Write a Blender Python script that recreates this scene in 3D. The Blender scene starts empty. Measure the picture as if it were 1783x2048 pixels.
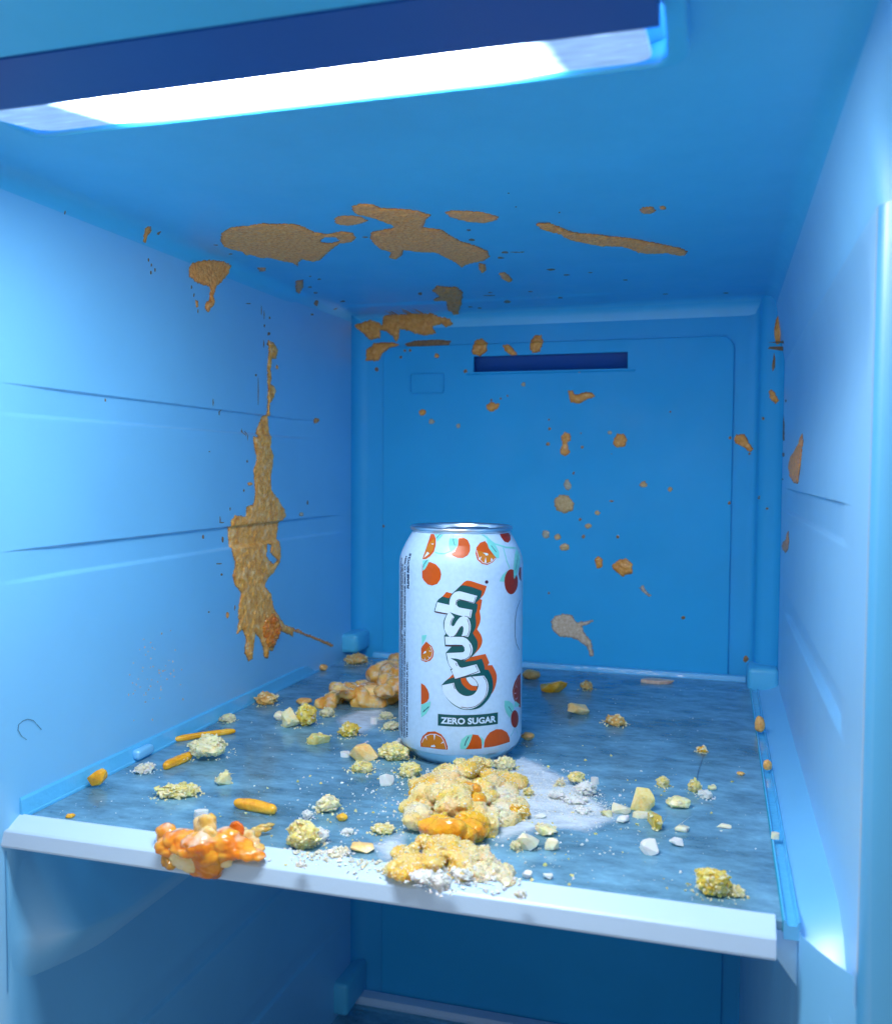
import bpy, bmesh, math, random
import numpy as np
from mathutils import Vector, Matrix, noise
from mathutils.bvhtree import BVHTree
from mathutils.geometry import tessellate_polygon

# ------------------------------------------------------------------ camera, light, exposure
CAM=dict(loc=[0.131684, -0.475952, 0.151994],yaw=0.286691,pitch=0.045137,roll=0.005986,f=1847.227)

sc = bpy.context.scene
COL = sc.collection
R = math.radians
cam_d = bpy.data.cameras.new('camera'); cam = bpy.data.objects.new('camera', cam_d); COL.objects.link(cam)
cy_, sy_ = math.cos(CAM['yaw']), math.sin(CAM['yaw']); cp_, sp_ = math.cos(CAM['pitch']), math.sin(CAM['pitch'])
fw = Vector((-sy_*cp_, cy_*cp_, -sp_)); rt = Vector((cy_, sy_, 0)); up = rt.cross(fw)
cr_, sr_ = math.cos(CAM['roll']), math.sin(CAM['roll'])
r2 = cr_*rt + sr_*up; u2 = -sr_*rt + cr_*up
M = Matrix((r2, u2, -fw)).transposed().to_4x4(); M.translation = Vector(CAM['loc'])
cam.matrix_world = M
cam_d.sensor_fit = 'VERTICAL'; cam_d.sensor_height = 36.0; cam_d.lens = 36.0*CAM['f']/2048.0
cam_d.clip_start = .01; cam_d.clip_end = 20
cam_d.dof.use_dof = True; cam_d.dof.focus_distance = .475; cam_d.dof.aperture_fstop = 14
sc.camera = cam
sc.render.resolution_x = 891; sc.render.resolution_y = 1024
wd = bpy.data.worlds.new('World'); sc.world = wd; wd.use_nodes = True
bg = wd.node_tree.nodes['Background']; bg.inputs[0].default_value = (.97, .96, 1.0, 1); bg.inputs[1].default_value = .52
sc.view_settings.view_transform = 'Standard'; sc.view_settings.look = 'None'
sc.view_settings.exposure = 0.0; sc.view_settings.gamma = 1
LAMP_CENTRE, LAMP_END = 96.0, 1.5

# ------------------------------------------------------------------ materials
def mat(name): 
    m = bpy.data.materials.new(name); m.use_nodes = True
    return m, m.node_tree, m.node_tree.nodes['Principled BSDF']
def N(nt, t, **k):
    n = nt.nodes.new(t)
    for a, v in k.items(): setattr(n, a, v)
    return n
def noise_n(nt, scale, detail=3, rough=.55, coord='Object', stretch=None):
    tc = N(nt, 'ShaderNodeTexCoord'); n = N(nt, 'ShaderNodeTexNoise')
    n.inputs['Scale'].default_value = scale; n.inputs['Detail'].default_value = detail; n.inputs['Roughness'].default_value = rough
    if stretch:
        mp = N(nt, 'ShaderNodeMapping'); mp.inputs['Scale'].default_value = stretch
        nt.links.new(tc.outputs[coord], mp.inputs[0]); nt.links.new(mp.outputs[0], n.inputs[0])
    else: nt.links.new(tc.outputs[coord], n.inputs[0])
    return n
def ramp(nt, src, stops):
    r = N(nt, 'ShaderNodeValToRGB'); e = r.color_ramp.elements
    while len(e) < len(stops): e.new(.5)
    for i, (p, c) in enumerate(stops): e[i].position = p; e[i].color = (*c, 1)
    nt.links.new(src, r.inputs[0]); return r
def bump(nt, b, src, strength, dist):
    n = N(nt, 'ShaderNodeBump'); n.inputs['Strength'].default_value = strength; n.inputs['Distance'].default_value = dist
    nt.links.new(src, n.inputs['Height']); nt.links.new(n.outputs[0], b.inputs['Normal'])
def plastic(name, col, rough=.42, spec=.5, gloss=0.0, grough=.4, dirt=.06):
    m, nt, b = mat(name)
    n = noise_n(nt, 14, 4)
    c2 = tuple(v*(1-dirt) for v in col)
    r = ramp(nt, n.outputs[0], [(.35, c2), (.65, col)])
    nt.links.new(r.outputs[0], b.inputs['Base Color'])
    b.inputs['Specular IOR Level'].default_value = spec
    rn = noise_n(nt, 22, 6, .7); rr = N(nt, 'ShaderNodeMapRange'); rr.inputs[1].default_value = .35; rr.inputs[2].default_value = .68; rr.inputs[3].default_value = rough-.09; rr.inputs[4].default_value = rough+.10
    nt.links.new(rn.outputs[0], rr.inputs[0]); nt.links.new(rr.outputs[0], b.inputs['Roughness'])
    fn = noise_n(nt, 900, 2); bump(nt, b, fn.outputs[0], .16, .0003)
    if gloss > 0:
        g = N(nt, 'ShaderNodeBsdfGlossy'); g.inputs['Roughness'].default_value = grough; g.inputs[0].default_value = (.92, .96, 1, 1)
        mx = N(nt, 'ShaderNodeMixShader')
        lw = N(nt, 'ShaderNodeLayerWeight'); lw.inputs[0].default_value = .35
        mr = N(nt, 'ShaderNodeMapRange'); mr.inputs[3].default_value = gloss; mr.inputs[4].default_value = min(1, gloss*3.2)
        nt.links.new(lw.outputs['Fresnel'], mr.inputs[0]); nt.links.new(mr.outputs[0], mx.inputs[0])
        nt.links.new(b.outputs[0], mx.inputs[1]); nt.links.new(g.outputs[0], mx.inputs[2])
        nt.links.new(mx.outputs[0], nt.nodes['Material Output'].inputs[0])
    return m
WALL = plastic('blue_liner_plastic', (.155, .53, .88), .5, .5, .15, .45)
BACKM = plastic('shaded_back_plastic', (.024, .40, .78), .6, .35, 0)  # same liner plastic as WALL, darkened and dulled for the dimmer back
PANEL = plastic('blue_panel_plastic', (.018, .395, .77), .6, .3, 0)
CEIL = plastic('shaded_ceiling_plastic', (.040, .50, .86), .5, .4, .05, .45)  # liner plastic again, the ceiling's weaker light put into a deeper blue
TRIM = plastic('pale_trim_plastic', (.46, .66, .88), .38, .5, 0, .4, .03)
RECESS_SHADE = plastic('recess_shade_plastic', (.006, .09, .40), .4, .4)  # shade inside the lamp recess and vent slot, painted as darker blue
def food(name, a, c, pale, sc1=260, rough=.38, sss=.35, bs=1400, bstr=.5, rim=False, holes=0.0):
    m, nt, b = mat(name)
    n = noise_n(nt, sc1, 6, .72)
    r = ramp(nt, n.outputs[0], [(.30, a), (.50, c), (.74, pale)])
    out = r.outputs[0]
    if rim:
        at = N(nt, 'ShaderNodeVertexColor'); at.layer_name = 'rim'
        dk = N(nt, 'ShaderNodeMixRGB', blend_type='MULTIPLY'); dk.inputs[2].default_value = (.50, .38, .30, 1)
        iv = N(nt, 'ShaderNodeMapRange'); iv.inputs[1].default_value = .10; iv.inputs[2].default_value = .75; iv.inputs[3].default_value = .5; iv.inputs[4].default_value = 0
        nt.links.new(at.outputs[0], iv.inputs[0]); nt.links.new(iv.outputs[0], dk.inputs[0]); nt.links.new(out, dk.inputs[1]); out = dk.outputs[0]
        pn = noise_n(nt, 95, 5, .7); ad = N(nt, 'ShaderNodeMath', operation='ADD'); nt.links.new(pn.outputs[0], ad.inputs[0])
        sc_ = N(nt, 'ShaderNodeMath', operation='MULTIPLY'); sc_.inputs[1].default_value = .8; nt.links.new(at.outputs[0], sc_.inputs[0]); nt.links.new(sc_.outputs[0], ad.inputs[1])
        al = N(nt, 'ShaderNodeMapRange'); al.inputs[1].default_value = .38; al.inputs[2].default_value = .38+.6*max(.4, holes); al.inputs[3].default_value = max(0, .35-holes); al.inputs[4].default_value = 1
        nt.links.new(ad.outputs[0], al.inputs[0]); nt.links.new(al.outputs[0], b.inputs['Alpha'])
    nt.links.new(out, b.inputs['Base Color'])
    b.inputs['Roughness'].default_value = rough
    b.inputs['Subsurface Weight'].default_value = sss; b.inputs['Subsurface Radius'].default_value = (1, .55, .25); b.inputs['Subsurface Scale'].default_value = .003
    v = N(nt, 'ShaderNodeTexVoronoi'); v.inputs['Scale'].default_value = bs
    tc = N(nt, 'ShaderNodeTexCoord'); nt.links.new(tc.outputs['Object'], v.inputs[0])
    bump(nt, b, v.outputs['Distance'], bstr, .0006)
    b.inputs['Coat Weight'].default_value = .35; b.inputs['Coat Roughness'].default_value = .12
    return m
SP = dict(
 brown=food('dried_pulp', (.62,.17,.015), (.95,.38,.06), (1,.64,.26), 520, .6, .1, 1800, .4, True, .4),
 amber=food('amber_pulp', (.50,.16,.010), (.76,.31,.03), (.88,.48,.13), 300, .35, .2, 1300, .3, True, .35),
 dark=food('dark_pulp', (.12,.06,.02), (.24,.13,.04), (.38,.22,.09), 400, .5, .1, 1300, .3),
 tan=food('tan_pulp', (.46,.28,.10), (.60,.40,.16), (.70,.55,.32), 300, .5, .2, 1300, .3, True, .5),
 pale=food('pale_pulp', (.34,.32,.22), (.42,.40,.28), (.50,.48,.38), 300, .5, .2, 1300, .3, True, .6),
 frost=food('frosty_film', (.50,.34,.20), (.64,.50,.34), (.78,.70,.56), 420, .6, .2, 1300, .5, True, .85),
 slush=food('frozen_slush', (.62,.20,.01), (.93,.46,.07), (.98,.76,.42), 190, .45, .2, 1700, .6, True, .55),
 orange=food('wet_orange_pulp', (.72,.14,.006), (.84,.26,.012), (.88,.46,.08), 220, .2, .3, 900, .3, True, .35),
)
IC = dict(
 carrot=food('orange_peel', (.72,.26,.004), (.88,.42,.015), (.94,.58,.08), 160, .25, .3, 1500, .2),
 orange=food('orange_ice', (.92,.32,.008), (.96,.50,.03), (.97,.68,.16), 220, .2, .45, 1300, .4),
 amber=food('amber_ice', (.96,.46,.02), (1,.66,.10), (1,.86,.42), 260, .2, .6, 1300, .3),
 yellow=food('yellow_ice', (.97,.58,.08), (1,.76,.26), (1,.90,.58), 300, .25, .6, 1300, .3),
 peach=food('peach_ice', (.97,.48,.10), (1,.66,.26), (1,.84,.56), 150, .25, .5, 900, .3),
 pale=food('pale_ice', (.98,.72,.26), (1,.84,.46), (1,.93,.72), 260, .25, .6, 1300, .3),
 cream=food('cream_ice', (.92,.76,.44), (.95,.86,.62), (.96,.93,.82), 200, .3, .4, 1100, .35),
 block=food('dense_yellow_ice', (.92,.62,.14), (.96,.76,.30), (.97,.86,.50), 500, .3, .45, 1500, .5),
 dusk=food('brown_ice', (.58,.26,.04), (.74,.40,.10), (.84,.56,.24), 240, .35, .35, 1300, .4),
 mauve=food('mauve_smear', (.52,.34,.26), (.64,.44,.32), (.72,.58,.46), 240, .5, .3, 1300, .4),
)
for k_, t_ in (('orange',.2),('amber',.2),('yellow',.15),('pale',.15),('peach',.12),('carrot',.1),('block',.1),('cream',.2)):
    q_ = IC[k_].node_tree.nodes['Principled BSDF']; q_.inputs['Transmission Weight'].default_value = t_; q_.inputs['IOR'].default_value = 1.31; q_.inputs['Coat Weight'].default_value = .6
def clear_ice(name, col, tr=.55):
    m, nt, b = mat(name)
    b.inputs['Base Color'].default_value = (*col, 1); b.inputs['Roughness'].default_value = .22
    b.inputs['Transmission Weight'].default_value = tr; b.inputs['IOR'].default_value = 1.31
    v = noise_n(nt, 1500, 3); bump(nt, b, v.outputs[0], .6, .0005)
    b.inputs['Subsurface Weight'].default_value = .2; b.inputs['Subsurface Scale'].default_value = .002
    return m
IC['white'] = clear_ice('clear_ice', (.96, .95, .90), .28)
CRYS = clear_ice('yellowish_crystal', (1, .85, .50), .2)
def vcol_mat(name, rough, sss, bs, bstr):
    m, nt, b = mat(name)
    a = N(nt, 'ShaderNodeVertexColor'); a.layer_name = 'pigment'
    n = noise_n(nt, 500, 4)
    mx = N(nt, 'ShaderNodeMixRGB', blend_type='OVERLAY'); mx.inputs[0].default_value = .22
    nt.links.new(a.outputs[0], mx.inputs[1]); nt.links.new(n.outputs[0], mx.inputs[2]); nt.links.new(mx.outputs[0], b.inputs['Base Color'])
    b.inputs['Roughness'].default_value = rough; b.inputs['Subsurface Weight'].default_value = sss
    b.inputs['Subsurface Radius'].default_value = (1, .6, .3); b.inputs['Subsurface Scale'].default_value = .003
    b.inputs['Coat Weight'].default_value = .4; b.inputs['Coat Roughness'].default_value = .15
    v = N(nt, 'ShaderNodeTexVoronoi'); v.inputs['Scale'].default_value = bs
    tc = N(nt, 'ShaderNodeTexCoord'); nt.links.new(tc.outputs['Object'], v.inputs[0]); bump(nt, b, v.outputs['Distance'], bstr, .0006)
    return m
SLUSH = vcol_mat('slush_ice', .25, .7, 1700, .35)
PULP = vcol_mat('soft_pulp', .12, .55, 350, .12)
for m_, t_ in ((SLUSH, .22), (PULP, .18)):
    q_ = m_.node_tree.nodes['Principled BSDF']; q_.inputs['Transmission Weight'].default_value = t_; q_.inputs['IOR'].default_value = 1.31; q_.inputs['Coat Weight'].default_value = .8; q_.inputs['Coat Roughness'].default_value = .06
def metal(name, col, rough):
    m, nt, b = mat(name); b.inputs['Metallic'].default_value = 1; b.inputs['Base Color'].default_value = (*col, 1)
    b.inputs['Roughness'].default_value = rough
    n = noise_n(nt, 300, 3, .5, 'Object', (1, 1, 8)); bump(nt, b, n.outputs[0], .08, .0002); return m
ALU = metal('aluminium', (.62, .74, .84), .28)
ALUD = metal('dark_aluminium', (.42, .52, .62), .35)
def ink(name, col, rough=.3):
    m, nt, b = mat(name); n = noise_n(nt, 500, 2)
    r = ramp(nt, n.outputs[0], [(.3, tuple(v*.92 for v in col)), (.7, col)]); nt.links.new(r.outputs[0], b.inputs['Base Color'])
    b.inputs['Roughness'].default_value = rough; b.inputs['Specular IOR Level'].default_value = .3; b.inputs['Coat Weight'].default_value = .15; b.inputs['Coat Roughness'].default_value = .12
    return m
INK = dict(white=ink('ink_white', (.50,.67,.86)), orange=ink('ink_orange', (.46,.075,.004)), amber=ink('ink_amber', (.44,.15,.004)),
  teal=ink('ink_teal', (.16,.58,.56)), teal2=ink('ink_dark_teal', (.06,.42,.48)), green=ink('ink_green', (.0005,.070,.078)), navy=ink('ink_navy', (.006,.03,.09)),
  maroon=ink('ink_maroon', (.06,.012,.03)), rust=ink('ink_rust', (.25,.02,.005)), pink=ink('ink_pink', (.6,.45,.5)))
CAN = ink('can_paint', (.41,.61,.82), .25)

# ------------------------------------------------------------------ helpers
def tag(o, label=None, cat=None, group=None, kind=None):
    if label: o['label'] = label
    if cat: o['category'] = cat
    if group: o['group'] = group
    if kind: o['kind'] = kind
    return o
def mesh_from(name, V, F, mats, smooth=True, mi=None):
    me = bpy.data.meshes.new(name); me.from_pydata([tuple(v) for v in V], [], F); me.update()
    for m in (mats if isinstance(mats, (list, tuple)) else [mats]): me.materials.append(m)
    if smooth: me.polygons.foreach_set('use_smooth', [True]*len(me.polygons))
    if mi is not None: me.polygons.foreach_set('material_index', mi)
    return me
def link(name, me, parent=None, loc=None):
    o = bpy.data.objects.new(name, me); COL.objects.link(o)
    if parent is not None:
        o.parent = parent; o.location = -parent.location if loc is None else loc
    elif loc is not None: o.location = loc
    return o
def recentre(me, c):
    me.transform(Matrix.Translation(-Vector(c)))
def bm_mesh(name, bm, mats, smooth=False):
    me = bpy.data.meshes.new(name); bmesh.ops.recalc_face_normals(bm, faces=bm.faces); bm.to_mesh(me); bm.free()
    for m in (mats if isinstance(mats, (list, tuple)) else [mats]): me.materials.append(m)
    if smooth: me.polygons.foreach_set('use_smooth', [True]*len(me.polygons))
    return me
def empty(name, loc):
    o = bpy.data.objects.new(name, None); o.location = loc; o.empty_display_size = .01; COL.objects.link(o); return o
def box_bm(bm, x0, x1, y0, y1, z0, z1, bev=0, seg=2):
    r = bmesh.ops.create_cube(bm, size=1)
    bmesh.ops.scale(bm, vec=(x1-x0, y1-y0, z1-z0), verts=r['verts']); bmesh.ops.translate(bm, vec=((x0+x1)/2, (y0+y1)/2, (z0+z1)/2), verts=r['verts'])
    if bev:
        es = list({e for v in r['verts'] for e in v.link_edges}); bmesh.ops.bevel(bm, geom=es, offset=bev, segments=seg, affect='EDGES', profile=.5)
def prism(name, prof, a0, a1, axis, m, parent=None, bev=0, smooth=False):
    """profile extruded along axis 0 (profile y,z) or 1 (profile x,z)"""
    bm = bmesh.new(); n = len(prof)
    mk = (lambda p, a: (a, p[0], p[1])) if axis == 0 else ((lambda p, a: (p[0], a, p[1])) if axis == 1 else (lambda p, a: (p[0], p[1], a)))
    A = [bm.verts.new(mk(p, a0)) for p in prof]; B = [bm.verts.new(mk(p, a1)) for p in prof]
    for i in range(n): bm.faces.new((A[i], A[(i+1)%n], B[(i+1)%n], B[i]))
    bm.faces.new(A); bm.faces.new(B[::-1])
    if bev: bmesh.ops.bevel(bm, geom=bm.edges[:], offset=bev, segments=2, affect='EDGES', profile=.5)
    return link(name, bm_mesh(name, bm, m, smooth), parent)
def grid(name, us, vs, fn, m, skip=None, kind='structure', parent=None):
    V = [fn(u, v) for v in vs for u in us]; nu = len(us); F = []
    for j in range(len(vs)-1):
        for i in range(nu-1):
            if skip and skip((us[i]+us[i+1])/2, (vs[j]+vs[j+1])/2): continue
            F.append((j*nu+i, j*nu+i+1, (j+1)*nu+i+1, (j+1)*nu+i))
    o = link(name, mesh_from(name, V, F, m), parent)
    if kind: o['kind'] = kind
    return o
def lin(a, b, n): return [a+(b-a)*i/n for i in range(n+1)]
def sstep(x): x = max(0, min(1, x)); return x*x*(3-2*x)
def merge(*ls):
    o = sorted(set(round(v, 6) for l in ls for v in l)); return o
def curve_plate(name, outer, holes, thick, bev, m, place, parent=None, kind=None):
    cu = bpy.data.curves.new(name, 'CURVE'); cu.dimensions = '2D'; cu.fill_mode = 'BOTH'
    for pts in [outer]+holes:
        s = cu.splines.new('POLY'); s.points.add(len(pts)-1); s.use_cyclic_u = True
        for i, p in enumerate(pts): s.points[i].co = (p[0], p[1], 0, 1)
    cu.extrude = thick/2-bev; cu.bevel_depth = bev; cu.bevel_resolution = 2; cu.offset = -bev
    t = bpy.data.objects.new('t', cu); COL.objects.link(t)
    dg = bpy.context.evaluated_depsgraph_get(); me = bpy.data.meshes.new_from_object(t.evaluated_get(dg)); bpy.data.objects.remove(t); bpy.data.curves.remove(cu)
    me.name = name; me.transform(place); me.materials.clear(); me.materials.append(m)
    o = link(name, me, parent)
    if kind: o['kind'] = kind
    return o
def rrect(x0, x1, y0, y1, r, n=6):
    o = []
    rs = r if isinstance(r, (tuple, list)) else (r,)*4
    for (cx, cy, a0), q in zip(((x1, y1, 0), (x0, y1, 90), (x0, y0, 180), (x1, y0, 270)), rs):
        sx = -1 if cx == x1 else 1; sy = -1 if cy == y1 else 1
        for k in range(n+1):
            a = R(a0+90*k/n); o.append((cx+sx*q+q*math.cos(a), cy+sy*q+q*math.sin(a)))
    return o

# ------------------------------------------------------------------ freezer liner
XL, XR, ZC, YB = -.157, .174, .277, .2281
def rib(y, z, z0, z1, ya, yb, depth, tz=.0011, ty=.03):
    a = sstep((z-z0)/.0022)*sstep((z1-z)/.0008)
    b = sstep((y-ya)/ty)*sstep((yb-y)/ty)
    return depth*a*b
LR = [(.1735,.188), (.102,.1168), (-.145,-.130), (-.218,-.203)]
def ribz(l): return [v for a, b in l for v in lin(a-.0004, a+.0026, 8)+lin(b-.0011, b+.0003, 5)]
def ease(y): return .0045*sstep((y-.11)/.105)
def left_fn(y, z):
    x = XL+ease(y)
    for i, (a, b) in enumerate(LR): x -= rib(y, z, a, b, -.163, (.165 if i == 0 else .205), .0021, .0010, .05 if i < 2 else .03)
    if y < -.157: x -= 1.3*(-.157-y)*sstep((-.157-y)/.004)*sstep((.03-z)/.04)
    return (x, y, z)
ys = merge(lin(-.195, -.15, 8), lin(-.15, .2171, 30)); zs = merge(lin(-.33, .27, 60), ribz(LR))
left_wall = grid('left_wall', ys, zs, left_fn, WALL)
RRb = [(.1257,.1415), (.0595,.0749)]
def moulded(z): return .0045*(1-math.exp(-max(0, .2287-z)/.012))*sstep((z-.150)/.055)  # bulge shaped so the wall below the crease catches less lamp light
def flare(y):
    t = max(0, -.180-y); return 1.5*(t-.006*(1-math.exp(-t/.006)))
def right_fn(y, z):
    x = XR
    for a, b in RRb: x += rib(y, z, a, b, -.138, .17, .0020 if a > .1 else .0032, .0013, .035)
    x += moulded(z)*sstep((.195-y)/.06)*sstep((y+.1812)/.04)
    return (x, y, z)
ys = merge(lin(-.1812, -.172, 4), lin(-.172, .2100, 30)); zs = merge(lin(-.01, .2287, 60), ribz(RRb))
right_wall = grid('right_wall', ys, zs, right_fn, WALL)
EDGE = plastic('flare_shade_plastic', (.06, .34, .62), .5, .4, .03)  # right wall's front flare, its dimming painted as a darker liner blue
shaded_wall_flare = grid('shaded_wall_flare', merge(lin(-.1812, -.200, 14), lin(-.200, -.33, 6)), lin(-.30, .2287, 90), lambda y, z: (XR+.0002+(-.1812-y)*1.4*sstep((-.1810-y)/.016), y, z), EDGE)
# back wall: plan profile with filleted left corner and stepped right corner
prof = [(XL, .19)] + [(XL+.011*(1-math.cos(a)), YB-.011*(1-math.sin(a))) for a in [R(90*k/8) for k in range(9)]]
prof = [(XL+.0045+.011-.011*math.cos(R(90*k/8)), YB-.011+.011*math.sin(R(90*k/8))) for k in range(9)]
prof += [(x, YB) for x in (-.135,-.129,-.12,-.09,-.06,-.0535,-.03,0,.03,.0648,.08,.11,.14,.150)]
prof += [(.1545, .2279), (.1568,.2268), (.1578,.2245), (.1583,.221), (.1600,.2185), (.1640,.2170), (.1690,.2150), (.1735,.2120), (.174,.2100)]
us = list(range(len(prof))); zz = merge(lin(-.33, .22, 44), [.228, .2345, .2408, .25, .26, .27, .277])
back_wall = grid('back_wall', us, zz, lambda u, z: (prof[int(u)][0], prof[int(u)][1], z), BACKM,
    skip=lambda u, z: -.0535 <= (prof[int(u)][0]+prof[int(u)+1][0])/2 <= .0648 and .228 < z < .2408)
# ceiling cross-section, filleted at both sides, curving down into the back wall
cs = [(XL+.009-.009*math.cos(R(90*k/6)), ZC-.009+.009*math.sin(R(90*k/6))) for k in range(7)]
cs += [(x, ZC) for x in lin(-.14, .155, 22)] + [(.1595+.0085*math.sin(R(82*k/10)), ZC-.0085+.0085*math.cos(R(82*k/10))) for k in range(11)]
def ceil_fn(u, y):
    x, z = cs[int(u)]
    if y > YB-.0125: t = (y-YB+.0125)/.0125; z -= .0125*(1-math.sqrt(max(0, 1-min(1, t)**2)))
    return (x, y, z)
yc = merge(lin(-.33, -.20, 10), lin(-.2, -.18, 10), lin(-.18, .18, 26), lin(.18, .2156, 6), lin(.2156, YB, 14))
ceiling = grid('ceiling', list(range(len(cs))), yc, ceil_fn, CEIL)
x9, z9 = cs[-1]
def upper_fn(y, t):
    x = x9+(XR-x9)*t; z = z9+(.2287-z9)*t
    if y < -.1812: x += (-.1812-y)*1.4*sstep((-.1810-y)/.016)*t**4
    return (x, y, z)
upper_right_wall = grid('upper_right_wall', merge(lin(-.33, -.20, 10), lin(-.2, -.18, 10), lin(-.18, .2281, 26)), lin(0, 1, 8), upper_fn, WALL)
# faint raised step moulded into the ceiling in front of the back wall
def step_fn(u, y):
    h = .0022*sstep((y-.176)/.012)*sstep((.062-u)/.012)
    return (u, y, ceil_fn(10, y)[2]+.0008-h)
bpy.data.objects['ceiling']
step = grid('ceiling_step', lin(-.148, .064, 20), lin(.172, .2150, 16), step_fn, CEIL, parent=ceiling, kind=None)
# lower right liner: tapering wall with a rounded front nose under the shelf ledge
low = [(.1535,.2281), (.1570,.05), (.1603,-.148), (.1607,-.1535), (.1618,-.1560), (.1650,-.1620), (.1700,-.1700), (.1745,-.1765), (.1800,-.1850), (.30,-.195)]
zl = lin(-.33, -.002, 20)
lower_right_wall = grid('lower_right_wall', list(range(len(low))), zl, lambda u, z: (low[int(u)][0], low[int(u)][1], z), WALL)
lower_right_wall.data.polygons.foreach_set('use_smooth', [True]*len(lower_right_wall.data.polygons))
ledge = grid('shelf_ledge', lin(0, 1, 8), lin(-.178, .215, 30),
    lambda u, y: ((.1604 if y > -.153 else .1604+(-.153-y)*.55)+( .0166-(0 if y > -.153 else (-.153-y)*.55))*u, y, -.0005+.0062*u*u-(.03*((-.135-y)/.04)**2 if y < -.135 else 0)), WALL, kind=None, parent=right_wall)
# left bulge under the shelf that carries it
lp = [(-.1575,-.012),(-.1565,-.020),(-.1545,-.030),(-.1510,-.041),(-.1465,-.0510),(-.1425,-.0585),(-.1410,-.0620),(-.1412,-.0640),(-.1490,-.0735),(-.1575,-.0835)]
def bulge(u, y):
    x, z = lp[int(u)]; d = 1-sstep((y+.162)/.075); k = .02+.98*sstep((y+.1575)/.030)
    return (-.1575+(x+.1575)*k, y, z+.010*d*min(1, int(u)/3))
grid('shelf_support', list(range(len(lp))), merge(lin(-.1570, -.06, 24), lin(-.06, .215, 10)), bulge, WALL, kind=None, parent=left_wall)
NUB = plastic('nub_plastic', (.07, .50, .80), .55, .4, .02)
# back corner nubs
for (a, b, c, d, e, f, par) in ((-.1572,-.1400,.200,.2283,.0060,.0215,left_wall), (.1535,.1745,.200,.2283,-.006,.0150,right_wall), (-.1572,-.1420,.185,.2283,-.281,-.255,left_wall)):
    bm = bmesh.new(); box_bm(bm, a, b, c, d, e, f, .0035, 4); link('corner_nub', bm_mesh('corner_nub', bm, NUB, True), par)
# back panel
P = Matrix.Translation((0, .2256+.00125, 0)) @ Matrix.Rotation(R(90), 4, 'X')
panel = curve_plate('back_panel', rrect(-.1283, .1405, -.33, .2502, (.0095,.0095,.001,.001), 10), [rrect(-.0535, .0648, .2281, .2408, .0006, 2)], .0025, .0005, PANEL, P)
tag(panel, 'large flat blue cover panel with rounded top corners on the back wall behind the can', 'panel')
bm = bmesh.new()  # slot pocket
for q in ([(-.0545,.2270,.2272),(.0658,.2270,.2272),(.0658,.240,.2272),(-.0545,.240,.2272)], [(-.0545,.2270,.2416),(.0658,.2270,.2416),(.0658,.234,.2416),(-.0545,.234,.2416)],
          [(-.0545,.240,.2272),(.0658,.240,.2272),(.0658,.234,.2416),(-.0545,.234,.2416)], [(-.0545,.2270,.2272),(-.0545,.240,.2272),(-.0545,.234,.2416),(-.0545,.2270,.2416)],
          [(.0658,.2270,.2272),(.0658,.240,.2272),(.0658,.234,.2416),(.0658,.2270,.2416)]):
    bm.faces.new([bm.verts.new(p) for p in q])
link('vent_slot', bm_mesh('vent_slot', bm, RECESS_SHADE), panel)
prism('slot_lip', [(.2257,.2262),(.2240,.2276),(.2240,.2284),(.2257,.2284)], -.0595, .0705, 0, PANEL, panel)
sq = curve_plate('square_plate', rrect(-.1055, -.0772, .2128, .2290, .0022, 4), [rrect(-.1047, -.0780, .2136, .2282, .0016, 4)], .0018, .0002, PANEL, Matrix.Translation((0, .2250, 0)) @ Matrix.Rotation(R(90), 4, 'X'), panel)
bm = bmesh.new(); box_bm(bm, -.094, -.087, .2247, .2257, .2118, .2132, .0003); link('plate_tab', bm_mesh('plate_tab', bm, PANEL), panel)

# ------------------------------------------------------------------ ceiling lamp
lamp = tag(empty('ceiling_lamp', (.008, -.212, ZC)), 'bright rounded strip light set in the blue moulded housing at the front of the ceiling', 'lamp')
PZ = Matrix.Translation((0, 0, .2735))
curve_plate('lamp_housing', rrect(-.1075, .1215, -.34, -.1925, .008, 6), [rrect(-.1040, .1152, -.2510, -.1955, .006, 6)], .0070, .0012, CEIL, PZ, lamp)
prism('recess_panel', [(-.2508,.2698),(-.2508,.2760),(-.2300,.2760),(-.2318,.2643),(-.2332,.2639)], -.104, .1152, 0, RECESS_SHADE, lamp)
lm, nt, b = mat('lamp_lens')
tc = N(nt, 'ShaderNodeTexCoord'); sx = N(nt, 'ShaderNodeSeparateXYZ'); nt.links.new(tc.outputs['Object'], sx.inputs[0])
ab = N(nt, 'ShaderNodeMath', operation='ABSOLUTE'); nt.links.new(sx.outputs[0], ab.inputs[0])
mr = N(nt, 'ShaderNodeMapRange', interpolation_type='SMOOTHSTEP'); mr.inputs[1].default_value = .050; mr.inputs[2].default_value = .080; mr.inputs[3].default_value = LAMP_CENTRE; mr.inputs[4].default_value = LAMP_END*.42
nt.links.new(ab.outputs[0], mr.inputs[0])
wn = noise_n(nt, 60, 4, .7, 'Object', (1, 4, 1)); wr = ramp(nt, wn.outputs[0], [(.35, (.55,.55,.55)), (.62, (1,1,1)), (.72, (2.2,2.2,2.2))])
mu = N(nt, 'ShaderNodeMath', operation='MULTIPLY'); nt.links.new(mr.outputs[0], mu.inputs[0]); nt.links.new(wr.outputs[0], mu.inputs[1])
nt.links.new(mu.outputs[0], b.inputs['Emission Strength']); 
cr = N(nt, 'ShaderNodeMapRange'); cr.inputs[1].default_value = .06; cr.inputs[2].default_value = .08
nt.links.new(ab.outputs[0], cr.inputs[0]); cmx = N(nt, 'ShaderNodeMixRGB'); cmx.inputs[1].default_value = (.95,.96,1,1); cmx.inputs[2].default_value = (.42,.66,1,1)
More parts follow.
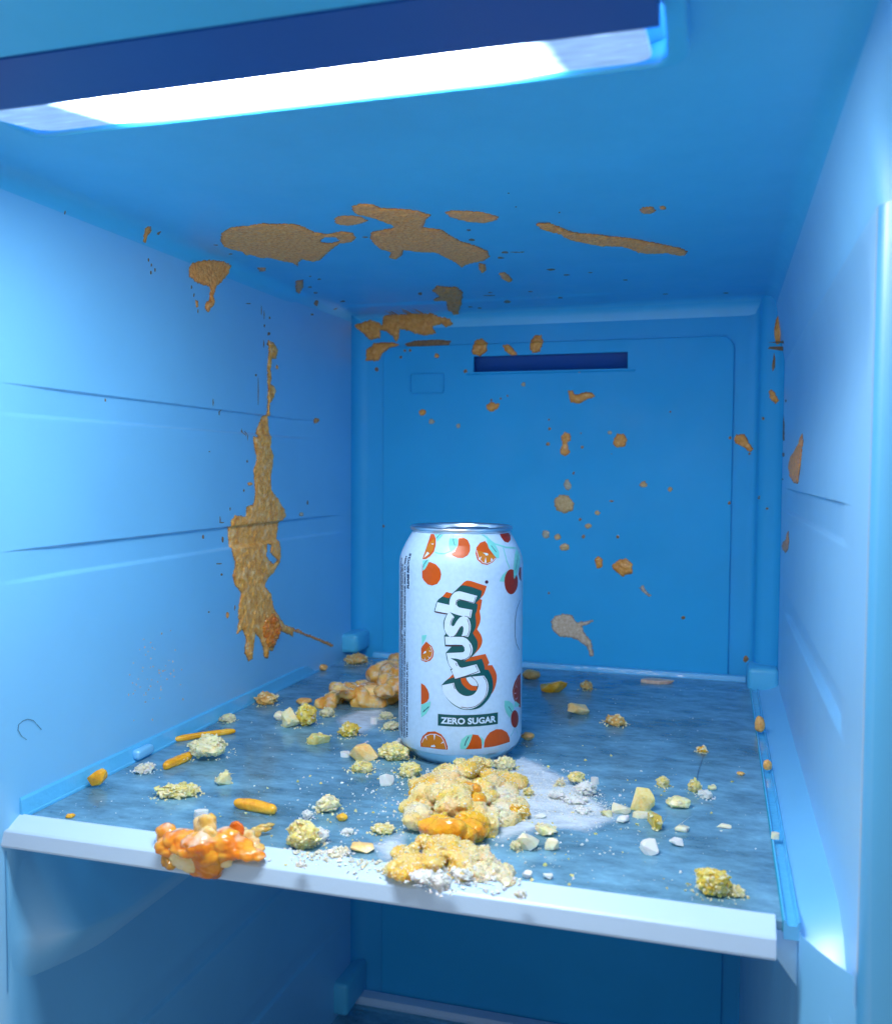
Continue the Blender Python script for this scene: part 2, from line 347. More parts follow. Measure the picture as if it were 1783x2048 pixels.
nt.links.new(cr.outputs[0], cmx.inputs[0]); nt.links.new(cmx.outputs[0], b.inputs['Emission Color'])
b.inputs['Base Color'].default_value = (.4,.6,.85,1); b.inputs['Roughness'].default_value = .15
lens = curve_plate('lamp_lens', rrect(-.1070, .1038, -.0179, .0179, .0070, 6), [], .0020, .0006, lm, Matrix.Identity(4), lamp)
lens.location = Vector((.0075, -.2145, .2687)) - lamp.location; lens.rotation_euler = (R(10), 0, 0)

# ------------------------------------------------------------------ shelf
shelf = tag(empty('freezer_shelf', (0, .03, 0)), 'glass freezer shelf with a pale plastic front rim, holding the can and the spilled slush', 'shelf')
gm, nt, b = mat('frosty_glass')
b.inputs['Base Color'].default_value = (.24, .54, .74, 1); b.inputs['Roughness'].default_value = .55
tr = N(nt, 'ShaderNodeBsdfTransparent'); tr.inputs[0].default_value = (.42, .72, .80, 1)
gl = N(nt, 'ShaderNodeBsdfGlossy'); gl.inputs['Roughness'].default_value = .16; gl.inputs[0].default_value = (.55, .82, .95, 1)
n1 = noise_n(nt, 11, 6, .7, 'Object', (1, 1.7, 1)); n2 = noise_n(nt, 36, 6, .72, 'Object', (1, 1.9, 1))
ad = N(nt, 'ShaderNodeMath', operation='MULTIPLY'); nt.links.new(n1.outputs[0], ad.inputs[0]); nt.links.new(n2.outputs[0], ad.inputs[1])
fr = N(nt, 'ShaderNodeMapRange'); fr.inputs[1].default_value = .12; fr.inputs[2].default_value = .42; fr.inputs[3].default_value = .22; fr.inputs[4].default_value = .92
nt.links.new(ad.outputs[0], fr.inputs[0])
m1 = N(nt, 'ShaderNodeMixShader'); nt.links.new(fr.outputs[0], m1.inputs[0]); nt.links.new(tr.outputs[0], m1.inputs[1]); nt.links.new(b.outputs[0], m1.inputs[2])
fz = N(nt, 'ShaderNodeFresnel'); fz.inputs[0].default_value = 1.45
m2 = N(nt, 'ShaderNodeMixShader'); nt.links.new(fz.outputs[0], m2.inputs[0]); nt.links.new(m1.outputs[0], m2.inputs[1]); nt.links.new(gl.outputs[0], m2.inputs[2])
nb = N(nt, 'ShaderNodeBump'); nb.inputs['Strength'].default_value = .22; nb.inputs['Distance'].default_value = .0005; nt.links.new(n2.outputs[0], nb.inputs['Height']); nt.links.new(nb.outputs[0], gl.inputs['Normal'])
nt.links.new(m2.outputs[0], nt.nodes['Material Output'].inputs[0])
bm = bmesh.new(); box_bm(bm, -.1548, .1553, -.1490, .2218, -.0034, 0, .0004, 1); link('glass_pane', bm_mesh('glass_pane', bm, gm), shelf)
edge, nt, b = mat('glass_edge'); b.inputs['Base Color'].default_value = (.03,.30,.40,1); b.inputs['Roughness'].default_value = .12; b.inputs['Coat Weight'].default_value = .5
clear_rail, nt, b = mat('clear_rail'); b.inputs['Base Color'].default_value = (.10,.48,.82,1); b.inputs['Roughness'].default_value = .2; b.inputs['Coat Weight'].default_value = .6
nn = noise_n(nt, 160, 3); bump(nt, b, nn.outputs[0], .5, .001)
prism('front_rim', [(-.1475,.0012),(-.1487,.0015),(-.1560,-.0024),(-.1569,-.0032),(-.1578,-.0092),(-.1572,-.0102),(-.1480,-.0102),(-.1472,-.002)], -.1598, .1529, 0, TRIM, shelf, .0003)
prism('side_rail', [(-.1571,.0085),(-.1566,.0088),(-.1560,.0075),(-.1553,.0012),(-.1549,.0010),(-.1549,-.006),(-.1571,-.006)], -.149, .205, 1, clear_rail, shelf, .0001)
prism('side_rail', [(.1554,-.006),(.1554,.0006),(.1559,.0008),(.1566,-.0012),(.1595,-.0012),(.1602,.0006),(.1608,.0004),(.1608,-.006)], -.1500, .212, 1, clear_rail, shelf, .0001)
prism('glass_edge', [(.1549,.0002),(.1556,.0003),(.1556,-.0036),(.1549,-.0036)], -.1495, .2215, 1, edge, shelf)
prism('back_rim', [(.2205,-.0035),(.2205,.0006),(.2215,.0038),(.2250,.0042),(.2250,-.0035)], -.135, .153, 0, clear_rail, shelf, .0003)
bm = bmesh.new(); box_bm(bm, -.1566, -.1520, -.070, -.056, .0015, .0065, .0016, 3); link('rail_clip', bm_mesh('rail_clip', bm, WALL, True), shelf)
prism('end_bracket', [(.1490,-.0034),(.1603,-.0034),(.1603,-.0225),(.1490,-.0074)], -.149, .03, 1, WALL, shelf, .0004)
low_shelf = tag(empty('lower_shelf', (0, .1, -.283)), 'lower freezer shelf just visible at the bottom, dark with a pale back rim', 'shelf')
prism('back_rim', [(.2120,-.288),(.2120,-.2830),(.2135,-.2795),(.2235,-.2790),(.2235,-.288)], -.148, .1535, 0, TRIM, low_shelf, .0005)
bm = bmesh.new(); box_bm(bm, -.155, .1530, -.15, .2118, -.2885, -.285, .0004, 1); link('glass_pane', bm_mesh('glass_pane', bm, gm), low_shelf)

# ------------------------------------------------------------------ can
PROF = [(0,3.5),(14,4.2),(19,3.2),(22,1.6),(23.4,.3),(24.2,0),(25.0,.4),(26.2,1.6),(29,4),(31.5,7),(32.8,10),(33.1,13),(33.1,103),(32.7,106),(31.5,109.5),(29.3,114),(27.2,117.5),(26.3,119.2),(26.0,120)]
RZ = [(r, z) for r, z in PROF if z >= 3.9 and r > 28] + [(27.2,117.5),(26.3,120)]
rzz = np.array([z for r, z in RZ]); rzr = np.array([r for r, z in RZ])
def lathe(name, prof, m, parent, seg=96, mi=None):
    V = []; F = []; n = len(prof); idx = []
    for r, z in prof:
        for k in range(seg):
            a = 2*math.pi*k/seg; V.append((r*math.cos(a)/1000, r*math.sin(a)/1000, z/1000))
    for j in range(n-1):
        for k in range(seg): F.append((j*seg+k, j*seg+(k+1)%seg, (j+1)*seg+(k+1)%seg, (j+1)*seg+k))
    return link(name, mesh_from(name, V, F, m), parent)
can = tag(empty('soda_can', (0, 0, 0)), 'white soda can', 'soda can')
can['label'] = 'white aluminium soda can printed with oranges and a big sideways logo on the glass shelf'
def fine(p):   # subdivide a profile so that smooth shading follows it
    o = []
    for i in range(len(p)-1):
        a, b = p[i], p[i+1]; k = 2 if abs(a[1]-b[1])+abs(a[0]-b[0]) > 2.5 and not (a[0] == b[0]) else 1
        for t in range(k): o.append((a[0]+(b[0]-a[0])*t/k, a[1]+(b[1]-a[1])*t/k))
    return o+[p[-1]]
lathe('can_body', [(31.8,7.6),(32.8,10),(33.1,13),(33.1,35),(33.1,60),(33.1,85),(33.1,101)]+fine([(33.1,103),(32.7,106),(31.5,109.5),(29.3,114),(27.2,117.5),(26.3,119.2),(26.0,120)]), CAN, can)
lathe('can_base', [(0.01,3.5),(14,4.2),(19,3.2),(22,1.6),(23.4,.3),(24.2,0),(25.0,.4),(26.2,1.6),(29,4),(30.6,5.8),(31.8,7.6)], ALU, can)
lid = lathe('can_lid', [(25.9,119.6),(26.3,120.0),(26.9,120.3),(27.3,121.0),(27.3,121.8),(27.0,122.4),(26.4,122.7),(25.8,122.5),(25.4,121.8),(25.2,120),(24.9,117.8),(24.3,116.9),(23.5,116.8),(22.9,117.3),(22.5,118.6),(21.8,119.2),(16,119.3),(8,119.5),(.01,119.5)], ALU, can)
bm = bmesh.new()
vs = bmesh.ops.create_circle(bm, cap_ends=True, segments=28, radius=.0080)['verts']
bmesh.ops.scale(bm, vec=(.92, 1.5, 1), verts=vs)
ex = bmesh.ops.extrude_face_region(bm, geom=bm.faces[:]); ev = [v for v in ex['geom'] if isinstance(v, bmesh.types.BMVert)]
bmesh.ops.translate(bm, vec=(0, 0, .0012), verts=ev); bmesh.ops.bevel(bm, geom=bm.edges[:], offset=.0004, segments=2, affect='EDGES')
bmesh.ops.rotate(bm, cent=(0,0,0), matrix=Matrix.Rotation(R(-62), 3, 'Z'), verts=bm.verts); bmesh.ops.translate(bm, vec=(.003, .001, .1203), verts=bm.verts)
tab = link('pull_tab', bm_mesh('pull_tab', bm, ALUD, True), lid)
tab.location = (0, 0, 0)
SPLATS=[
['brown', 'ceil', 1.2, 'largest brown splatter patch on the ceiling, oval with a small hole near its right end', [[-132.44, -19.86], [-123.34, -34.39], [-112.95, -43.33], [-100.74, -44.43], [-92.23, -46.1], [-77.35, -40.67], [-75.76, -33.42], [-75.1, -23.83], [-70.14, -17.67], [-60.92, -21.22], [-55.86, -16.59], [-57.73, -7.23], [-63.86, 1.4], [-70.74, 1.98], [-78.5, 10.65], [-87.63, 22.05], [-98.39, 36.62], [-104.34, 40.08], [-107.57, 31.3], [-113.41, 38.97], [-119.79, 50.14], [-117.3, 37.83], [-121.78, 33.37], [-125.55, 23.39], [-131.43, 20.61], [-131.84, 13.19], [-135.81, 15.15], [-133.38, 5.43], [-136.77, -1.31], [-136.84, -8.63]], [[-79.57, -5.32], [-73.74, -12.47], [-67.95, -10.76], [-69.37, -2.83], [-75.49, 0.58], [-79.83, -1.74]]],
['brown', 'ceil', 0.8, 'small oval brown spot on the ceiling just left of the top of the branching splatter', [[-55.12, -43.51], [-50.6, -48.44], [-43.66, -47.96], [-39.66, -43.12], [-39.18, -36.72], [-46.47, -32.08], [-53.3, -30.44], [-57.42, -35.32]], None],
['brown', 'ceil', 1.2, 'branching brown splatter in the middle of the ceiling, two wide lobes joined by a neck', [[-37.56, -62.85], [-31.99, -65.39], [-27.3, -62.96], [-25.17, -56.6], [-16.43, -52.45], [-10.16, -47.47], [-5.51, -38.79], [-9.58, -33.21], [-16.95, -17.65], [-8.83, -10.55], [-8.01, -0.92], [-6.08, 14.26], [-0.4, 26.37], [3.17, 40.47], [1.06, 54.46], [-4.52, 63.25], [-10.77, 66.1], [-17.64, 70.86], [-22.66, 78.77], [-22.53, 63.16], [-24.85, 47.34], [-26.64, 35.33], [-32.95, 34.0], [-37.41, 31.12], [-42.25, 25.51], [-47.47, 38.59], [-54.75, 47.4], [-57.04, 42.03], [-51.01, 29.19], [-54.11, 20.97], [-53.65, 9.1], [-50.78, -5.18], [-45.3, -16.09], [-38.08, -18.66], [-30.97, -21.25], [-30.97, -28.04], [-34.87, -40.15], [-39.92, -48.42], [-40.66, -53.85]], None],
['brown', 'ceil', 0.8, 'narrow oval brown smear on the ceiling right of the branching splatter', [[1.57, -41.41], [5.53, -43.37], [13.69, -40.44], [20.34, -35.87], [25.4, -26.55], [22.95, -21.01], [15.71, -17.41], [8.49, -21.1], [2.19, -31.83]], None],
['brown', 'ceil', 1.5, 'small tooth-shaped drip hanging by the right tip of the branching ceiling splatter', [[-9.21, 68.13], [-6.42, 73.65], [-9.78, 88.83], [-14.65, 97.83], [-13.45, 84.62]], None],
['brown', 'ceil', 1.3, 'short slanted brown blob on the ceiling right of the tooth-shaped drip', [[-4.3, 100.36], [-0.23, 98.43], [0.41, 108.53], [-0.1, 122.99], [-4.28, 129.59], [-6.08, 117.57]], None],
['amber', 'ceil', 2, 'hooked orange-brown blob on the ceiling above the back panel', [[-61.16, 142.04], [-53.64, 128.08], [-48.8, 133.16], [-41.47, 135.32], [-42.99, 155.22], [-54.16, 192.63], [-65.43, 223.62], [-69.33, 224.53], [-71.77, 217.18], [-62.82, 180.69], [-72.45, 178.37], [-62.63, 163.0]], None],
['amber', 'backw', 1.6, 'ragged orange-brown splatter at the back left corner of the ceiling', [[-151.57, 268.67], [-146.32, 271.02], [-139.87, 272.66], [-132.9, 270.54], [-130.26, 267.85], [-127.43, 274.97], [-117.51, 275.78], [-102.57, 275.54], [-86.24, 275.04], [-81.56, 272.68], [-72.64, 270.72], [-71.28, 266.57], [-76.75, 264.65], [-80.48, 266.91], [-87.85, 265.76], [-85.04, 260.02], [-95.3, 258.63], [-110.38, 263.6], [-115.19, 264.7], [-116.09, 257.59], [-118.08, 254.12], [-121.81, 259.57], [-126.71, 263.36], [-131.41, 264.39], [-131.47, 258.14], [-141.02, 256.63], [-146.03, 262.26], [-150.83, 266.02]], None],
['amber', 'backw', 1.6, 'brown blob in the corner at the top left of the back panel', [[-144.2, 240.14], [-143.79, 248.99], [-137.16, 254.35], [-121.31, 254.62], [-114.99, 252.05], [-124.43, 249.59], [-129.51, 246.13], [-133.41, 239.84]], None],
['dark', 'backw', 0.8, 'dark smear along the gap above the top edge of the back panel', [[-111.6, 252.73], [-102.42, 255.23], [-81.56, 255.3], [-72.12, 253.82], [-74.09, 250.72], [-93.91, 250.16], [-108.72, 250.68]], None],
['amber', 'ceil', 1, 'small oval reddish-brown spot on the ceiling near the left wall', [[-166.81, -21.12], [-160.99, -25.67], [-157.09, -22.96], [-158.62, -17.66], [-165.33, -12.34], [-169.88, -13.15]], None],
['amber', 'ceil', 0.7, 'tiny brown fleck on the ceiling edge, leftmost of the ceiling spots', [[-152.07, -54.87], [-153.62, -52.72], [-155.33, -53.22], [-157.52, -52.82], [-157.34, -54.85], [-155.14, -56.82], [-153.51, -58.42], [-151.32, -58.82], [-150.99, -57.16]], None],
['brown', 'left', 1.5, 'round brown splatter with a hanging drip high on the left wall', [[-11.97, 264.83], [-8.45, 268.72], [3.51, 272.95], [18.54, 275.43], [30.32, 275.01], [31.08, 270.44], [23.61, 264.25], [17.1, 260.08], [14.5, 254.59], [15.72, 249.53], [10.63, 246.04], [8.11, 243.27], [4.43, 245.0], [5.2, 248.37], [9.43, 251.06], [10.27, 259.04], [3.35, 258.37], [-6.23, 258.43], [-12.02, 260.44]], None],
['amber', 'ceil', 0.8, 'small brown dot on the ceiling below the largest splatter patch', [[-145.08, 46.33], [-140.41, 47.71], [-144.47, 56.43], [-148.99, 56.66]], None],
['amber', 'ceil', 1.2, 'small kidney-shaped brown blob on the ceiling between the big patch and the left wall', [[-140.18, 90.05], [-132.81, 86.48], [-143.15, 108.48], [-152.97, 123.84], [-153.28, 118.01]], None],
['brown', 'ceil', 1.6, 'long thin brown streak across the right half of the ceiling', [[39.9, -8.19], [42.81, -11.5], [47.5, -9.6], [50.96, -0.23], [54.66, 8.69], [58.95, 14.64], [68.61, 20.1], [78.12, 28.13], [82.95, 32.16], [88.99, 38.12], [95.07, 45.12], [102.5, 54.1], [108.84, 61.71], [112.15, 71.55], [110.89, 80.57], [105.54, 75.86], [98.95, 69.75], [91.97, 70.82], [86.65, 67.68], [81.99, 57.44], [77.35, 48.77], [65.74, 43.26], [56.26, 33.16], [51.94, 26.14], [48.72, 13.2], [44.6, 6.76], [41.19, 0.54]], None],
['amber', 'ceil', 1, 'small brown spot on the ceiling above the long thin streak', [[92.65, -19.77], [94.57, -24.94], [99.13, -24.64], [100.42, -18.0], [97.73, -12.54], [93.73, -14.23]], None],
['amber', 'ceil', 0.7, 'tiny brown fleck on the ceiling, right of the spot above the long streak', [[105.32, -20.73], [105.01, -18.21], [103.91, -18.54], [102.81, -18.34], [102.26, -20.59], [102.38, -23.17], [103.23, -24.48], [104.31, -24.68], [105.13, -23.4]], None],
['amber', 'back', 1.6, "brown blob on the back panel's top edge above the vent slot's left end", [[-55.2, 244.37], [-53.13, 253.59], [-47.78, 255.06], [-42.42, 251.18], [-42.37, 245.01], [-47.67, 240.64], [-54.11, 242.28]], None],
['amber', 'back', 1.3, 'slanted brown drip on the back panel touching the top of the vent slot', [[-30.75, 248.75], [-26.55, 249.63], [-22.32, 246.44], [-18.51, 241.23], [-23.31, 240.35], [-28.61, 244.59]], None],
['amber', 'back', 1.6, "brown blob on the back panel's top edge above the vent slot's middle", [[-8.84, 252.09], [-5.77, 256.03], [-0.62, 255.85], [1.51, 249.72], [-1.51, 242.75], [-6.66, 241.89], [-9.4, 246.03]], None],
['amber', 'back', 0.8, 'small brown dot near the top edge of the back panel, left of the vent slot', [[-81.24, 242.03], [-82.04, 240.93], [-83.14, 240.42], [-84.36, 240.62], [-85.57, 241.43], [-85.36, 242.81], [-84.71, 244.17], [-83.09, 244.12], [-82.01, 243.21]], None],
['amber', 'back', 1.6, 'wavy brown splatter on the back panel just below the vent slot', [[20.31, 212.97], [24.35, 213.3], [26.42, 209.85], [33.44, 211.73], [39.46, 211.02], [41.51, 207.59], [35.52, 206.29], [29.53, 202.77], [22.44, 203.88]], None],
['amber', 'back', 0.8, 'thin brown bit lying on the lower lip of the vent slot', [[25.19, 227.33], [28.81, 228.44], [32.84, 227.54], [29.24, 226.03]], None],
['amber', 'back', 1.2, 'small brown splatter on the back panel between square plate and wavy splatter', [[-43.09, 202.79], [-38.85, 205.41], [-32.46, 203.67], [-33.49, 199.98], [-38.78, 197.16], [-42.64, 199.69]], None],
['amber', 'back', 0.8, 'brown dot on the back panel just below the small square plate', [[-91.78, 197.79], [-92.81, 196.25], [-94.44, 195.43], [-96.52, 195.43], [-97.76, 196.96], [-98.04, 198.85], [-96.39, 200.04], [-94.45, 200.31], [-92.63, 199.5]], None],
['pale', 'back', 0.6, 'faint brown dot on the back panel, lower right of the dot under the square plate', [[-84.6, 190.35], [-85.61, 188.93], [-87.23, 188.7], [-88.82, 188.5], [-89.65, 189.74], [-89.77, 191.09], [-89.1, 192.65], [-87.11, 192.72], [-85.69, 191.73]], None],
['pale', 'back', 0.6, 'faint brown dot on the back panel, rightmost of three under the square plate', [[-63.84, 187.03], [-64.1, 185.82], [-65.26, 185.19], [-66.65, 185.31], [-67.01, 186.56], [-67.31, 187.65], [-66.52, 188.55], [-65.31, 188.75], [-63.97, 188.36]], None],
['pale', 'back', 0.6, 'pale dot on the back panel under the middle of the vent slot', [[-12.0, 218.26], [-12.33, 217.15], [-13.37, 216.59], [-14.48, 216.95], [-15.44, 217.7], [-15.4, 218.93], [-14.57, 219.77], [-13.38, 220.11], [-12.22, 219.48]], None],
['amber', 'back', 1.2, 'hourglass-shaped brown splatter on the back panel', [[15.62, 178.72], [18.64, 181.73], [22.72, 180.7], [23.39, 175.65], [20.79, 172.63], [22.91, 165.55], [18.87, 162.91], [14.75, 165.55], [16.71, 172.64]], None],
['amber', 'back', 1.2, 'round brown spot on the back panel right of the hourglass-shaped splatter', [[55.44, 176.53], [57.76, 180.11], [62.68, 180.08], [65.69, 175.5], [63.8, 170.54], [57.91, 169.55], [54.9, 172.55]], None],
['pale', 'back', 0.7, 'tiny dot on the back panel touching the upper left of the round brown spot', [[54.4, 180.92], [53.76, 179.92], [52.7, 179.52], [51.65, 179.74], [50.83, 180.43], [50.69, 181.5], [51.45, 182.39], [52.66, 182.3], [53.72, 181.92]], None],
['pale', 'back', 0.6, 'faint upright oval on the back panel just above the round tan splatter', [[24.26, 141.26], [23.63, 138.2], [21.7, 137.1], [19.98, 138.06], [18.59, 139.79], [18.3, 142.74], [19.46, 145.49], [21.66, 145.95], [22.96, 143.53]], None],
['tan', 'back', 1.2, 'round tan splatter in the middle of the back panel', [[11.11, 125.82], [11.05, 130.93], [16.14, 134.05], [22.28, 133.12], [26.83, 127.1], [25.47, 122.0], [18.36, 119.43], [13.21, 121.78]], None],
['tan', 'back', 0.8, 'small tan oval on the right half of the back panel, left of a smaller dot', [[80.94, 142.44], [80.58, 140.97], [78.55, 140.13], [76.22, 140.42], [74.67, 141.59], [75.33, 143.0], [76.29, 144.21], [78.59, 145.12], [79.83, 143.5]], None],
['tan', 'back', 0.7, 'small tan dot on the back panel, rightmost of the dots on the panel', [[99.19, 139.08], [98.41, 138.1], [97.67, 136.95], [96.28, 137.22], [95.5, 138.37], [95.58, 139.67], [96.36, 140.62], [97.56, 140.9], [98.55, 140.19]], None],
['tan', 'back', 0.7, 'tan dot on the back panel, upper right of the small blot', [[46.57, 120.37], [45.5, 119.5], [44.64, 118.66], [43.26, 118.84], [42.19, 119.66], [41.99, 120.96], [42.9, 122.21], [44.69, 122.48], [45.59, 121.27]], None],
['tan', 'back', 0.8, 'small tan blot on the back panel right of the can top', [[40.25, 110.55], [39.07, 109.31], [37.79, 108.51], [36.02, 108.44], [34.95, 109.68], [34.71, 111.23], [36.19, 112.14], [37.77, 112.59], [39.26, 111.89]], None],
['pale', 'back', 0.6, 'faint grey-tan blot on the back panel nearest to the can rim', [[7.7, 103.24], [7.55, 101.4], [5.86, 99.75], [3.41, 100.24], [2.5, 102.2], [1.55, 104.31], [3.11, 106.39], [5.72, 106.27], [7.94, 105.43]], None],
['tan', 'back', 0.7, 'tan dot right of the faint grey blot, on the back panel beside the can rim', [[16.85, 101.43], [16.22, 99.78], [14.5, 99.22], [12.7, 99.13], [11.6, 100.48], [11.56, 102.12], [12.74, 103.37], [14.55, 104.08], [15.94, 102.86]], None],
['tan', 'back', 0.8, 'tan oval on the back panel just below the two dots beside the can rim', [[23.22, 93.85], [22.83, 91.9], [19.85, 91.12], [16.81, 91.22], [15.78, 92.89], [15.34, 94.46], [17.1, 95.76], [19.93, 96.89], [22.72, 95.74]], None],
['amber', 'back', 1.1, 'small brown drop on the back panel left of the large brown blot', [[42.12, 84.88], [45.09, 88.02], [48.74, 85.1], [48.22, 79.01], [44.22, 78.26]], None],
['amber', 'back', 1.5, 'large brown blot low on the back panel, right of the small brown drop', [[55.18, 81.28], [60.09, 85.48], [66.0, 87.08], [70.98, 82.83], [70.7, 75.8], [63.24, 72.91], [57.22, 77.32]], None],
['frost', 'back', 0.5, 'faint whitish smear on the back panel under the large brown blot', [[75.18, 64.95], [79.06, 67.51], [81.08, 63.19], [85.03, 59.36], [83.1, 58.28], [78.16, 62.07]], None],
['frost', 'back', 0.7, 'big pale splatter with a curved tail, low on the back panel beside the can', [[9.44, 35.37], [12.07, 40.67], [19.26, 43.09], [26.45, 41.4], [29.57, 36.43], [41.71, 39.11], [42.74, 37.53], [33.68, 33.57], [35.78, 28.57], [40.92, 22.73], [43.08, 11.61], [40.07, 10.39], [36.92, 18.4], [29.74, 23.1], [23.58, 24.8], [16.39, 24.39], [10.75, 29.24]], None],
['amber', 'backw', 1.4, 'slanted brown blob on the strip right of the back panel', [[141.72, 176.29], [143.52, 179.18], [149.04, 179.15], [152.84, 172.4], [155.66, 168.56], [152.95, 166.24], [147.36, 170.48], [142.72, 172.43]], None],
['amber', 'strip', 1.2, 'tall thin brown splatter high in the back right corner, uppermost on the right wall', [[170.68, 263.66], [170.82, 255.99], [171.13, 249.86], [171.12, 241.76], [168.32, 241.57], [166.75, 248.32], [166.81, 254.44], [168.41, 260.42]], None],
['dark', 'strip', 0.8, 'thin dark sliver under the uppermost splatter of the right wall', [[166.99, 236.02], [168.04, 231.88], [167.97, 225.74], [166.32, 222.26], [165.76, 226.93], [166.61, 231.98]], None],
['amber', 'strip', 1.1, 'short brown drip in the back right corner between two thin slivers', [[163.72, 209.06], [165.6, 210.49], [168.03, 208.31], [170.98, 201.99], [169.16, 200.06], [166.25, 202.24], [164.75, 205.4]], None],
['dark', 'right', 0.8, 'thin dark upright sliver on the right wall left of the knife-shaped splatter', [[208.5, 192.09], [197.48, 183.78], [195.62, 173.72], [208.5, 174.06], [208.5, 180.3], [208.5, 187.24]], None],
['amber', 'right', 1.4, 'large knife-shaped orange-brown splatter on the right wall above the upper groove', [[74.97, 173.87], [61.21, 169.34], [61.55, 153.44], [73.99, 145.71], [100.21, 145.82], [129.95, 148.63], [144.5, 155.47], [134.27, 162.67], [106.05, 165.63], [85.77, 169.31]], None],
['dark', 'right', 0.7, 'tiny brown dot on the right wall below the thin upright sliver', [[192.73, 163.98], [192.96, 162.87], [202.9, 162.64], [208.5, 162.95], [208.5, 163.91], [208.5, 165.14], [208.5, 165.95], [204.41, 165.37], [193.8, 165.11]], None],
['amber', 'right', 1, 'small pointed brown splatter on the right wall beside the upper groove start', [[137.4, 115.35], [130.98, 108.62], [137.98, 103.39], [159.49, 99.69], [189.14, 99.92], [185.72, 104.94], [153.29, 109.23], [150.04, 113.3]], None],
['slush', 'left', 1.6, 'tall ragged strip of frozen slush running down the left wall', [[82.95, 237.5], [90.85, 237.35], [97.56, 232.69], [94.82, 226.81], [88.13, 225.78], [86.77, 218.57], [87.53, 212.55], [85.93, 208.74], [92.03, 208.06], [93.89, 204.53], [90.65, 199.35], [84.8, 195.25], [84.77, 190.38], [86.59, 186.82], [88.38, 174.65], [86.49, 167.22], [90.44, 161.15], [89.06, 152.5], [86.38, 147.57], [87.65, 137.7], [95.7, 132.55], [106.76, 124.62], [109.01, 119.42], [101.12, 114.73], [98.31, 104.81], [101.03, 95.76], [99.61, 88.29], [90.02, 81.7], [82.03, 78.84], [76.79, 74.53], [85.94, 68.47], [89.9, 57.96], [100.82, 48.77], [106.42, 44.05], [120.89, 39.12], [119.39, 32.8], [112.11, 36.01], [100.78, 39.85], [96.6, 36.74], [91.11, 31.39], [88.39, 28.12], [83.07, 29.74], [81.71, 24.4], [76.5, 26.04], [73.96, 33.29], [70.17, 40.08], [63.92, 44.79], [61.37, 35.6], [60.09, 28.64], [55.2, 27.81], [49.25, 34.3], [51.7, 43.3], [47.0, 49.98], [38.85, 47.85], [42.37, 55.4], [41.28, 62.53], [46.02, 73.51], [37.97, 79.13], [34.64, 86.39], [38.08, 91.76], [34.76, 100.07], [33.72, 109.26], [32.69, 119.53], [38.35, 123.24], [52.31, 122.03], [52.35, 127.87], [62.04, 129.3], [64.56, 136.96], [63.37, 144.1], [62.19, 151.22], [67.19, 158.38], [62.32, 168.95], [62.35, 173.08], [67.28, 172.66], [71.08, 178.78], [76.19, 185.03], [80.59, 188.9], [81.67, 196.25], [82.77, 206.03], [81.76, 210.78], [81.81, 220.46], [83.42, 227.9]], [[80.85, 101.72], [86.12, 100.7], [84.76, 95.86], [95.49, 89.93], [90.06, 87.94], [79.5, 93.85]]],
['orange', 'left', 3.2, 'wet orange glob at the foot of the tall slush strip on the left wall', [[71.49, 47.17], [76.66, 52.47], [85.87, 56.04], [96.66, 49.4], [100.79, 42.4], [95.22, 35.71], [88.41, 30.63], [80.44, 32.09], [74.0, 39.41]], None],
['brown', 'left', 0.8, 'thin brown string trailing from the slush strip toward the back corner', [[119.42, 40.02], [123.86, 37.98], [131.4, 36.07], [136.01, 33.3], [178.67, 18.3], [183.93, 15.2], [180.42, 14.4], [175.2, 16.78], [131.4, 33.14], [117.94, 37.64]], None],
['amber', 'left', 0.8, 'tiny brown drop beside the top of the tall slush strip', [[97.72, 221.21], [97.34, 220.18], [96.4, 219.57], [95.45, 219.8], [94.47, 220.27], [94.1, 221.54], [95.28, 222.41], [96.47, 222.87], [97.55, 222.34]], None],
['amber', 'left', 0.9, 'lone round brown dot on the left wall between the slush strip and the back corner', [[160.77, 188.29], [159.01, 187.02], [156.56, 186.38], [153.36, 185.93], [151.95, 187.18], [151.46, 188.52], [153.26, 189.94], [156.72, 190.18], [160.18, 189.87]], None],
['amber', 'left', 0.7, 'tiny upright brown fleck on the left wall closest to the back corner', [[235.05, 196.12], [234.16, 194.89], [232.95, 194.14], [231.26, 193.87], [230.56, 195.21], [229.8, 196.7], [231.46, 197.6], [232.96, 197.96], [234.1, 197.2]], None],
['amber', 'left', 0.8, 'small brown drop on the left wall beside the lower end of the slush strip', [[30.51, 61.82], [30.02, 60.97], [29.21, 59.96], [27.65, 60.41], [26.96, 61.73], [26.92, 62.99], [27.78, 63.91], [29.19, 63.81], [30.56, 63.13]], None],
['brown', 'left', 0.9, 'small nub of brown slush sticking out left of the strip at mid height', [[61.01, 142.35], [60.18, 141.72], [58.3, 141.4], [55.87, 141.41], [55.47, 142.17], [54.24, 142.84], [55.86, 143.45], [58.43, 143.58], [60.81, 143.16]], None],
['frost', 'left', 0.5, 'faint pale dot on the left wall right of the slush strip near the lower groove', [[135.98, 119.52], [136.21, 118.39], [133.75, 118.13], [131.48, 118.47], [129.32, 119.2], [129.91, 120.29], [130.88, 121.45], [133.68, 120.92], [136.13, 120.59]], None],
['dark', 'left', 0.6, 'short dark tick on the left wall beside the upper groove', [[51.08, 177.87], [53.18, 173.32], [52.7, 172.72], [50.36, 175.53]], None],
['amber', 'left', 0.7, 'small brown drop on the left wall left of the hanging drip', [[-5.87, 248.35], [-2.79, 248.26], [-2.11, 245.18], [-4.5, 244.14]], None]]
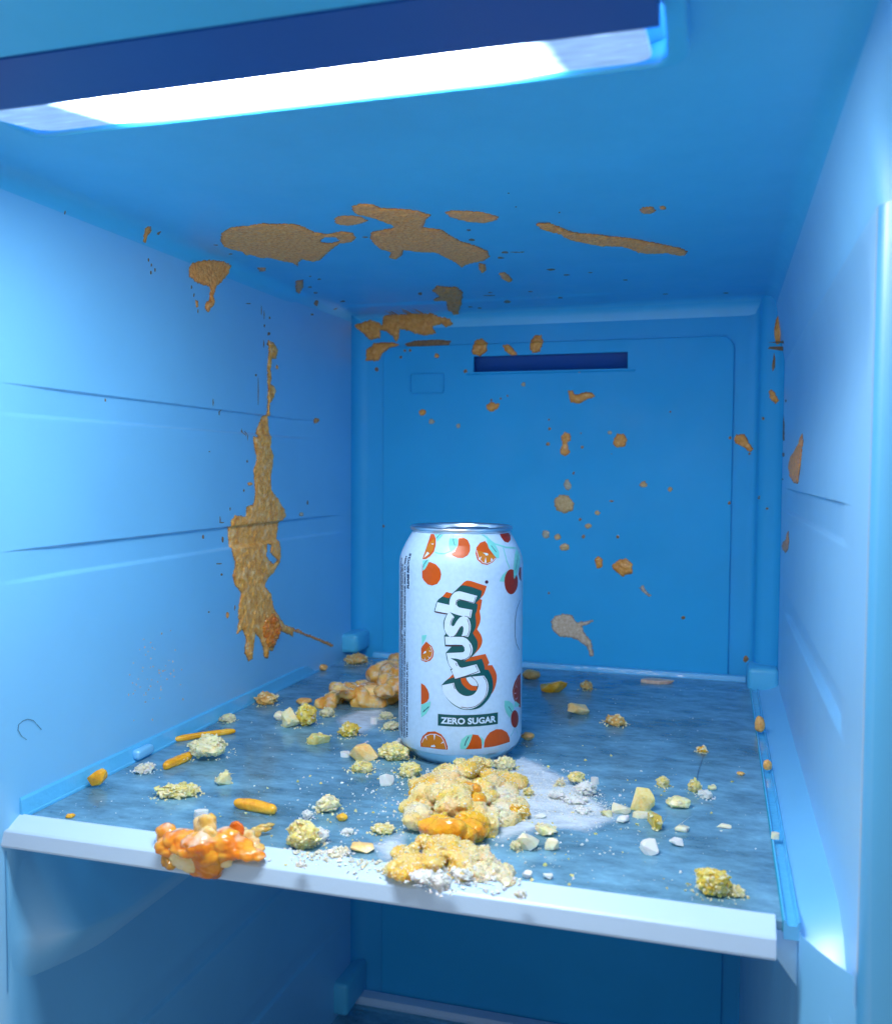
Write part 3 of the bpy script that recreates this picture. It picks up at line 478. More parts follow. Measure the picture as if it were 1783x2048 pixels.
SPECKS=[
['ceil',-144.22,131.01,1.39,0.36,-1.4,3.07],
['ceil',-155.37,154.75,1.93,0.5,-2.27,4.99],
['ceil',-138.29,166.64,2.11,0.55,-1.43,3.42],
['ceil',-122.7,88.99,1.29,0.34,-0.9,1.99],
['ceil',-124.55,79.05,0.85,0.22,-0.59,1.28],
['ceil',-166.6,71.56,2.0,0.53,-1.39,2.55],
['ceil',-73.68,152.86,1.54,0.4,-1.82,5.6],
['ceil',-152.57,-47.46,1.03,0.28,-0.8,1.2],
['ceil',4.43,-6.01,1.13,0.3,-0.47,1.74],
['ceil',0.6,15.3,1.41,0.38,-0.38,1.43],
['ceil',11.58,46.59,1.74,0.46,-0.49,2.13],
['ceil',6.19,58.42,1.52,0.41,-0.39,1.68],
['ceil',17.77,48.24,3.1,0.83,-0.23,1.07],
['ceil',-170.77,85.33,2.92,0.77,-0.72,1.34],
['ceil',-159.02,91.48,1.47,0.39,-0.7,1.36],
['ceil',-139.54,111.52,1.35,0.35,-1.0,2.16],
['ceil',-28.38,171.62,4.65,1.21,-0.41,1.65],
['ceil',-19.81,191.82,2.54,0.66,-1.19,5.27],
['ceil',-45.33,212.01,1.49,0.38,-0.72,2.81],
['ceil',-43.69,256.71,1.4,0.36,-0.76,3.17],
['ceil',-30.83,265.62,1.23,0.32,-0.94,4.32],
['ceil',-58.27,305.49,1.31,0.33,-1.17,4.83],
['ceil',-78.04,265.06,1.44,0.37,-2.8,9.95],
['ceil',-52.99,-6.14,1.63,0.44,-0.53,1.35],
['ceil',-143.07,9.81,1.27,0.34,-0.86,1.51],
['ceil',-140.08,-11.57,1.46,0.39,-0.81,1.38],
['ceil',-191.59,38.48,0.82,0.22,-2.91,4.62],
['ceil',11.53,47.6,2.19,0.59,-0.54,2.36],
['ceil',21.37,48.98,1.37,0.37,-0.25,1.18],
['ceil',6.26,60.28,1.97,0.53,-0.43,1.86],
['ceil',29.13,98.24,2.37,0.63,-0.5,2.81],
['ceil',36.25,116.67,2.13,0.56,-0.35,2.23],
['ceil',0.62,14.0,1.56,0.42,-0.55,2.09],
['ceil',4.42,-5.33,1.12,0.3,-0.39,1.44],
['ceil',55.26,-26.02,0.46,0.13,-0.21,1.28],
['ceil',37.08,-40.99,0.45,0.12,-0.17,0.81],
['ceil',38.38,-62.96,0.43,0.12,-0.16,0.73],
['ceil',51.68,113.55,1.52,0.4,-0.2,1.47],
['ceil',28.66,99.93,1.5,0.4,-0.25,1.42],
['ceil',3.13,164.8,1.68,0.44,-0.35,1.78],
['ceil',20.59,186.56,1.72,0.45,-0.31,1.88],
['ceil',43.74,229.72,1.81,0.47,-0.26,2.11],
['ceil',93.17,197.75,1.69,0.44,-0.1,1.89],
['ceil',133.68,204.54,1.68,0.44,0.01,1.89],
['ceil',-24.72,161.28,1.7,0.44,-0.43,1.78],
['ceil',-20.86,191.83,1.77,0.46,-0.44,1.95],
['ceil',-50.99,205.21,1.83,0.47,-0.55,2.05],
['ceil',70.68,142.28,1.57,0.41,-0.15,1.61],
['back',5.85,172.66,1.65,-0.0,0.02,-1.63],
['back',6.95,184.24,1.23,-0.01,0.01,-1.22],
['back',31.96,170.19,1.21,-0.0,0.02,-1.21],
['back',25.73,150.39,1.01,0.01,0.01,-1.01],
['back',31.03,115.21,1.21,0.03,0.02,-1.22],
['back',33.83,102.28,1.41,0.04,0.02,-1.42],
['back',59.44,102.95,1.39,0.04,0.02,-1.41],
['back',54.51,129.55,1.79,0.03,0.01,-0.72],
['back',-105.65,246.95,1.34,-0.04,0.01,-1.26],
['back',-113.48,241.91,1.35,-0.04,0.01,-1.27],
['back',-110.13,247.09,1.12,-0.03,0.0,-1.05],
['back',-135.01,233.36,2.06,-0.05,0.01,-1.92],
['back',-60.05,229.4,1.73,-0.04,0.01,-1.66],
['back',-31.44,207.77,0.85,-0.01,0.01,-0.82],
['back',-26.18,209.73,0.84,-0.01,0.01,-0.82],
['back',-38.86,206.86,1.06,-0.02,0.01,-1.03],
['back',96.33,195.94,0.76,-0.01,0.01,-0.78],
['back',54.01,164.97,0.59,0.0,0.0,-0.24],
['back',30.82,180.66,0.6,-0.0,0.01,-0.6],
['back',7.74,58.0,0.83,0.04,0.01,-0.82],
['back',108.43,44.15,1.53,0.08,0.03,-1.59],
['back',139.25,129.48,1.29,0.02,0.03,-1.36],
['back',6.26,190.95,0.82,-0.01,0.01,-0.81],
['backw',159.08,133.95,1.1,0.02,0.02,-1.16],
['backw',164.7,126.34,0.91,0.02,0.02,-0.96],
['backw',160.68,190.16,1.27,-0.01,0.03,-1.34],
['backw',138.93,176.87,1.11,-0.0,0.02,-1.16],
['backw',152.6,165.28,0.92,0.0,0.02,-0.96],
['backw',152.78,15.68,2.03,0.13,0.04,-2.16],
['backw',-128.0,106.57,1.38,0.03,0.0,-1.3],
['left',84.28,241.92,2.1,0.3,-0.01,-1.21],
['left',85.65,252.64,1.31,0.21,-0.01,-0.97],
['left',78.36,246.46,1.03,0.15,-0.01,-1.08],
['left',74.09,255.33,0.51,0.08,-0.02,-3.57],
['left',77.89,253.57,0.51,0.08,-0.02,-3.11],
['left',66.32,212.87,1.49,0.15,-0.01,-0.94],
['left',69.48,202.5,0.5,0.04,-0.06,-9.51],
['left',82.94,235.09,1.57,0.21,-0.01,-1.21],
['left',77.26,234.34,0.77,0.1,-0.01,-2.4],
['left',13.36,191.35,0.42,0.03,-0.02,-2.17],
['left',23.88,186.59,0.65,0.04,-0.03,-2.65],
['left',54.48,156.81,1.2,0.01,-0.01,-0.93],
['left',50.07,138.42,1.18,-0.02,-0.01,-0.93],
['left',8.94,162.16,1.03,0.02,-0.0,-0.32],
['left',142.43,127.94,1.25,-0.04,-0.0,-1.61],
['left',32.76,127.45,0.67,-0.03,-0.01,-1.36],
['left',27.06,108.59,1.32,-0.09,-0.02,-2.02],
['left',19.34,94.7,3.87,-0.37,-0.0,-0.33],
['left',22.07,87.96,1.51,-0.16,-0.01,-0.78],
['left',4.93,111.78,1.22,-0.08,-0.01,-1.3],
['left',7.11,67.17,1.03,-0.15,-0.01,-0.55],
['left',186.54,275.33,2.46,0.41,0.0,-0.56],
['left',149.91,265.22,2.54,0.41,-0.0,-0.66],
['left',56.2,256.98,3.36,0.58,-0.0,-0.35],
['left',55.09,173.39,0.48,0.02,-0.03,-3.5],
['left',20.67,121.26,0.64,-0.03,-0.03,-2.66],
['left',22.81,119.48,3.47,-0.18,-0.0,-0.33],
['left',37.86,65.33,0.91,-0.13,-0.02,-1.84],
['left',-47.96,259.16,0.67,0.14,-0.01,-1.05],
['left',-50.6,261.19,0.67,0.15,-0.02,-1.04],
['left',-44.83,257.2,0.68,0.14,-0.01,-1.05],
['left',-48.46,255.14,0.67,0.14,-0.01,-1.05],
['left',-13.26,280.42,0.77,0.18,-0.01,-1.11],
['left',-9.45,254.71,0.78,0.15,-0.01,-1.13],
['left',-6.89,250.96,0.79,0.14,-0.01,-1.13],
['left',-3.24,247.36,0.8,0.14,-0.01,-1.14],
['left',-2.76,242.6,0.8,0.13,-0.01,-1.14],
['left',-115.02,268.65,0.51,0.14,-0.02,-0.91],
['left',-87.86,289.0,0.57,0.17,-0.02,-0.96],
['left',-84.6,185.59,0.59,0.04,-0.02,-0.98],
['left',-51.82,35.85,0.8,-0.18,-0.01,-0.5],
['left',-65.65,36.67,0.76,-0.17,-0.0,-0.21],
['left',-57.73,62.11,0.7,-0.12,-0.0,-0.29],
['left',-47.69,55.03,0.37,-0.07,-0.01,-0.37],
['left',-43.9,41.31,0.74,-0.16,-0.01,-0.57],
['left',-67.64,41.15,0.65,-0.14,-0.01,-0.37],
['left',-42.45,39.35,0.62,-0.13,-0.0,-0.26],
['left',-50.03,56.21,0.6,-0.11,-0.01,-0.47],
['left',-28.28,51.0,0.59,-0.11,-0.01,-0.49],
['left',-61.16,37.44,0.51,-0.12,-0.01,-0.41],
['left',-67.08,35.3,0.58,-0.13,-0.01,-0.45],
['left',-56.26,33.28,0.64,-0.15,-0.0,-0.29],
['left',-69.99,45.88,0.72,-0.15,-0.01,-0.37],
['left',-56.69,28.5,0.76,-0.18,-0.01,-0.37],
['left',-41.25,62.38,0.77,-0.13,-0.01,-0.57],
['left',-62.76,42.11,0.6,-0.13,-0.0,-0.31],
['left',-45.48,36.87,0.61,-0.13,-0.01,-0.46],
['left',-51.37,50.69,0.42,-0.08,-0.01,-0.46],
['left',-34.52,46.34,0.41,-0.08,-0.0,-0.27],
['left',-50.61,17.43,0.62,-0.16,-0.01,-0.56],
['left',-33.05,38.6,0.64,-0.13,-0.01,-0.61],
['left',-64.44,39.51,0.5,-0.11,-0.01,-0.55],
['left',-66.73,51.29,0.54,-0.11,-0.01,-0.36],
['left',-66.9,21.28,0.45,-0.12,-0.01,-0.37],
['left',-40.34,41.64,0.84,-0.18,-0.01,-0.48],
['left',-49.5,45.97,0.67,-0.14,-0.01,-0.55],
['left',-59.0,45.48,0.62,-0.13,-0.0,-0.26],
['left',-42.35,31.86,0.57,-0.13,-0.01,-0.61],
['left',-30.11,39.91,0.76,-0.16,-0.01,-0.64],
['left',-51.95,46.01,0.38,-0.08,-0.01,-0.48],
['left',-23.45,30.43,0.63,-0.14,-0.0,-0.34],
['left',-71.02,35.72,0.51,-0.12,-0.01,-0.51],
['left',-43.95,42.82,0.71,-0.15,-0.01,-0.44],
['left',-56.88,57.76,0.69,-0.13,-0.01,-0.61],
['left',-42.6,33.57,0.42,-0.09,-0.01,-0.56],
['left',-43.31,27.44,0.53,-0.13,-0.01,-0.4],
['left',-37.88,44.03,0.54,-0.11,-0.0,-0.35],
['left',-36.72,36.44,0.81,-0.18,-0.01,-0.49],
['left',-61.2,57.27,0.46,-0.09,-0.0,-0.33],
['left',-56.16,53.53,0.37,-0.07,-0.01,-0.43],
['left',-53.6,34.44,0.64,-0.15,-0.01,-0.46],
['left',-50.89,39.13,0.74,-0.16,-0.01,-0.35],
['left',-30.74,44.91,0.56,-0.11,-0.01,-0.59],
['left',-54.75,40.31,0.46,-0.1,-0.0,-0.23],
['left',-57.93,32.48,0.53,-0.12,-0.0,-0.32],
['left',-53.84,54.93,0.46,-0.09,-0.01,-0.44],
['left',-51.42,59.26,0.79,-0.14,-0.01,-0.36],
['left',-20.95,21.48,0.9,-0.21,-0.01,-0.62],
['left',-29.59,36.32,0.87,-0.19,-0.01,-0.53],
['left',-22.08,38.68,0.5,-0.1,-0.01,-0.41],
['left',-49.57,28.59,0.49,-0.12,-0.0,-0.27],
['left',-58.54,47.3,0.45,-0.09,-0.01,-0.36],
['left',-32.72,62.58,0.7,-0.12,-0.0,-0.28],
['left',-38.33,41.64,0.66,-0.14,-0.0,-0.23],
['left',-56.07,32.27,0.43,-0.1,-0.01,-0.35],
['right',416.2,294.73,-10.46,-1.69,-0.92,-2.25],
['right',206.31,241.88,-9.09,-1.22,-0.41,-1.26],
['right',212.61,238.46,-4.66,-0.59,-0.56,-1.69],
['right',431.68,239.77,-8.17,-0.8,-0.42,-0.98],
['right',603.98,124.15,-23.07,0.61,-0.58,-1.12],
['right',425.14,118.43,-13.42,0.51,-0.47,-1.06],
['right',552.98,207.64,-27.63,-1.51,-0.76,-1.58],
['right',629.92,329.34,-12.12,-1.96,-0.43,-0.89],
['right',192.73,200.4,-4.4,-0.32,-0.4,-1.22],
['right',204.8,147.16,-6.1,0.05,-0.21,-0.61]]
PALE_SPECKS=[['left',-51.82,35.85,0.8,-0.18,-0.01,-0.5],['left',-65.65,36.67,0.76,-0.17,-0.0,-0.21],['left',-57.73,62.11,0.7,-0.12,-0.0,-0.29],['left',-47.69,55.03,0.37,-0.07,-0.01,-0.37],['left',-43.9,41.31,0.74,-0.16,-0.01,-0.57],['left',-67.64,41.15,0.65,-0.14,-0.01,-0.37],['left',-42.45,39.35,0.62,-0.13,-0.0,-0.26],['left',-50.03,56.21,0.6,-0.11,-0.01,-0.47],['left',-28.28,51.0,0.59,-0.11,-0.01,-0.49],['left',-61.16,37.44,0.51,-0.12,-0.01,-0.41],['left',-67.08,35.3,0.58,-0.13,-0.01,-0.45],['left',-56.26,33.28,0.64,-0.15,-0.0,-0.29],['left',-69.99,45.88,0.72,-0.15,-0.01,-0.37],['left',-56.69,28.5,0.76,-0.18,-0.01,-0.37],['left',-41.25,62.38,0.77,-0.13,-0.01,-0.57],['left',-62.76,42.11,0.6,-0.13,-0.0,-0.31],['left',-45.48,36.87,0.61,-0.13,-0.01,-0.46],['left',-51.37,50.69,0.42,-0.08,-0.01,-0.46],['left',-34.52,46.34,0.41,-0.08,-0.0,-0.27],['left',-50.61,17.43,0.62,-0.16,-0.01,-0.56],['left',-33.05,38.6,0.64,-0.13,-0.01,-0.61],['left',-64.44,39.51,0.5,-0.11,-0.01,-0.55],['left',-66.73,51.29,0.54,-0.11,-0.01,-0.36],['left',-66.9,21.28,0.45,-0.12,-0.01,-0.37],['left',-40.34,41.64,0.84,-0.18,-0.01,-0.48],['left',-49.5,45.97,0.67,-0.14,-0.01,-0.55],['left',-59.0,45.48,0.62,-0.13,-0.0,-0.26],['left',-42.35,31.86,0.57,-0.13,-0.01,-0.61],['left',-30.11,39.91,0.76,-0.16,-0.01,-0.64],['left',-51.95,46.01,0.38,-0.08,-0.01,-0.48],['left',-23.45,30.43,0.63,-0.14,-0.0,-0.34],['left',-71.02,35.72,0.51,-0.12,-0.01,-0.51],['left',-43.95,42.82,0.71,-0.15,-0.01,-0.44],['left',-56.88,57.76,0.69,-0.13,-0.01,-0.61],['left',-42.6,33.57,0.42,-0.09,-0.01,-0.56],['left',-43.31,27.44,0.53,-0.13,-0.01,-0.4],['left',-37.88,44.03,0.54,-0.11,-0.0,-0.35],['left',-36.72,36.44,0.81,-0.18,-0.01,-0.49],['left',-61.2,57.27,0.46,-0.09,-0.0,-0.33],['left',-56.16,53.53,0.37,-0.07,-0.01,-0.43],['left',-53.6,34.44,0.64,-0.15,-0.01,-0.46],['left',-50.89,39.13,0.74,-0.16,-0.01,-0.35],['left',-30.74,44.91,0.56,-0.11,-0.01,-0.59],['left',-54.75,40.31,0.46,-0.1,-0.0,-0.23],['left',-57.93,32.48,0.53,-0.12,-0.0,-0.32],['left',-53.84,54.93,0.46,-0.09,-0.01,-0.44],['left',-51.42,59.26,0.79,-0.14,-0.01,-0.36],['left',-20.95,21.48,0.9,-0.21,-0.01,-0.62],['left',-29.59,36.32,0.87,-0.19,-0.01,-0.53],['left',-22.08,38.68,0.5,-0.1,-0.01,-0.41],['left',-49.57,28.59,0.49,-0.12,-0.0,-0.27],['left',-58.54,47.3,0.45,-0.09,-0.01,-0.36],['left',-32.72,62.58,0.7,-0.12,-0.0,-0.28],['left',-38.33,41.64,0.66,-0.14,-0.0,-0.23],['left',-56.07,32.27,0.43,-0.1,-0.01,-0.35]]
ART=[
['logo','orange',1,[[4.526,90.252],[5.226,90.936],[5.92,91.612],[6.638,92.312],[7.416,93.071],[8.217,93.852],[8.946,94.569],[9.862,95.527],[10.622,96.27],[11.674,96.8],[12.296,96.943],[13.803,96.679],[15.423,96.176],[17.544,95.451],[19.914,94.619],[22.234,93.812],[21.86,92.745],[21.49,91.651],[21.088,90.619],[20.653,89.727],[19.992,88.836],[19.265,88.148],[18.538,87.462],[19.784,86.989],[19.557,85.675],[19.321,84.297],[19.116,83.042],[18.92,82.128],[18.437,81.506],[18.582,80.599],[18.834,79.409],[18.992,78.294],[18.999,77.042],[18.75,75.744],[18.46,74.924],[18.073,74.022],[17.634,73.096],[17.228,72.179],[17.939,71.231],[18.664,70.274],[19.251,69.323],[19.792,67.808],[20.055,66.511],[19.959,65.337],[19.665,64.277],[19.08,63.029],[18.376,62.145],[17.497,61.224],[16.659,60.364],[15.928,59.625],[15.222,58.956],[14.515,58.287],[16.3,58.607],[18.109,58.909],[19.946,59.193],[21.835,59.45],[22.372,58.287],[22.908,57.123],[23.464,55.949],[23.997,54.784],[23.062,53.568],[24.379,53.513],[25.719,53.449],[26.34,52.368],[27.008,51.263],[27.608,50.194],[28.058,49.217],[28.399,48.103],[28.493,47.131],[28.505,46.135],[28.4,45.104],[28.214,44.048],[27.877,42.968],[27.55,42.117],[27.178,41.231],[26.708,40.349],[26.114,39.501],[25.331,38.707],[24.409,37.94],[23.441,37.18],[22.497,36.42],[19.808,38.958],[17.148,41.555],[14.661,43.85],[12.463,45.513],[10.582,46.349],[8.924,46.593],[7.441,46.553],[6.086,46.535],[4.909,46.575],[3.911,46.527],[2.976,46.436],[2.005,46.362],[2.913,47.169],[3.821,47.976],[4.578,48.838],[5.133,49.358],[5.551,49.955],[5.84,51.873],[5.95,54.843],[5.978,58.801],[5.967,63.031],[5.956,66.807],[6.001,70.066],[6.059,73.138],[6.053,75.953],[5.88,78.398],[5.535,80.409],[5.05,82.036],[4.444,83.431],[3.704,84.709],[2.792,85.845],[1.713,86.785],[0.564,87.646],[-0.569,88.539],[0.172,89.369],[0.898,90.192],[1.612,91.009],[3.054,90.646],[4.21,90.354]]],
['logo','green',2,[[8.948,94.355],[10.002,94.559],[11.271,94.361],[12.157,94.182],[13.177,93.923],[14.259,93.611],[15.332,93.268],[16.376,92.891],[17.451,92.462],[18.53,92.016],[19.622,91.571],[19.435,90.38],[19.247,89.189],[18.877,88.085],[18.187,87.133],[17.33,86.262],[16.472,85.393],[17.463,84.728],[17.33,83.625],[17.21,82.516],[17.046,81.552],[16.627,80.618],[16.296,79.659],[16.358,78.622],[16.529,77.424],[16.655,76.241],[16.667,75.15],[16.635,74.073],[16.454,73.058],[16.084,72.11],[15.578,71.215],[15.072,70.321],[15.601,69.446],[16.129,68.57],[16.612,67.719],[17.236,66.645],[17.612,65.447],[17.652,64.334],[17.551,63.062],[17.195,61.838],[16.728,60.933],[16.081,60.033],[15.379,59.198],[14.73,58.495],[13.471,57.639],[12.383,57.045],[11.219,55.887],[12.631,56.058],[14.094,56.209],[15.483,56.362],[16.695,56.512],[17.901,56.742],[18.849,56.981],[19.797,57.22],[20.295,56.005],[20.81,54.78],[21.188,53.709],[21.397,52.537],[21.437,51.547],[22.483,51.364],[23.55,51.17],[24.153,50.121],[24.779,49.062],[25.281,47.999],[25.689,46.919],[25.996,45.825],[26.189,44.672],[26.267,43.724],[26.296,42.718],[26.244,41.723],[26.106,40.795],[25.733,39.698],[25.231,38.679],[24.646,37.717],[24.043,36.817],[23.358,35.974],[22.521,35.12],[21.757,34.411],[20.925,33.647],[20.023,32.943],[19.104,32.378],[18.164,31.989],[17.198,31.716],[16.193,31.534],[15.137,31.419],[13.983,31.357],[12.735,31.384],[11.516,31.472],[10.43,31.616],[9.257,31.912],[8.248,32.333],[7.238,32.866],[6.437,33.311],[5.634,33.807],[4.828,34.391],[4.016,35.103],[3.163,35.999],[2.265,37.025],[1.43,38.125],[0.734,39.207],[0.232,40.259],[-0.122,41.333],[-0.407,42.422],[-0.732,43.499],[0.136,44.495],[1.004,45.49],[2.005,46.362],[2.896,46.869],[3.87,47.278],[4.876,47.642],[5.862,48.023],[5.348,49.019],[4.839,50.026],[4.318,51.012],[3.805,52.009],[4.769,52.263],[3.689,53.072],[3.18,53.983],[2.622,55.177],[2.155,56.418],[1.928,57.341],[1.764,58.296],[1.626,59.265],[1.476,60.228],[2.188,61.019],[2.879,61.791],[3.579,62.572],[4.271,63.344],[3.2,63.377],[2.11,63.392],[1.018,63.407],[0.872,64.87],[0.705,66.403],[0.571,67.79],[0.554,68.83],[1.418,69.723],[0.993,70.757],[0.556,71.782],[0.259,72.863],[0.139,74.051],[0.175,75.302],[0.354,76.496],[0.731,77.58],[1.265,78.614],[1.799,79.649],[0.157,79.915],[-1.501,80.176],[-3.192,80.423],[-4.922,80.656],[-4.541,82.084],[-4.154,83.564],[-3.752,84.945],[-3.263,86.097],[-2.435,87.146],[-1.486,87.871],[-0.571,88.58],[0.575,88.349],[1.706,88.112],[2.826,87.868],[3.466,88.525],[3.907,89.31],[4.526,90.252],[5.505,91.204],[6.64,92.208],[7.394,92.989],[8.17,93.788]]],
['logo','white',3,[[-3.134,85.575],[-1.526,85.304],[0.064,85.027],[1.626,84.737],[3.174,84.442],[3.265,85.969],[3.418,87.029],[3.687,88.109],[4.149,89.025],[4.745,89.837],[5.441,90.571],[6.221,91.137],[7.911,91.482],[8.638,91.423],[10.026,91.076],[11.428,90.709],[13.226,90.205],[15.19,89.645],[17.101,89.093],[16.73,88.145],[16.346,87.203],[15.974,86.256],[15.602,85.308],[13.632,85.837],[11.576,86.39],[9.729,86.853],[8.363,87.145],[7.308,86.81],[6.787,85.635],[7.008,84.153],[7.966,83.364],[9.23,83.08],[10.941,82.754],[12.841,82.394],[14.658,82.033],[14.472,81.022],[14.277,80.019],[14.082,79.017],[13.895,78.006],[12.735,78.298],[11.549,78.589],[10.427,78.866],[9.473,79.088],[8.246,79.331],[7.146,79.594],[6.09,79.94],[4.914,80.365],[3.733,80.784],[2.878,80.117],[1.543,80.243],[-0.282,80.498],[-2.364,80.774],[-4.396,81.009],[-4.082,82.151],[-3.767,83.293],[-3.451,84.434]]],
['logo','white',3,[[2.335,79.987],[3.728,80.672],[4.378,79.916],[5.028,79.16],[5.67,78.396],[5.094,77.433],[4.616,76.452],[4.359,75.297],[4.308,74.315],[4.844,73.69],[5.696,74.143],[6.169,75.007],[6.744,76.078],[7.544,77.231],[8.422,78.227],[10.108,78.982],[11.805,78.663],[12.504,78.057],[13.087,77.17],[13.562,75.974],[13.857,74.604],[13.924,73.653],[13.905,72.646],[13.773,71.624],[13.489,70.587],[13.108,69.518],[12.726,68.448],[11.626,68.602],[10.53,68.746],[9.436,68.883],[9.832,69.965],[10.162,71.013],[10.332,72.049],[10.359,72.933],[9.931,73.884],[9.088,73.558],[8.498,72.721],[7.831,71.629],[7.111,70.387],[6.363,69.26],[4.883,68.268],[3.593,68.368],[2.713,68.98],[1.86,69.855],[1.197,70.85],[0.751,72.038],[0.638,72.998],[0.63,74.04],[0.693,75.022],[0.84,76.222],[1.16,77.387],[1.693,78.794]]],
['logo','white',3,[[1.031,68.316],[3.533,68.39],[6.109,68.439],[8.434,68.429],[10.18,68.356],[11.88,67.607],[12.667,66.868],[13.387,65.987],[14.046,65.053],[14.581,64.045],[14.91,62.999],[15.02,61.909],[14.881,60.726],[14.507,59.567],[13.855,58.544],[13.013,57.686],[11.97,57.083],[10.895,56.743],[9.2,56.839],[8.119,57.14],[6.864,57.443],[5.892,57.524],[4.835,57.549],[3.771,57.564],[4.985,56.942],[6.193,56.311],[7.089,55.747],[7.627,54.586],[8.377,53.316],[9.544,52.795],[10.957,53.085],[12.865,53.535],[14.99,54.029],[17.039,54.469],[17.541,53.404],[18.043,52.34],[18.559,51.265],[19.059,50.201],[15.793,49.545],[12.601,48.821],[9.444,48.036],[6.293,47.18],[5.807,48.288],[5.321,49.397],[4.836,50.506],[4.344,51.605],[5.091,52.061],[3.902,53.186],[3.318,54.129],[2.812,55.276],[2.492,56.662],[2.254,58.027],[2.067,59.075],[1.921,60.044],[4.202,60.242],[6.575,60.409],[8.698,60.547],[10.233,60.685],[10.97,61.43],[10.851,63.138],[9.783,64.417],[8.215,64.509],[6.077,64.489],[3.69,64.388],[1.385,64.28],[1.304,65.295],[1.213,66.302],[1.122,67.309]]],
['logo','white',3,[[-0.474,43.507],[1.123,43.946],[2.683,44.351],[4.241,44.757],[5.775,45.129],[6.104,43.317],[6.653,42.155],[7.398,41.008],[8.292,40.072],[9.318,39.314],[10.448,38.772],[11.659,38.459],[12.953,38.413],[14.227,38.619],[15.379,39.089],[16.388,39.824],[17.217,40.909],[17.794,42.118],[18.032,43.233],[17.994,44.255],[17.212,45.792],[16.453,46.666],[15.677,47.455],[14.805,48.275],[16.325,48.344],[17.855,48.404],[19.413,48.444],[21.003,48.462],[21.735,47.552],[22.422,46.525],[22.836,45.628],[23.229,44.618],[23.506,43.639],[23.649,42.363],[23.528,41.055],[23.311,40.037],[22.97,38.961],[22.491,37.919],[21.851,36.926],[21.054,35.978],[20.198,35.099],[19.285,34.284],[18.309,33.537],[17.318,32.914],[16.316,32.45],[15.309,32.097],[14.274,31.869],[13.22,31.728],[12.14,31.713],[11.068,31.819],[10.01,32.087],[8.955,32.477],[7.874,32.98],[7.025,33.418],[6.155,33.932],[5.286,34.497],[4.451,35.126],[3.622,35.857],[2.796,36.677],[2.035,37.511],[1.4,38.283],[0.791,39.18],[0.382,40.023],[0.057,40.867],[-0.263,42.181]]],
['logo','orange',3,[[9.052,47.334],[10.323,47.55],[11.594,47.766],[12.029,46.372],[12.705,45.481],[13.54,44.63],[14.366,43.987],[15.272,43.51],[16.283,43.314],[17.35,43.208],[17.3,42.248],[17.25,41.288],[15.909,41.176],[14.637,41.181],[13.52,41.517],[12.488,42.082],[11.456,42.9],[10.561,43.809],[9.931,44.664],[9.488,45.523]]],
['logo','white',4,[[11.809,47.757],[12.978,48.034],[14.153,48.3],[15.297,47.401],[16.335,46.47],[17.072,45.433],[17.557,44.486],[17.668,43.415],[16.3,43.516],[15.052,43.734],[14.092,44.323],[13.319,45.067],[12.243,46.578]]],
['logo','maroon',4,[[16.592,88.742],[15.462,85.596],[12.135,86.259],[7.931,87.3],[6.921,86.619],[6.53,84.541],[6.216,84.601],[6.639,86.771],[7.947,87.62],[12.207,86.571],[15.306,85.876],[16.29,88.846]]],
['logo','maroon',4,[[-4.36,80.832],[2.035,80.113],[1.979,79.617],[-4.416,80.336]]],
['logo','maroon',4,[[14.056,81.811],[13.501,78.33],[10.816,78.841],[10.878,79.135],[13.297,78.55],[13.76,81.855]]],
['logo','maroon',4,[[12.387,77.546],[13.484,74.211],[13.396,71.39],[12.389,68.856],[9.554,68.621],[9.53,68.941],[12.203,69.116],[13.082,71.452],[13.168,74.159],[12.083,77.446]]],
['logo','maroon',4,[[9.791,73.875],[8.778,73.264],[7.11,70.264],[5.591,68.482],[3.832,68.199],[3.79,68.475],[5.441,68.718],[6.876,70.418],[8.554,73.432],[9.645,74.113]]],
['logo','maroon',4,[[5.163,78.095],[4.123,75.966],[3.926,74.071],[3.628,74.103],[3.837,76.054],[4.893,78.227]]],
['logo','maroon',4,[[13.544,64.861],[14.541,61.702],[13.57,58.438],[11.593,57.12],[9.451,56.579],[9.373,56.889],[11.463,57.412],[13.3,58.612],[14.221,61.7],[13.24,64.765]]],
['logo','maroon',4,[[1.45,64.026],[9.775,64.361],[9.797,63.811],[1.472,63.476]]],
['logo','maroon',4,[[6.7,55.353],[7.348,53.661],[7.068,53.553],[6.42,55.245]]],
['logo','maroon',4,[[16.651,54.036],[18.2,50.667],[12.494,48.756],[6.561,46.903],[6.453,47.247],[12.384,49.098],[17.92,50.893],[16.329,53.876]]],
['logo','maroon',4,[[5.498,44.832],[5.826,43.357],[6.361,41.987],[6.081,41.877],[5.538,43.269],[5.206,44.766]]],
['logo','maroon',4,[[20.792,48.031],[22.334,45.744],[23.078,42.833],[22.628,39.386],[21.467,36.636],[19.174,34.407],[16.482,32.823],[12.558,32.188],[9.335,32.745],[9.387,33.041],[12.554,32.488],[16.386,33.107],[18.992,34.645],[21.221,36.808],[22.338,39.462],[22.778,42.819],[22.06,45.622],[20.544,47.863]]],
['logo','maroon',4,[[14.76,48.316],[16.63,46.524],[17.867,44.516],[18.104,42.982],[17.906,42.952],[17.683,44.44],[16.476,46.398],[14.622,48.172]]],
['logo','maroon',3,[[23.081,95.906],[22.953,95.464],[22.602,95.15],[22.109,95.051],[21.627,95.188],[21.262,95.531],[21.132,95.982],[21.259,96.423],[21.61,96.737],[22.102,96.836],[22.584,96.7],[22.95,96.357]]],
['fruit','orange',2,[[-11.729,120.83],[-9.408,119.539],[-7.158,116.921],[-6.097,113.876],[-6.315,110.785],[-7.944,108.502],[-10.112,107.056],[-12.35,106.703],[-12.556,107.36],[-12.098,110.509],[-11.978,112.49],[-11.951,114.522],[-12.093,118.088]]],
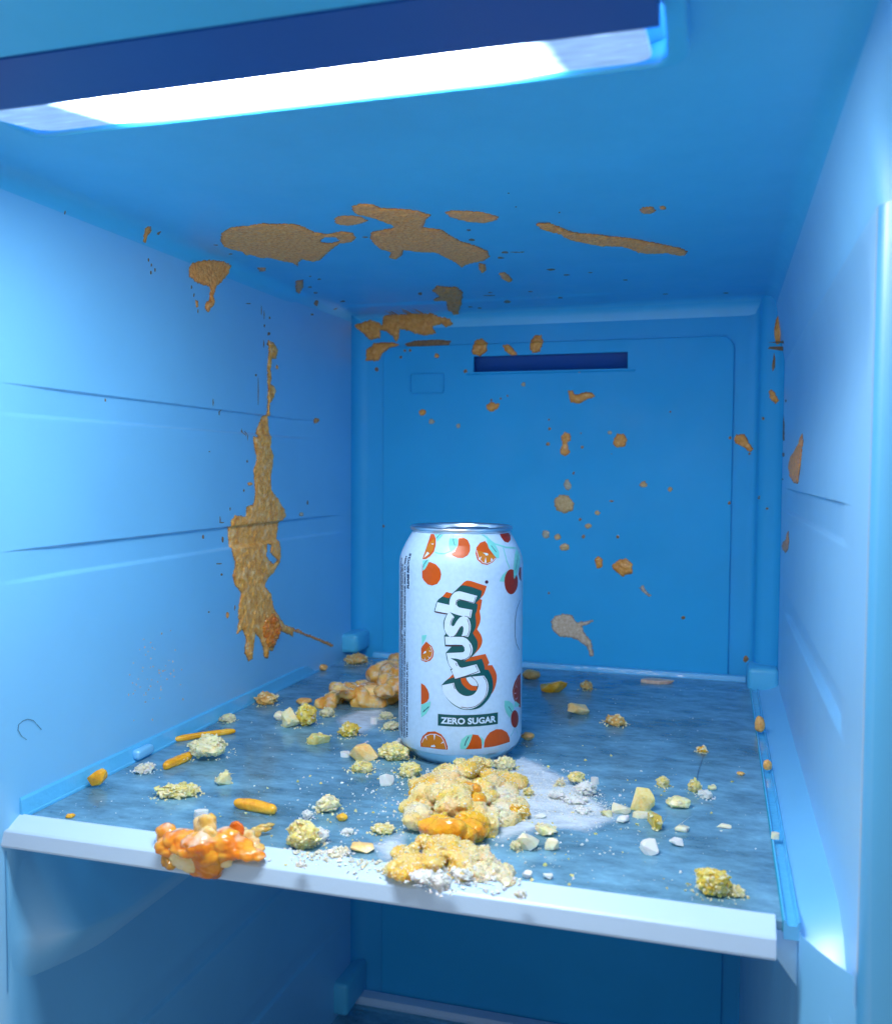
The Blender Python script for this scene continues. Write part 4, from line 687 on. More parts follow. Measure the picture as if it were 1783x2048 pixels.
['fruit','amber',3,[[-8.557,117.229],[-7.123,114.718],[-7.241,111.627],[-8.631,109.137],[-11.377,107.429],[-12.103,107.298],[-11.774,110.528],[-11.289,113.887],[-10.093,115.56]]],
['fruit','white',4,[[-11.693,107.5],[-10.287,110.603],[-8.838,109.789]]],
['fruit','white',4,[[-7.6,114.7],[-9.618,114.534],[-7.995,114.247]]],
['fruit','teal',1,[[-11.721,121.385],[-8.312,121.496],[-5.141,121.586],[-2.114,121.66],[-2.895,119.277],[-4.831,116.993],[-6.024,115.637],[-7.346,117.804],[-9.104,119.639]]],
['fruit','navy',3,[[-3.538,121.426],[-5.244,119.105],[-6.779,117.174],[-7.053,117.392],[-5.522,119.317],[-3.82,121.634]]],
['fruit','navy',3,[[-5.437,121.364],[-6.743,119.955],[-7.607,118.811],[-7.887,119.023],[-7.009,120.181],[-5.693,121.602]]],
['fruit','teal',3,[[2.95,121.751],[4.418,120.769],[5.943,118.541],[6.892,116.351],[6.751,114.181],[4.861,111.975],[3.211,111.078],[2.097,113.235],[1.61,116.276],[2.156,119.38]]],
['fruit','navy',4,[[3.83,119.87],[4.331,116.361],[5.436,114.229],[5.17,114.091],[4.043,116.279],[3.534,119.828]]],
['fruit','teal',1,[[-5.537,110.882],[-3.416,110.316],[-0.429,110.284],[3.105,111.449],[3.293,110.879],[-0.327,109.692],[-3.484,109.72],[-5.691,110.302]]],
['fruit','orange',2,[[7.373,117.89],[10.435,118.04],[12.876,116.81],[13.963,114.205],[13.762,111.59],[12.407,109.43],[9.795,108.023],[6.997,108.088],[4.096,109.354],[3.3,110.211],[5.418,111.114],[7.007,114.183]]],
['fruit','orange',2,[[23.576,116.255],[20.126,115.444],[17.526,113.3],[16.604,110.265],[17.274,107.197],[19.537,105.163],[22.444,104.501],[25.62,105.639],[28.254,107.746],[27.425,109.112],[25.372,111.822],[24.599,114.918]]],
['fruit','amber',3,[[17.401,111.778],[17.707,109.161],[18.288,107.615],[20.053,105.82],[22.494,105.304],[25.142,106.104],[27.591,107.864],[26.747,109.138],[22.832,110.579],[20.199,111.2]]],
['fruit','white',4,[[20.692,110.547],[21.887,109.949],[22.02,109.289],[23.316,109.255],[23.72,109.902],[22.779,110.362]]],
['fruit','white',4,[[17.799,107.626],[19.917,108.9],[18.482,107.084]]],
['fruit','white',4,[[21.033,105.794],[21.992,108.409],[22.011,105.768]]],
['fruit','white',4,[[24.372,106.221],[25.256,108.086],[25.833,106.871]]],
['fruit','white',4,[[17.524,111.798],[17.961,109.059],[18.582,107.594],[20.198,105.839],[22.484,105.339],[25.057,106.13],[27.484,107.879],[27.63,107.677],[25.169,105.906],[22.498,105.089],[20.074,105.623],[18.376,107.452],[17.719,108.997],[17.278,111.758]]],
['fruit','teal',3,[[25.318,118.878],[28.271,116.136],[30.238,113.422],[31.04,110.729],[29.921,107.45],[28.254,107.746],[26.521,110.03],[24.782,112.717],[24.621,115.794]]],
['fruit','navy',4,[[26.937,114.076],[28.121,112.274],[29.225,110.692],[28.939,110.492],[27.831,112.078],[26.645,113.884]]],
['fruit','teal',1,[[22.39,121.987],[24.055,119.206],[26.344,117.447],[30.267,114.953],[37.9,112.99],[49.197,112.028],[49.121,111.132],[37.762,112.1],[29.943,114.113],[25.836,116.705],[23.377,118.614],[21.618,121.523]]],
['fruit','rust',2,[[35.456,122.173],[40.961,121.98],[48.822,121.653],[50.338,117.915],[46.358,115.812],[41.558,114.699],[38.395,115.396],[36.978,118.073],[36.7,120.002]]],
['fruit','teal',1,[[35.607,112.494],[35.231,109.639],[35.275,106.149],[37.301,101.954],[36.671,101.65],[34.599,105.967],[34.531,109.673],[34.913,112.586]]],
['fruit','teal',3,[[49.845,111.439],[50.483,107.667],[47.866,104.153],[45.801,101.501],[43.948,98.894],[41.095,95.897],[40.541,97.951],[40.173,100.16],[40.287,102.906],[41.229,105.626],[43.126,108.002],[45.416,109.904]]],
['fruit','navy',4,[[46.947,107.86],[43.714,103.968],[42.057,100.87],[41.793,101.012],[43.468,104.14],[46.717,108.052]]],
['fruit','rust',2,[[45.144,94.33],[44.768,92.342],[43.685,90.631],[42.07,89.357],[40.196,88.628],[38.33,88.498],[36.569,88.986],[35.087,90.038],[33.931,91.566],[33.242,93.414],[32.964,95.426],[33.165,97.4],[33.852,99.142],[34.949,100.488],[36.399,101.298],[38.099,101.487],[39.99,101.018],[41.858,99.935],[43.535,98.338],[44.693,96.402]]],
['fruit','teal',1,[[34.985,101.028],[31.664,98.96],[29.619,95.887],[32.964,95.426],[34.562,98.296]]],
['fruit','orange',1,[[-12.265,104.223],[-10.608,105.008],[-7.366,105.645],[-4.204,104.678],[-1.894,102.534],[-1.16,99.847],[-1.633,97.104],[-3.303,94.758],[-6.059,93.78],[-8.685,94.2],[-10.908,95.868],[-12.084,97.381],[-12.186,99.273],[-12.151,101.761]]],
['fruit','teal',2,[[-12.177,106.042],[-8.15,106.937],[-8.646,104.899],[-10.115,102.092],[-11.817,100.834],[-11.876,103.457]]],
['fruit','navy',3,[[-9.26,106.322],[-10.669,104.462],[-11.25,102.639],[-11.584,102.745],[-10.977,104.628],[-9.54,106.534]]],
['fruit','rust',2,[[47.198,101.401],[49.965,101.609],[50.051,99.08],[50.124,96.551],[50.232,94.016],[47.648,95.712],[46.016,98.227]]],
['fruit','navy',1,[[48.865,84.077],[44.54,80.453],[42.696,74.707],[42.655,66.815],[44.448,61.937],[48.211,58.265],[47.861,57.907],[44.028,61.665],[42.159,66.747],[42.2,74.775],[44.122,80.727],[48.543,84.459]]],
['fruit','teal',1,[[-12.193,67.838],[-9.07,68.544],[-9.604,66.515],[-11.302,63.793],[-12.163,62.54],[-12.167,65.193]]],
['fruit','orange',2,[[-9.339,65.022],[-11.864,62.346],[-12.554,61.11],[-12.588,58.406],[-12.512,55.112],[-9.542,54.468],[-6.864,55.548],[-5.331,57.534],[-4.846,60.325],[-6.128,62.959]]],
['fruit','amber',3,[[-7.17,62.95],[-5.609,60.255],[-6.26,57.672],[-8.464,55.603],[-10.952,55.449],[-12.423,56.182],[-12.296,57.218],[-10.119,60.021]]],
['fruit','white',4,[[-11.245,58.505],[-10.119,60.021],[-9.304,60.109],[-9.556,59.165]]],
['fruit','white',4,[[-6.901,61.738],[-6.132,62.498],[-6.283,61.567]]],
['fruit','white',4,[[-8.481,57.669],[-6.883,56.92],[-7.141,56.527]]],
['fruit','white',4,[[-10.093,55.418],[-10.113,57.026],[-9.653,55.47]]],
['fruit','white',4,[[-6.643,60.155],[-7.961,60.389],[-6.473,60.635]]],
['fruit','white',4,[[-6.957,63.019],[-5.486,60.275],[-6.104,57.52],[-8.404,55.401],[-11.259,55.24],[-12.471,55.793],[-12.367,56.019],[-11.235,55.488],[-8.504,55.629],[-6.318,57.648],[-5.732,60.235],[-7.177,62.901]]],
['fruit','orange',2,[[-12.45,43.322],[-10.018,42.281],[-8.366,40.421],[-7.551,38.45],[-7.539,36.146],[-8.86,34.127],[-10.535,33.049],[-12.368,32.305],[-12.395,35.059],[-12.412,37.815],[-12.42,40.573]]],
['fruit','teal',3,[[-12.37,32.118],[-9.341,33.43],[-6.478,34.666],[-6.985,31.605],[-9.101,28.083],[-12.336,25.389],[-12.363,27.626],[-12.354,29.878]]],
['fruit','navy',4,[[-7.386,31.756],[-9.816,29.427],[-10.931,28.332],[-11.211,28.618],[-10.094,29.715],[-7.662,32.044]]],
['fruit','navy',4,[[-10.066,29.952],[-10.336,28.755],[-10.678,28.833],[-10.408,30.03]]],
['fruit','rust',1,[[51.407,45.391],[46.373,44.751],[42.564,42.187],[41.178,40.098],[40.374,37.898],[41.143,34.457],[43.282,31.187],[49.8,27.228],[52.267,26.721],[52.005,31.413],[51.798,36.082],[51.599,40.741]]],
['fruit','pink',2,[[47.785,43.923],[43.669,40.975],[41.548,37.201],[42.309,34.292],[45.593,30.287],[45.439,30.161],[42.137,34.192],[41.352,37.241],[43.523,41.111],[47.669,44.085]]],
['fruit','pink',2,[[44.137,40.936],[45.288,38.811],[44.378,38.997]]],
['fruit','pink',2,[[42.179,36.608],[44.793,36.071],[42.707,35.792]]],
['fruit','pink',2,[[43.779,32.972],[46.645,33.776],[44.854,32.506]]],
['fruit','teal',2,[[33.872,34.144],[37.236,33.328],[40.466,31.3],[42.344,28.553],[39.71,26.279],[38.112,24.259],[35.139,27.638],[33.761,31.14]]],
['fruit','teal',2,[[43.262,32.137],[49.731,28.777],[45.55,28.318],[42.328,29.501]]],
['fruit','navy',3,[[37.018,30.703],[38.991,28.446],[40.234,27.021],[39.97,26.791],[38.727,28.216],[36.754,30.473]]],
['fruit','rust',3,[[47.911,21.57],[47.63,20.038],[46.678,18.868],[45.295,18.169],[43.8,17.976],[42.328,18.323],[41.041,19.167],[40.043,20.42],[39.42,21.94],[39.157,23.575],[39.343,25.112],[39.932,26.376],[40.913,27.198],[42.145,27.487],[43.622,27.162],[45.137,26.269],[46.493,24.915],[47.515,23.266]]],
['fruit','teal2',1,[[43.191,17.851],[41.303,15.91],[39.187,14.485],[38.963,14.817],[41.045,16.216],[42.905,18.129]]],
['fruit','teal2',1,[[44.833,17.7],[46.701,14.364],[47.523,11.726],[47.141,11.608],[46.337,14.2],[44.485,17.504]]],
['fruit','orange',1,[[-12.837,10.199],[-12.734,13.081],[-11.299,16.13],[-8.235,18.722],[-4.099,19.605],[-0.681,18.49],[1.467,15.916],[2.735,12.543],[2.715,10.796],[0.033,10.713],[-2.648,10.628],[-5.249,10.686],[-7.798,10.712]]],
['fruit','amber',2,[[-11.845,10.628],[-11.267,13.35],[-9.311,16.237],[-6.635,17.708],[-3.594,18.188],[-0.657,16.894],[0.872,14.728],[1.698,11.76],[1.923,10.931],[-0.325,10.889],[-2.655,10.853],[-5.234,10.93],[-7.783,10.953]]],
['fruit','white',3,[[-11.825,12.62],[-11.097,14.408],[-9.278,16.601],[-6.688,17.928],[-3.578,18.327],[-0.579,17.232],[0.986,14.919],[1.758,12.742],[2.062,11.096],[1.786,11.046],[1.488,12.666],[0.738,14.791],[-0.747,17.008],[-3.61,18.049],[-6.606,17.66],[-9.104,16.383],[-10.861,14.258],[-11.565,12.514]]],
['fruit','white',3,[[-9.861,16.381],[-8.638,14.259],[-9.049,16.506]]],
['fruit','white',3,[[-4.7,17.82],[-4.379,14.86],[-3.835,17.933]]],
['fruit','white',3,[[0.303,14.908],[-0.881,13.646],[0.538,14.232]]],
['fruit','white',3,[[-6.422,11.314],[-5.871,12.336],[-5.098,12.212],[-4.578,12.752],[-3.606,11.696],[-4.632,11.322]]],
['fruit','orange',1,[[15.401,18.801],[18.224,18.265],[19.92,15.835],[20.294,13.031],[20.185,11.052],[17.907,11.173],[15.688,11.238],[13.503,11.263],[11.347,11.232],[13.373,13.45],[14.503,16.167]]],
['fruit','teal',2,[[15.263,18.898],[12.197,18.293],[9.709,16.251],[8.957,13.5],[9.153,11.336],[11.804,11.322],[13.373,13.45],[14.503,16.167]]],
['fruit','navy',3,[[13.538,17.707],[12.195,15.232],[11.537,12.97],[11.105,13.096],[11.781,15.408],[13.142,17.921]]],
['fruit','teal',0,[[19.188,17.73],[21.142,15.953],[21.409,13.852],[20.696,12.529],[19.927,15.144]]],
['fruit','orange',1,[[21.332,11.52],[21.444,13.653],[21.88,15.654],[23.063,17.533],[24.651,19.034],[28.429,20.143],[32.004,19.562],[35.995,17.184],[38.118,13.923],[38.498,11.695],[33.475,11.666],[30.238,11.514],[26.966,11.368],[24.088,11.422]]]]
CHUNKS=[
['shard', 'carrot', [-149.47, -106.33, 1.0, 9.26, 4.63, 7.78], 37.3, 'orange wedge leaning against the left wall by the shelf edge', 'ice chunk', 'ice_chunk'],
['peel', 'carrot', [-144.34, -18.49, 0, 34.62, 4.2, 3.3600000000000003], 44.4, 'long thin orange peel strip lying along the left shelf edge', 'orange peel', 'peel_strip'],
['crumb', 'pale', [-123.13, -52.4, 2.0, 20.44, 16.35, 10.59], 31.0, 'fluffy pale yellow crumb cluster resting on the long orange strip', 'ice chunk', 'ice_chunk'],
['peel', 'carrot', [-132.31, -65.05, 0, 21.07, 5.5, 4.4], 86.6, 'short thick orange stick tilted toward the long strip on the left', 'orange peel', 'peel_strip'],
['crumb', 'cream', [-141.56, -80.24, 0.0, 10.21, 8.17, 3.93], 34.6, 'flat cream piece by the left glass edge, left of the orange stick', 'ice chunk', 'ice_chunk'],
['crumb', 'yellow', [-106.22, -105.36, 0.0, 19.81, 9.28, 5.55], 32.7, 'wide yellow chunk with a crumbly tail on the front left of the shelf', 'ice chunk', 'ice_chunk'],
['shard', 'pale', [-94.01, -83.7, 0.0, 9.84, 7.87, 6.23], 29.9, 'slanted yellowish flake between the wide yellow chunk and the can', 'ice chunk', 'ice_chunk'],
['peel', 'carrot', [-63.2, -111.2, 0, 22.18, 6.2, 4.65], -12.1, 'thick orange stick just behind the glob on the front rim', 'orange peel', 'peel_strip'],
['flake', 'white', [-82.51, -124.72, 0.0, 6.31, 5.05, 3.14], 31.4, 'thin white ice sliver lying behind the orange glob', 'ice chunk', 'ice_chunk'],
['smooth', 'carrot', [-136.14, -142.26, 0.0, 4.12, 3.3, 1.82], 38.8, 'tiny dark orange bit in the front left corner of the glass', 'ice chunk', 'ice_chunk'],
['crumb', 'yellow', [-25.97, -141.56, 0.0, 13.52, 10.82, 11.26], 25.2, 'large triangular yellow crumb mound at the front rim right of the orange glob', 'ice chunk', 'ice_chunk'],
['crumb', 'white', [-21.77, -134.84, 0.0, 6.9, 5.52, 6.52], 24.2, 'spray of clear crystals stuck to the right side of the triangular yellow mound', 'ice chunk', 'ice_chunk'],
['crumb', 'pale', [-32.35, -101.9, 0.0, 10.82, 8.66, 7.07], 23.7, 'pale yellow triangular chunk behind the small orange nugget', 'ice chunk', 'ice_chunk'],
['smooth', 'orange', [-22.16, -110.42, 0.0, 5.18, 4.15, 3.12], 22.8, 'small round orange nugget in the left front of the shelf', 'ice chunk', 'ice_chunk'],
['shard', 'peach', [-2.04, -137.44, 0.0, 9.7, 7.76, 3.18], 21.6, 'smooth peach coloured oblong lying against the front rim', 'ice chunk', 'ice_chunk'],
['crumb', 'yellow', [-0.58, -117.27, 0.0, 8.96, 7.17, 3.09], 20.2, 'bow-tie shaped yellow crumb left of the large slush pile', 'ice chunk', 'ice_chunk'],
['crumb', 'white', [-37.46, -113.1, 0.0, 4.34, 3.47, 4.05], 25.0, 'clear icy crumb just behind the triangular yellow mound', 'ice chunk', 'ice_chunk'],
['crumb', 'white', [-14.06, -123.49, 0.0, 4.78, 3.83, 2.36], 22.5, 'clear icy crumb between the smooth peach oblong and the orange nugget', 'ice chunk', 'ice_chunk'],
['shard', 'yellow', [-78.89, -9.19, 0.0, 13.23, 10.59, 5.52], 24.3, 'yellow wedge with a pointed right tip, left of the can', 'ice chunk', 'ice_chunk'],
['crumb', 'amber', [-68.23, 8.83, 0.0, 12.19, 9.75, 8.06], 22.4, 'amber lump with a crumbly top, left of the can', 'ice chunk', 'ice_chunk'],
['shard', 'peach', [-44.3, -28.6, 0.0, 15.33, 12.27, 8.59], 21.5, 'big angular peach coloured block in front left of the can', 'ice chunk', 'ice_chunk'],
['crumb', 'yellow', [-38.5, -46.39, 0.0, 11.52, 9.22, 5.2], 21.6, 'yellow crumbs directly under the big angular peach block', 'ice chunk', 'ice_chunk'],
['flake', 'white', [-55.61, -26.94, 0.0, 5.29, 4.23, 2.54], 22.6, 'flat clear chip at the left side of the big peach block', 'ice chunk', 'ice_chunk'],
['shard', 'white', [-19.42, -61.87, 0.0, 7.21, 5.77, 6.03], 20.0, 'white icy pebble standing in front of the big peach block', 'ice chunk', 'ice_chunk'],
['crumb', 'yellow', [-29.27, -23.11, 0.0, 17.42, 13.94, 8.99], 19.6, 'yellow crystalline crumbs at the left foot of the can', 'ice chunk', 'ice_chunk'],
['crumb', 'white', [-31.89, -3.15, 0.0, 9.8, 7.84, 5.2], 19.1, 'clear crumb against the lower left edge of the can', 'ice chunk', 'ice_chunk'],
['shard', 'pale', [-108.03, 15.9, 0.0, 10.86, 8.69, 12.08], 26.0, 'leaning pale yellow wedge, left half of a pair left of the can', 'ice chunk', 'ice_chunk'],
['crumb', 'amber', [-100.31, 21.11, 0.0, 12.38, 9.91, 14.01], 25.0, 'pointed golden lump, right half of the pair with the pale wedge', 'ice chunk', 'ice_chunk'],
['smooth', 'cream', [-120.37, 26.89, 0.0, 8.14, 6.52, 6.08], 26.6, 'round cream pebble just left of the leaning pale wedge', 'ice chunk', 'ice_chunk'],
['crumb', 'pale', [-97.16, 43.94, 0.0, 8.59, 6.87, 5.51], 23.8, 'small pale crumb in front of the rounded peach lump', 'ice chunk', 'ice_chunk'],
['crumb', 'dusk', [-147.22, 60.53, 0.0, 15.13, 12.11, 7.51], 27.5, 'brownish crumb pile on the left glass edge, furthest back of those there', 'ice chunk', 'ice_chunk'],
['crumb', 'pale', [-149.69, 15.48, 0.0, 9.0, 7.2, 4.35], 29.8, 'pale crumb on the left glass edge behind the long strip', 'ice chunk', 'ice_chunk'],
['smooth', 'dusk', [-123.27, 66.56, 0.0, 10.31, 8.25, 4.3], 25.2, 'thin brown bit behind the pointed golden lump', 'ice chunk', 'ice_chunk'],
['smooth', 'dusk', [-152.87, 163.5, 0.0, 7.18, 5.74, 4.79], 24.0, 'small brown nugget on the left edge near the back corner', 'ice chunk', 'ice_chunk'],
['crumb', 'dusk', [-138.52, 194.46, 0.0, 17.53, 14.03, 7.57], 22.0, 'brown crumbs in the back left corner of the shelf', 'ice chunk', 'ice_chunk'],
['smooth', 'dusk', [-102.49, 187.88, 0.0, 14.11, 11.29, 12.08], 19.4, 'dim orange lump behind the rear pile next to the can edge', 'ice chunk', 'ice_chunk'],
['crumb', 'pale', [-60.53, 50.42, 0.0, 7.32, 5.85, 3.78], 20.1, 'tiny pale crumb between the rear pile and the peach block', 'ice chunk', 'ice_chunk'],
['crumb', 'pale', [-50.05, 29.47, 0.0, 9.34, 7.47, 4.67], 19.8, 'tiny crumb cluster beside the left side of the can at mid base', 'ice chunk', 'ice_chunk'],
['flake', 'white', [-63.66, 36.79, 0.0, 4.48, 3.58, 4.16], 20.9, 'small white chip left of the can in front of the rear pile', 'ice chunk', 'ice_chunk'],
['smooth', 'dusk', [2.61, 184.54, 0.0, 13.45, 10.76, 6.99], 11.1, 'brown lump at the back edge of the shelf just right of the can', 'ice chunk', 'ice_chunk'],
['shard', 'carrot', [24.79, 152.33, 0.0, 18.84, 15.07, 8.01], 9.7, 'dark orange ragged wedge behind and right of the can', 'ice chunk', 'ice_chunk'],
['shard', 'peach', [50.09, 96.36, 0.0, 13.67, 10.93, 7.64], 8.1, 'brown-orange cube-like chunk on the open glass right of the can', 'ice chunk', 'ice_chunk'],
['crumb', 'dusk', [74.86, 78.91, 0.0, 11.92, 9.54, 5.94], 5.8, 'tan crumb right of the cube-like chunk in the middle of the glass', 'ice chunk', 'ice_chunk'],
['crumb', 'dusk', [45.94, 163.01, 0.0, 8.32, 6.66, 6.58], 7.6, 'small tan crumb near the back edge, right of the ragged wedge', 'ice chunk', 'ice_chunk'],
['flake', 'mauve', [91.97, 199.62, 0.0, 23.63, 9.69, 2.32], 3.4, 'flat pinkish-brown smear at the back edge of the shelf on the right', 'ice chunk', 'ice_chunk'],
['smooth', 'dusk', [30.68, 32.48, 0.0, 7.6, 6.08, 4.14], 11.2, 'brown nugget on the glass touching the right side of the can', 'ice chunk', 'ice_chunk'],
['crumb', 'carrot', [125.62, 38.5, 0.0, 5.41, 4.33, 2.92], 0.7, 'tiny orange bit on the right of the glass with a hair behind it', 'ice chunk', 'ice_chunk'],
['crumb', 'yellow', [67.91, -34.27, 2.0, 8.2, 6.56, 4.33], 8.2, 'fuzzy yellow crumb on top of white ice right of the frost patch', 'ice chunk', 'ice_chunk'],
['crumb', 'white', [74.13, -45.79, 0.0, 10.29, 8.23, 6.1], 7.6, 'white icy cluster below the fuzzy yellow crumb', 'ice chunk', 'ice_chunk'],
['crumb', 'yellow', [108.42, -24.43, 0.0, 6.01, 4.81, 4.79], 2.9, 'small crusty yellow lump behind the square yellow block', 'ice chunk', 'ice_chunk'],
['crumb', 'yellow', [123.3, -26.79, 0.0, 6.63, 5.3, 6.06], 1.1, 'round crusty yellow lump, rearmost on the right side of the glass', 'ice chunk', 'ice_chunk'],
['shard', 'block', [101.43, -57.7, 0.0, 10.72, 8.58, 9.86], 4.1, 'square pale yellow block, tallest piece on the right side', 'ice chunk', 'ice_chunk'],
['smooth', 'pale', [116.74, -49.65, 0.0, 11.03, 8.83, 4.64], 2.0, 'smooth oval pale yellow pebble right of the square block', 'ice chunk', 'ice_chunk'],
['shard', 'cream', [92.63, -64.29, 0.0, 8.65, 6.92, 3.39], 5.4, 'flat cream shard with straight edges left of the square block', 'ice chunk', 'ice_chunk'],
['shard', 'amber', [109.44, -80.34, 0.0, 8.85, 7.08, 7.75], 3.2, 'bright amber block in front of the square pale block', 'ice chunk', 'ice_chunk'],
['shard', 'cream', [119.42, -77.39, 0.0, 8.43, 6.75, 5.83], 1.8, 'whitish translucent pebble right of the bright amber block', 'ice chunk', 'ice_chunk'],
['shard', 'white', [107.81, -105.72, 0.0, 7.33, 5.86, 5.56], 3.7, 'clear leaf-shaped shard on the front right of the glass', 'ice chunk', 'ice_chunk'],
['shard', 'white', [117.8, -95.0, 0.0, 5.87, 4.7, 2.85], 2.1, 'small whitish chip below the translucent pebble', 'ice chunk', 'ice_chunk'],
['shard', 'cream', [136.43, -69.53, 0.0, 6.19, 2.06, 1.73], -0.7, 'thin cream sliver alone near the right edge of the glass', 'ice chunk', 'ice_chunk'],
['crumb', 'amber', [132.69, -134.38, 0.0, 12.68, 10.14, 8.48], -0.2, 'large golden crumbly lump in the front right corner of the shelf', 'ice chunk', 'ice_chunk'],
['crumb', 'yellow', [139.93, -133.96, 0.0, 7.32, 5.86, 3.18], -1.4, 'crumbly tail sticking out right of the large golden lump', 'ice chunk', 'ice_chunk'],
['crumb', 'orange', [49.92, -84.44, 0.0, 10.0, 8.0, 5.7], 11.8, 'amber crumbly nugget right of the large slush pile', 'ice chunk', 'ice_chunk'],
['shard', 'cream', [60.74, -116.56, 0.0, 9.37, 7.49, 6.56], 11.2, 'squarish cloudy ice block right of the front slush ridge', 'ice chunk', 'ice_chunk'],
['shard', 'cream', [70.01, -113.93, 0.0, 5.8, 4.64, 4.95], 9.7, 'small cloudy ice block right of the squarish one', 'ice chunk', 'ice_chunk'],
['crumb', 'pale', [56.37, -118.65, 0.0, 4.4, 3.52, 3.59], 11.9, 'small tan crumb at the left corner of the squarish ice block', 'ice chunk', 'ice_chunk'],
['shard', 'white', [59.21, -81.33, 0.0, 5.46, 4.37, 3.81], 10.4, 'clear ice pebble right of the amber crumbly nugget', 'ice chunk', 'ice_chunk'],
['shard', 'pale', [64.88, -98.5, 0.0, 9.16, 7.32, 3.93], 10.0, 'pale chip pair between the ice blocks and the amber nugget', 'ice chunk', 'ice_chunk'],
['shard', 'pale', [86.69, -70.47, 0.0, 5.06, 4.05, 3.02], 6.3, 'small yellowish chip left of the flat cream shard', 'ice chunk', 'ice_chunk'],
['shard', 'white', [94.47, -76.36, 0.0, 5.39, 4.31, 3.07], 5.3, 'clear chip under the flat cream shard', 'ice chunk', 'ice_chunk'],
['flake', 'cream', [101.75, -67.59, 0.0, 7.89, 4.11, 2.21], 4.2, 'thin cream slab under the square pale yellow block', 'ice chunk', 'ice_chunk'],
['crumb', 'white', [128.44, -34.29, 0.0, 6.5, 5.2, 3.47], 0.4, 'clear crystals beside the round crusty yellow lump', 'ice chunk', 'ice_chunk'],
['smooth', 'pale', [131.26, -21.51, 0.0, 4.3, 3.44, 1.85], 0.1, 'tiny pale pellet right of the round crusty lump', 'ice chunk', 'ice_chunk'],
['smooth', 'dusk', [144.83, 4.6, 0.0, 4.0, 3.2, 1.81], -1.6, 'tiny tan pellet closest to the right glass edge', 'ice chunk', 'ice_chunk'],
['smooth', 'dusk', [157.04, 84.88, 1.0, 5.79, 4.64, 9.8], -2.6, 'elongated brown clot in the right rail near the back', 'ice chunk', 'ice_chunk'],
['smooth', 'dusk', [157.98, 14.53, 1.0, 4.31, 3.45, 5.25], -3.1, 'round brown clot in the right rail, in front of the elongated one', 'ice chunk', 'ice_chunk'],
['flake', 'cream', [156.63, -77.91, 1.0, 3.29, 2.63, 2.5], -3.6, 'pale chip in the right rail halfway to the front', 'ice chunk', 'ice_chunk'],
['crumb', 'yellow', [-12.76, -46.49, 0.0, 10.61, 8.48, 6.56], 18.6, 'yellow crumb between the can foot and the left shoulder of the slush pile', 'ice chunk', 'ice_chunk'],
['crumb', 'pale', [29.49, -22.54, 0.0, 11.61, 9.29, 6.32], 12.7, 'frosty pale crumb at the right foot of the can', 'ice chunk', 'ice_chunk'],
['crumb', 'cream', [67.28, -161.55, 1.5, 4.05, 3.24, 2.47], 11.6, 'pale speck of ice on top of the white front rim', 'ice chunk', 'ice_chunk'],
['crumb', 'white', [71.17, -59.13, 0.0, 9.55, 7.64, 3.1], 8.3, 'white frost clump under the white icy cluster', 'ice chunk', 'ice_chunk'],
['crumb', 'white', [76.37, -70.04, 0.0, 6.65, 5.32, 2.67], 7.8, 'low white frost clump near the end of the frost patch', 'ice chunk', 'ice_chunk'],
['crumb', 'white', [62.22, -56.08, 0.0, 7.16, 5.72, 4.24], 9.4, 'white frost clump inside the frost patch', 'ice chunk', 'ice_chunk'],
['crumb', 'yellow', [48.68, -55.62, 0.0, 4.9, 3.92, 3.84], 11.2, 'small yellow crumb sitting in the frost patch', 'ice chunk', 'ice_chunk'],
['shard', 'white', [73.33, -140.97, 0.0, 3.71, 2.97, 2.39], 9.9, 'clear chip on the front glass, right of the front slush ridge', 'ice chunk', 'ice_chunk'],
['crumb', 'pale', [60.81, -38.44, 0.0, 4.33, 3.47, 2.86], 9.2, 'tiny yellowish clump at the top of the frost patch', 'ice chunk', 'ice_chunk'],
['flake', 'white', [76.93, -31.0, 0.0, 4.84, 3.87, 3.29], 7.0, 'clear flake right of the fuzzy yellow crumb', 'ice chunk', 'ice_chunk'],
['shard', 'white', [65.85, -142.4, 0.0, 3.72, 2.98, 3.01], 11.2, 'clear chip touching the right end of the front slush ridge', 'ice chunk', 'ice_chunk'],
['crumb', 'cream', [-15.35, -146.74, 0.0, 6.27, 3.89, 1.76], 24.1, 'cream clump on the front rim below the triangular mound', 'ice chunk', 'ice_chunk'],
['crumb', 'cream', [-8.47, -146.16, 0.0, 8.76, 7.01, 3.1], 23.0, 'bigger cream clump on the front rim left of the smooth peach oblong', 'ice chunk', 'ice_chunk'],
['crumb', 'cream', [-17.95, -160.34, 1.0, 3.79, 3.03, 1.23], 25.4, 'small tan smear on the front rim, leftmost of the clumps there', 'ice chunk', 'ice_chunk'],
['shard', 'cream', [-7.05, -142.99, 0.0, 2.56, 2.05, 3.59], 22.6, 'pointed cream tooth between the rim clumps and the peach oblong', 'ice chunk', 'ice_chunk'],
['crumb', 'white', [30.29, -159.3, 1.5, 9.09, 7.27, 3.74], 17.8, 'white icy clump hanging over the rim under the front slush ridge', 'ice chunk', 'ice_chunk'],
['crumb', 'white', [38.53, -162.17, 0.0, 7.71, 6.17, 6.6], 16.5, 'lowest white icy clump lying on the front rim', 'ice chunk', 'ice_chunk'],
['crumb', 'white', [43.99, -148.44, 0.0, 12.01, 9.61, 4.02], 15.0, 'wide white icy clump at the base of the front slush ridge', 'ice chunk', 'ice_chunk'],
['shard', 'peach', [-93.47, 61.68, 9.0, 14.76, 11.81, 8.98], 22.7, 'folded orange peel-like lump on top of the peach heap left of the rear pile', 'ice chunk', 'ice_chunk'],
['shard', 'peach', [-82.42, 81.82, 4.0, 17.42, 13.93, 8.51], 21.0, 'big peach chunk with a pale ridge, front left of the rear pile', 'ice chunk', 'ice_chunk']]
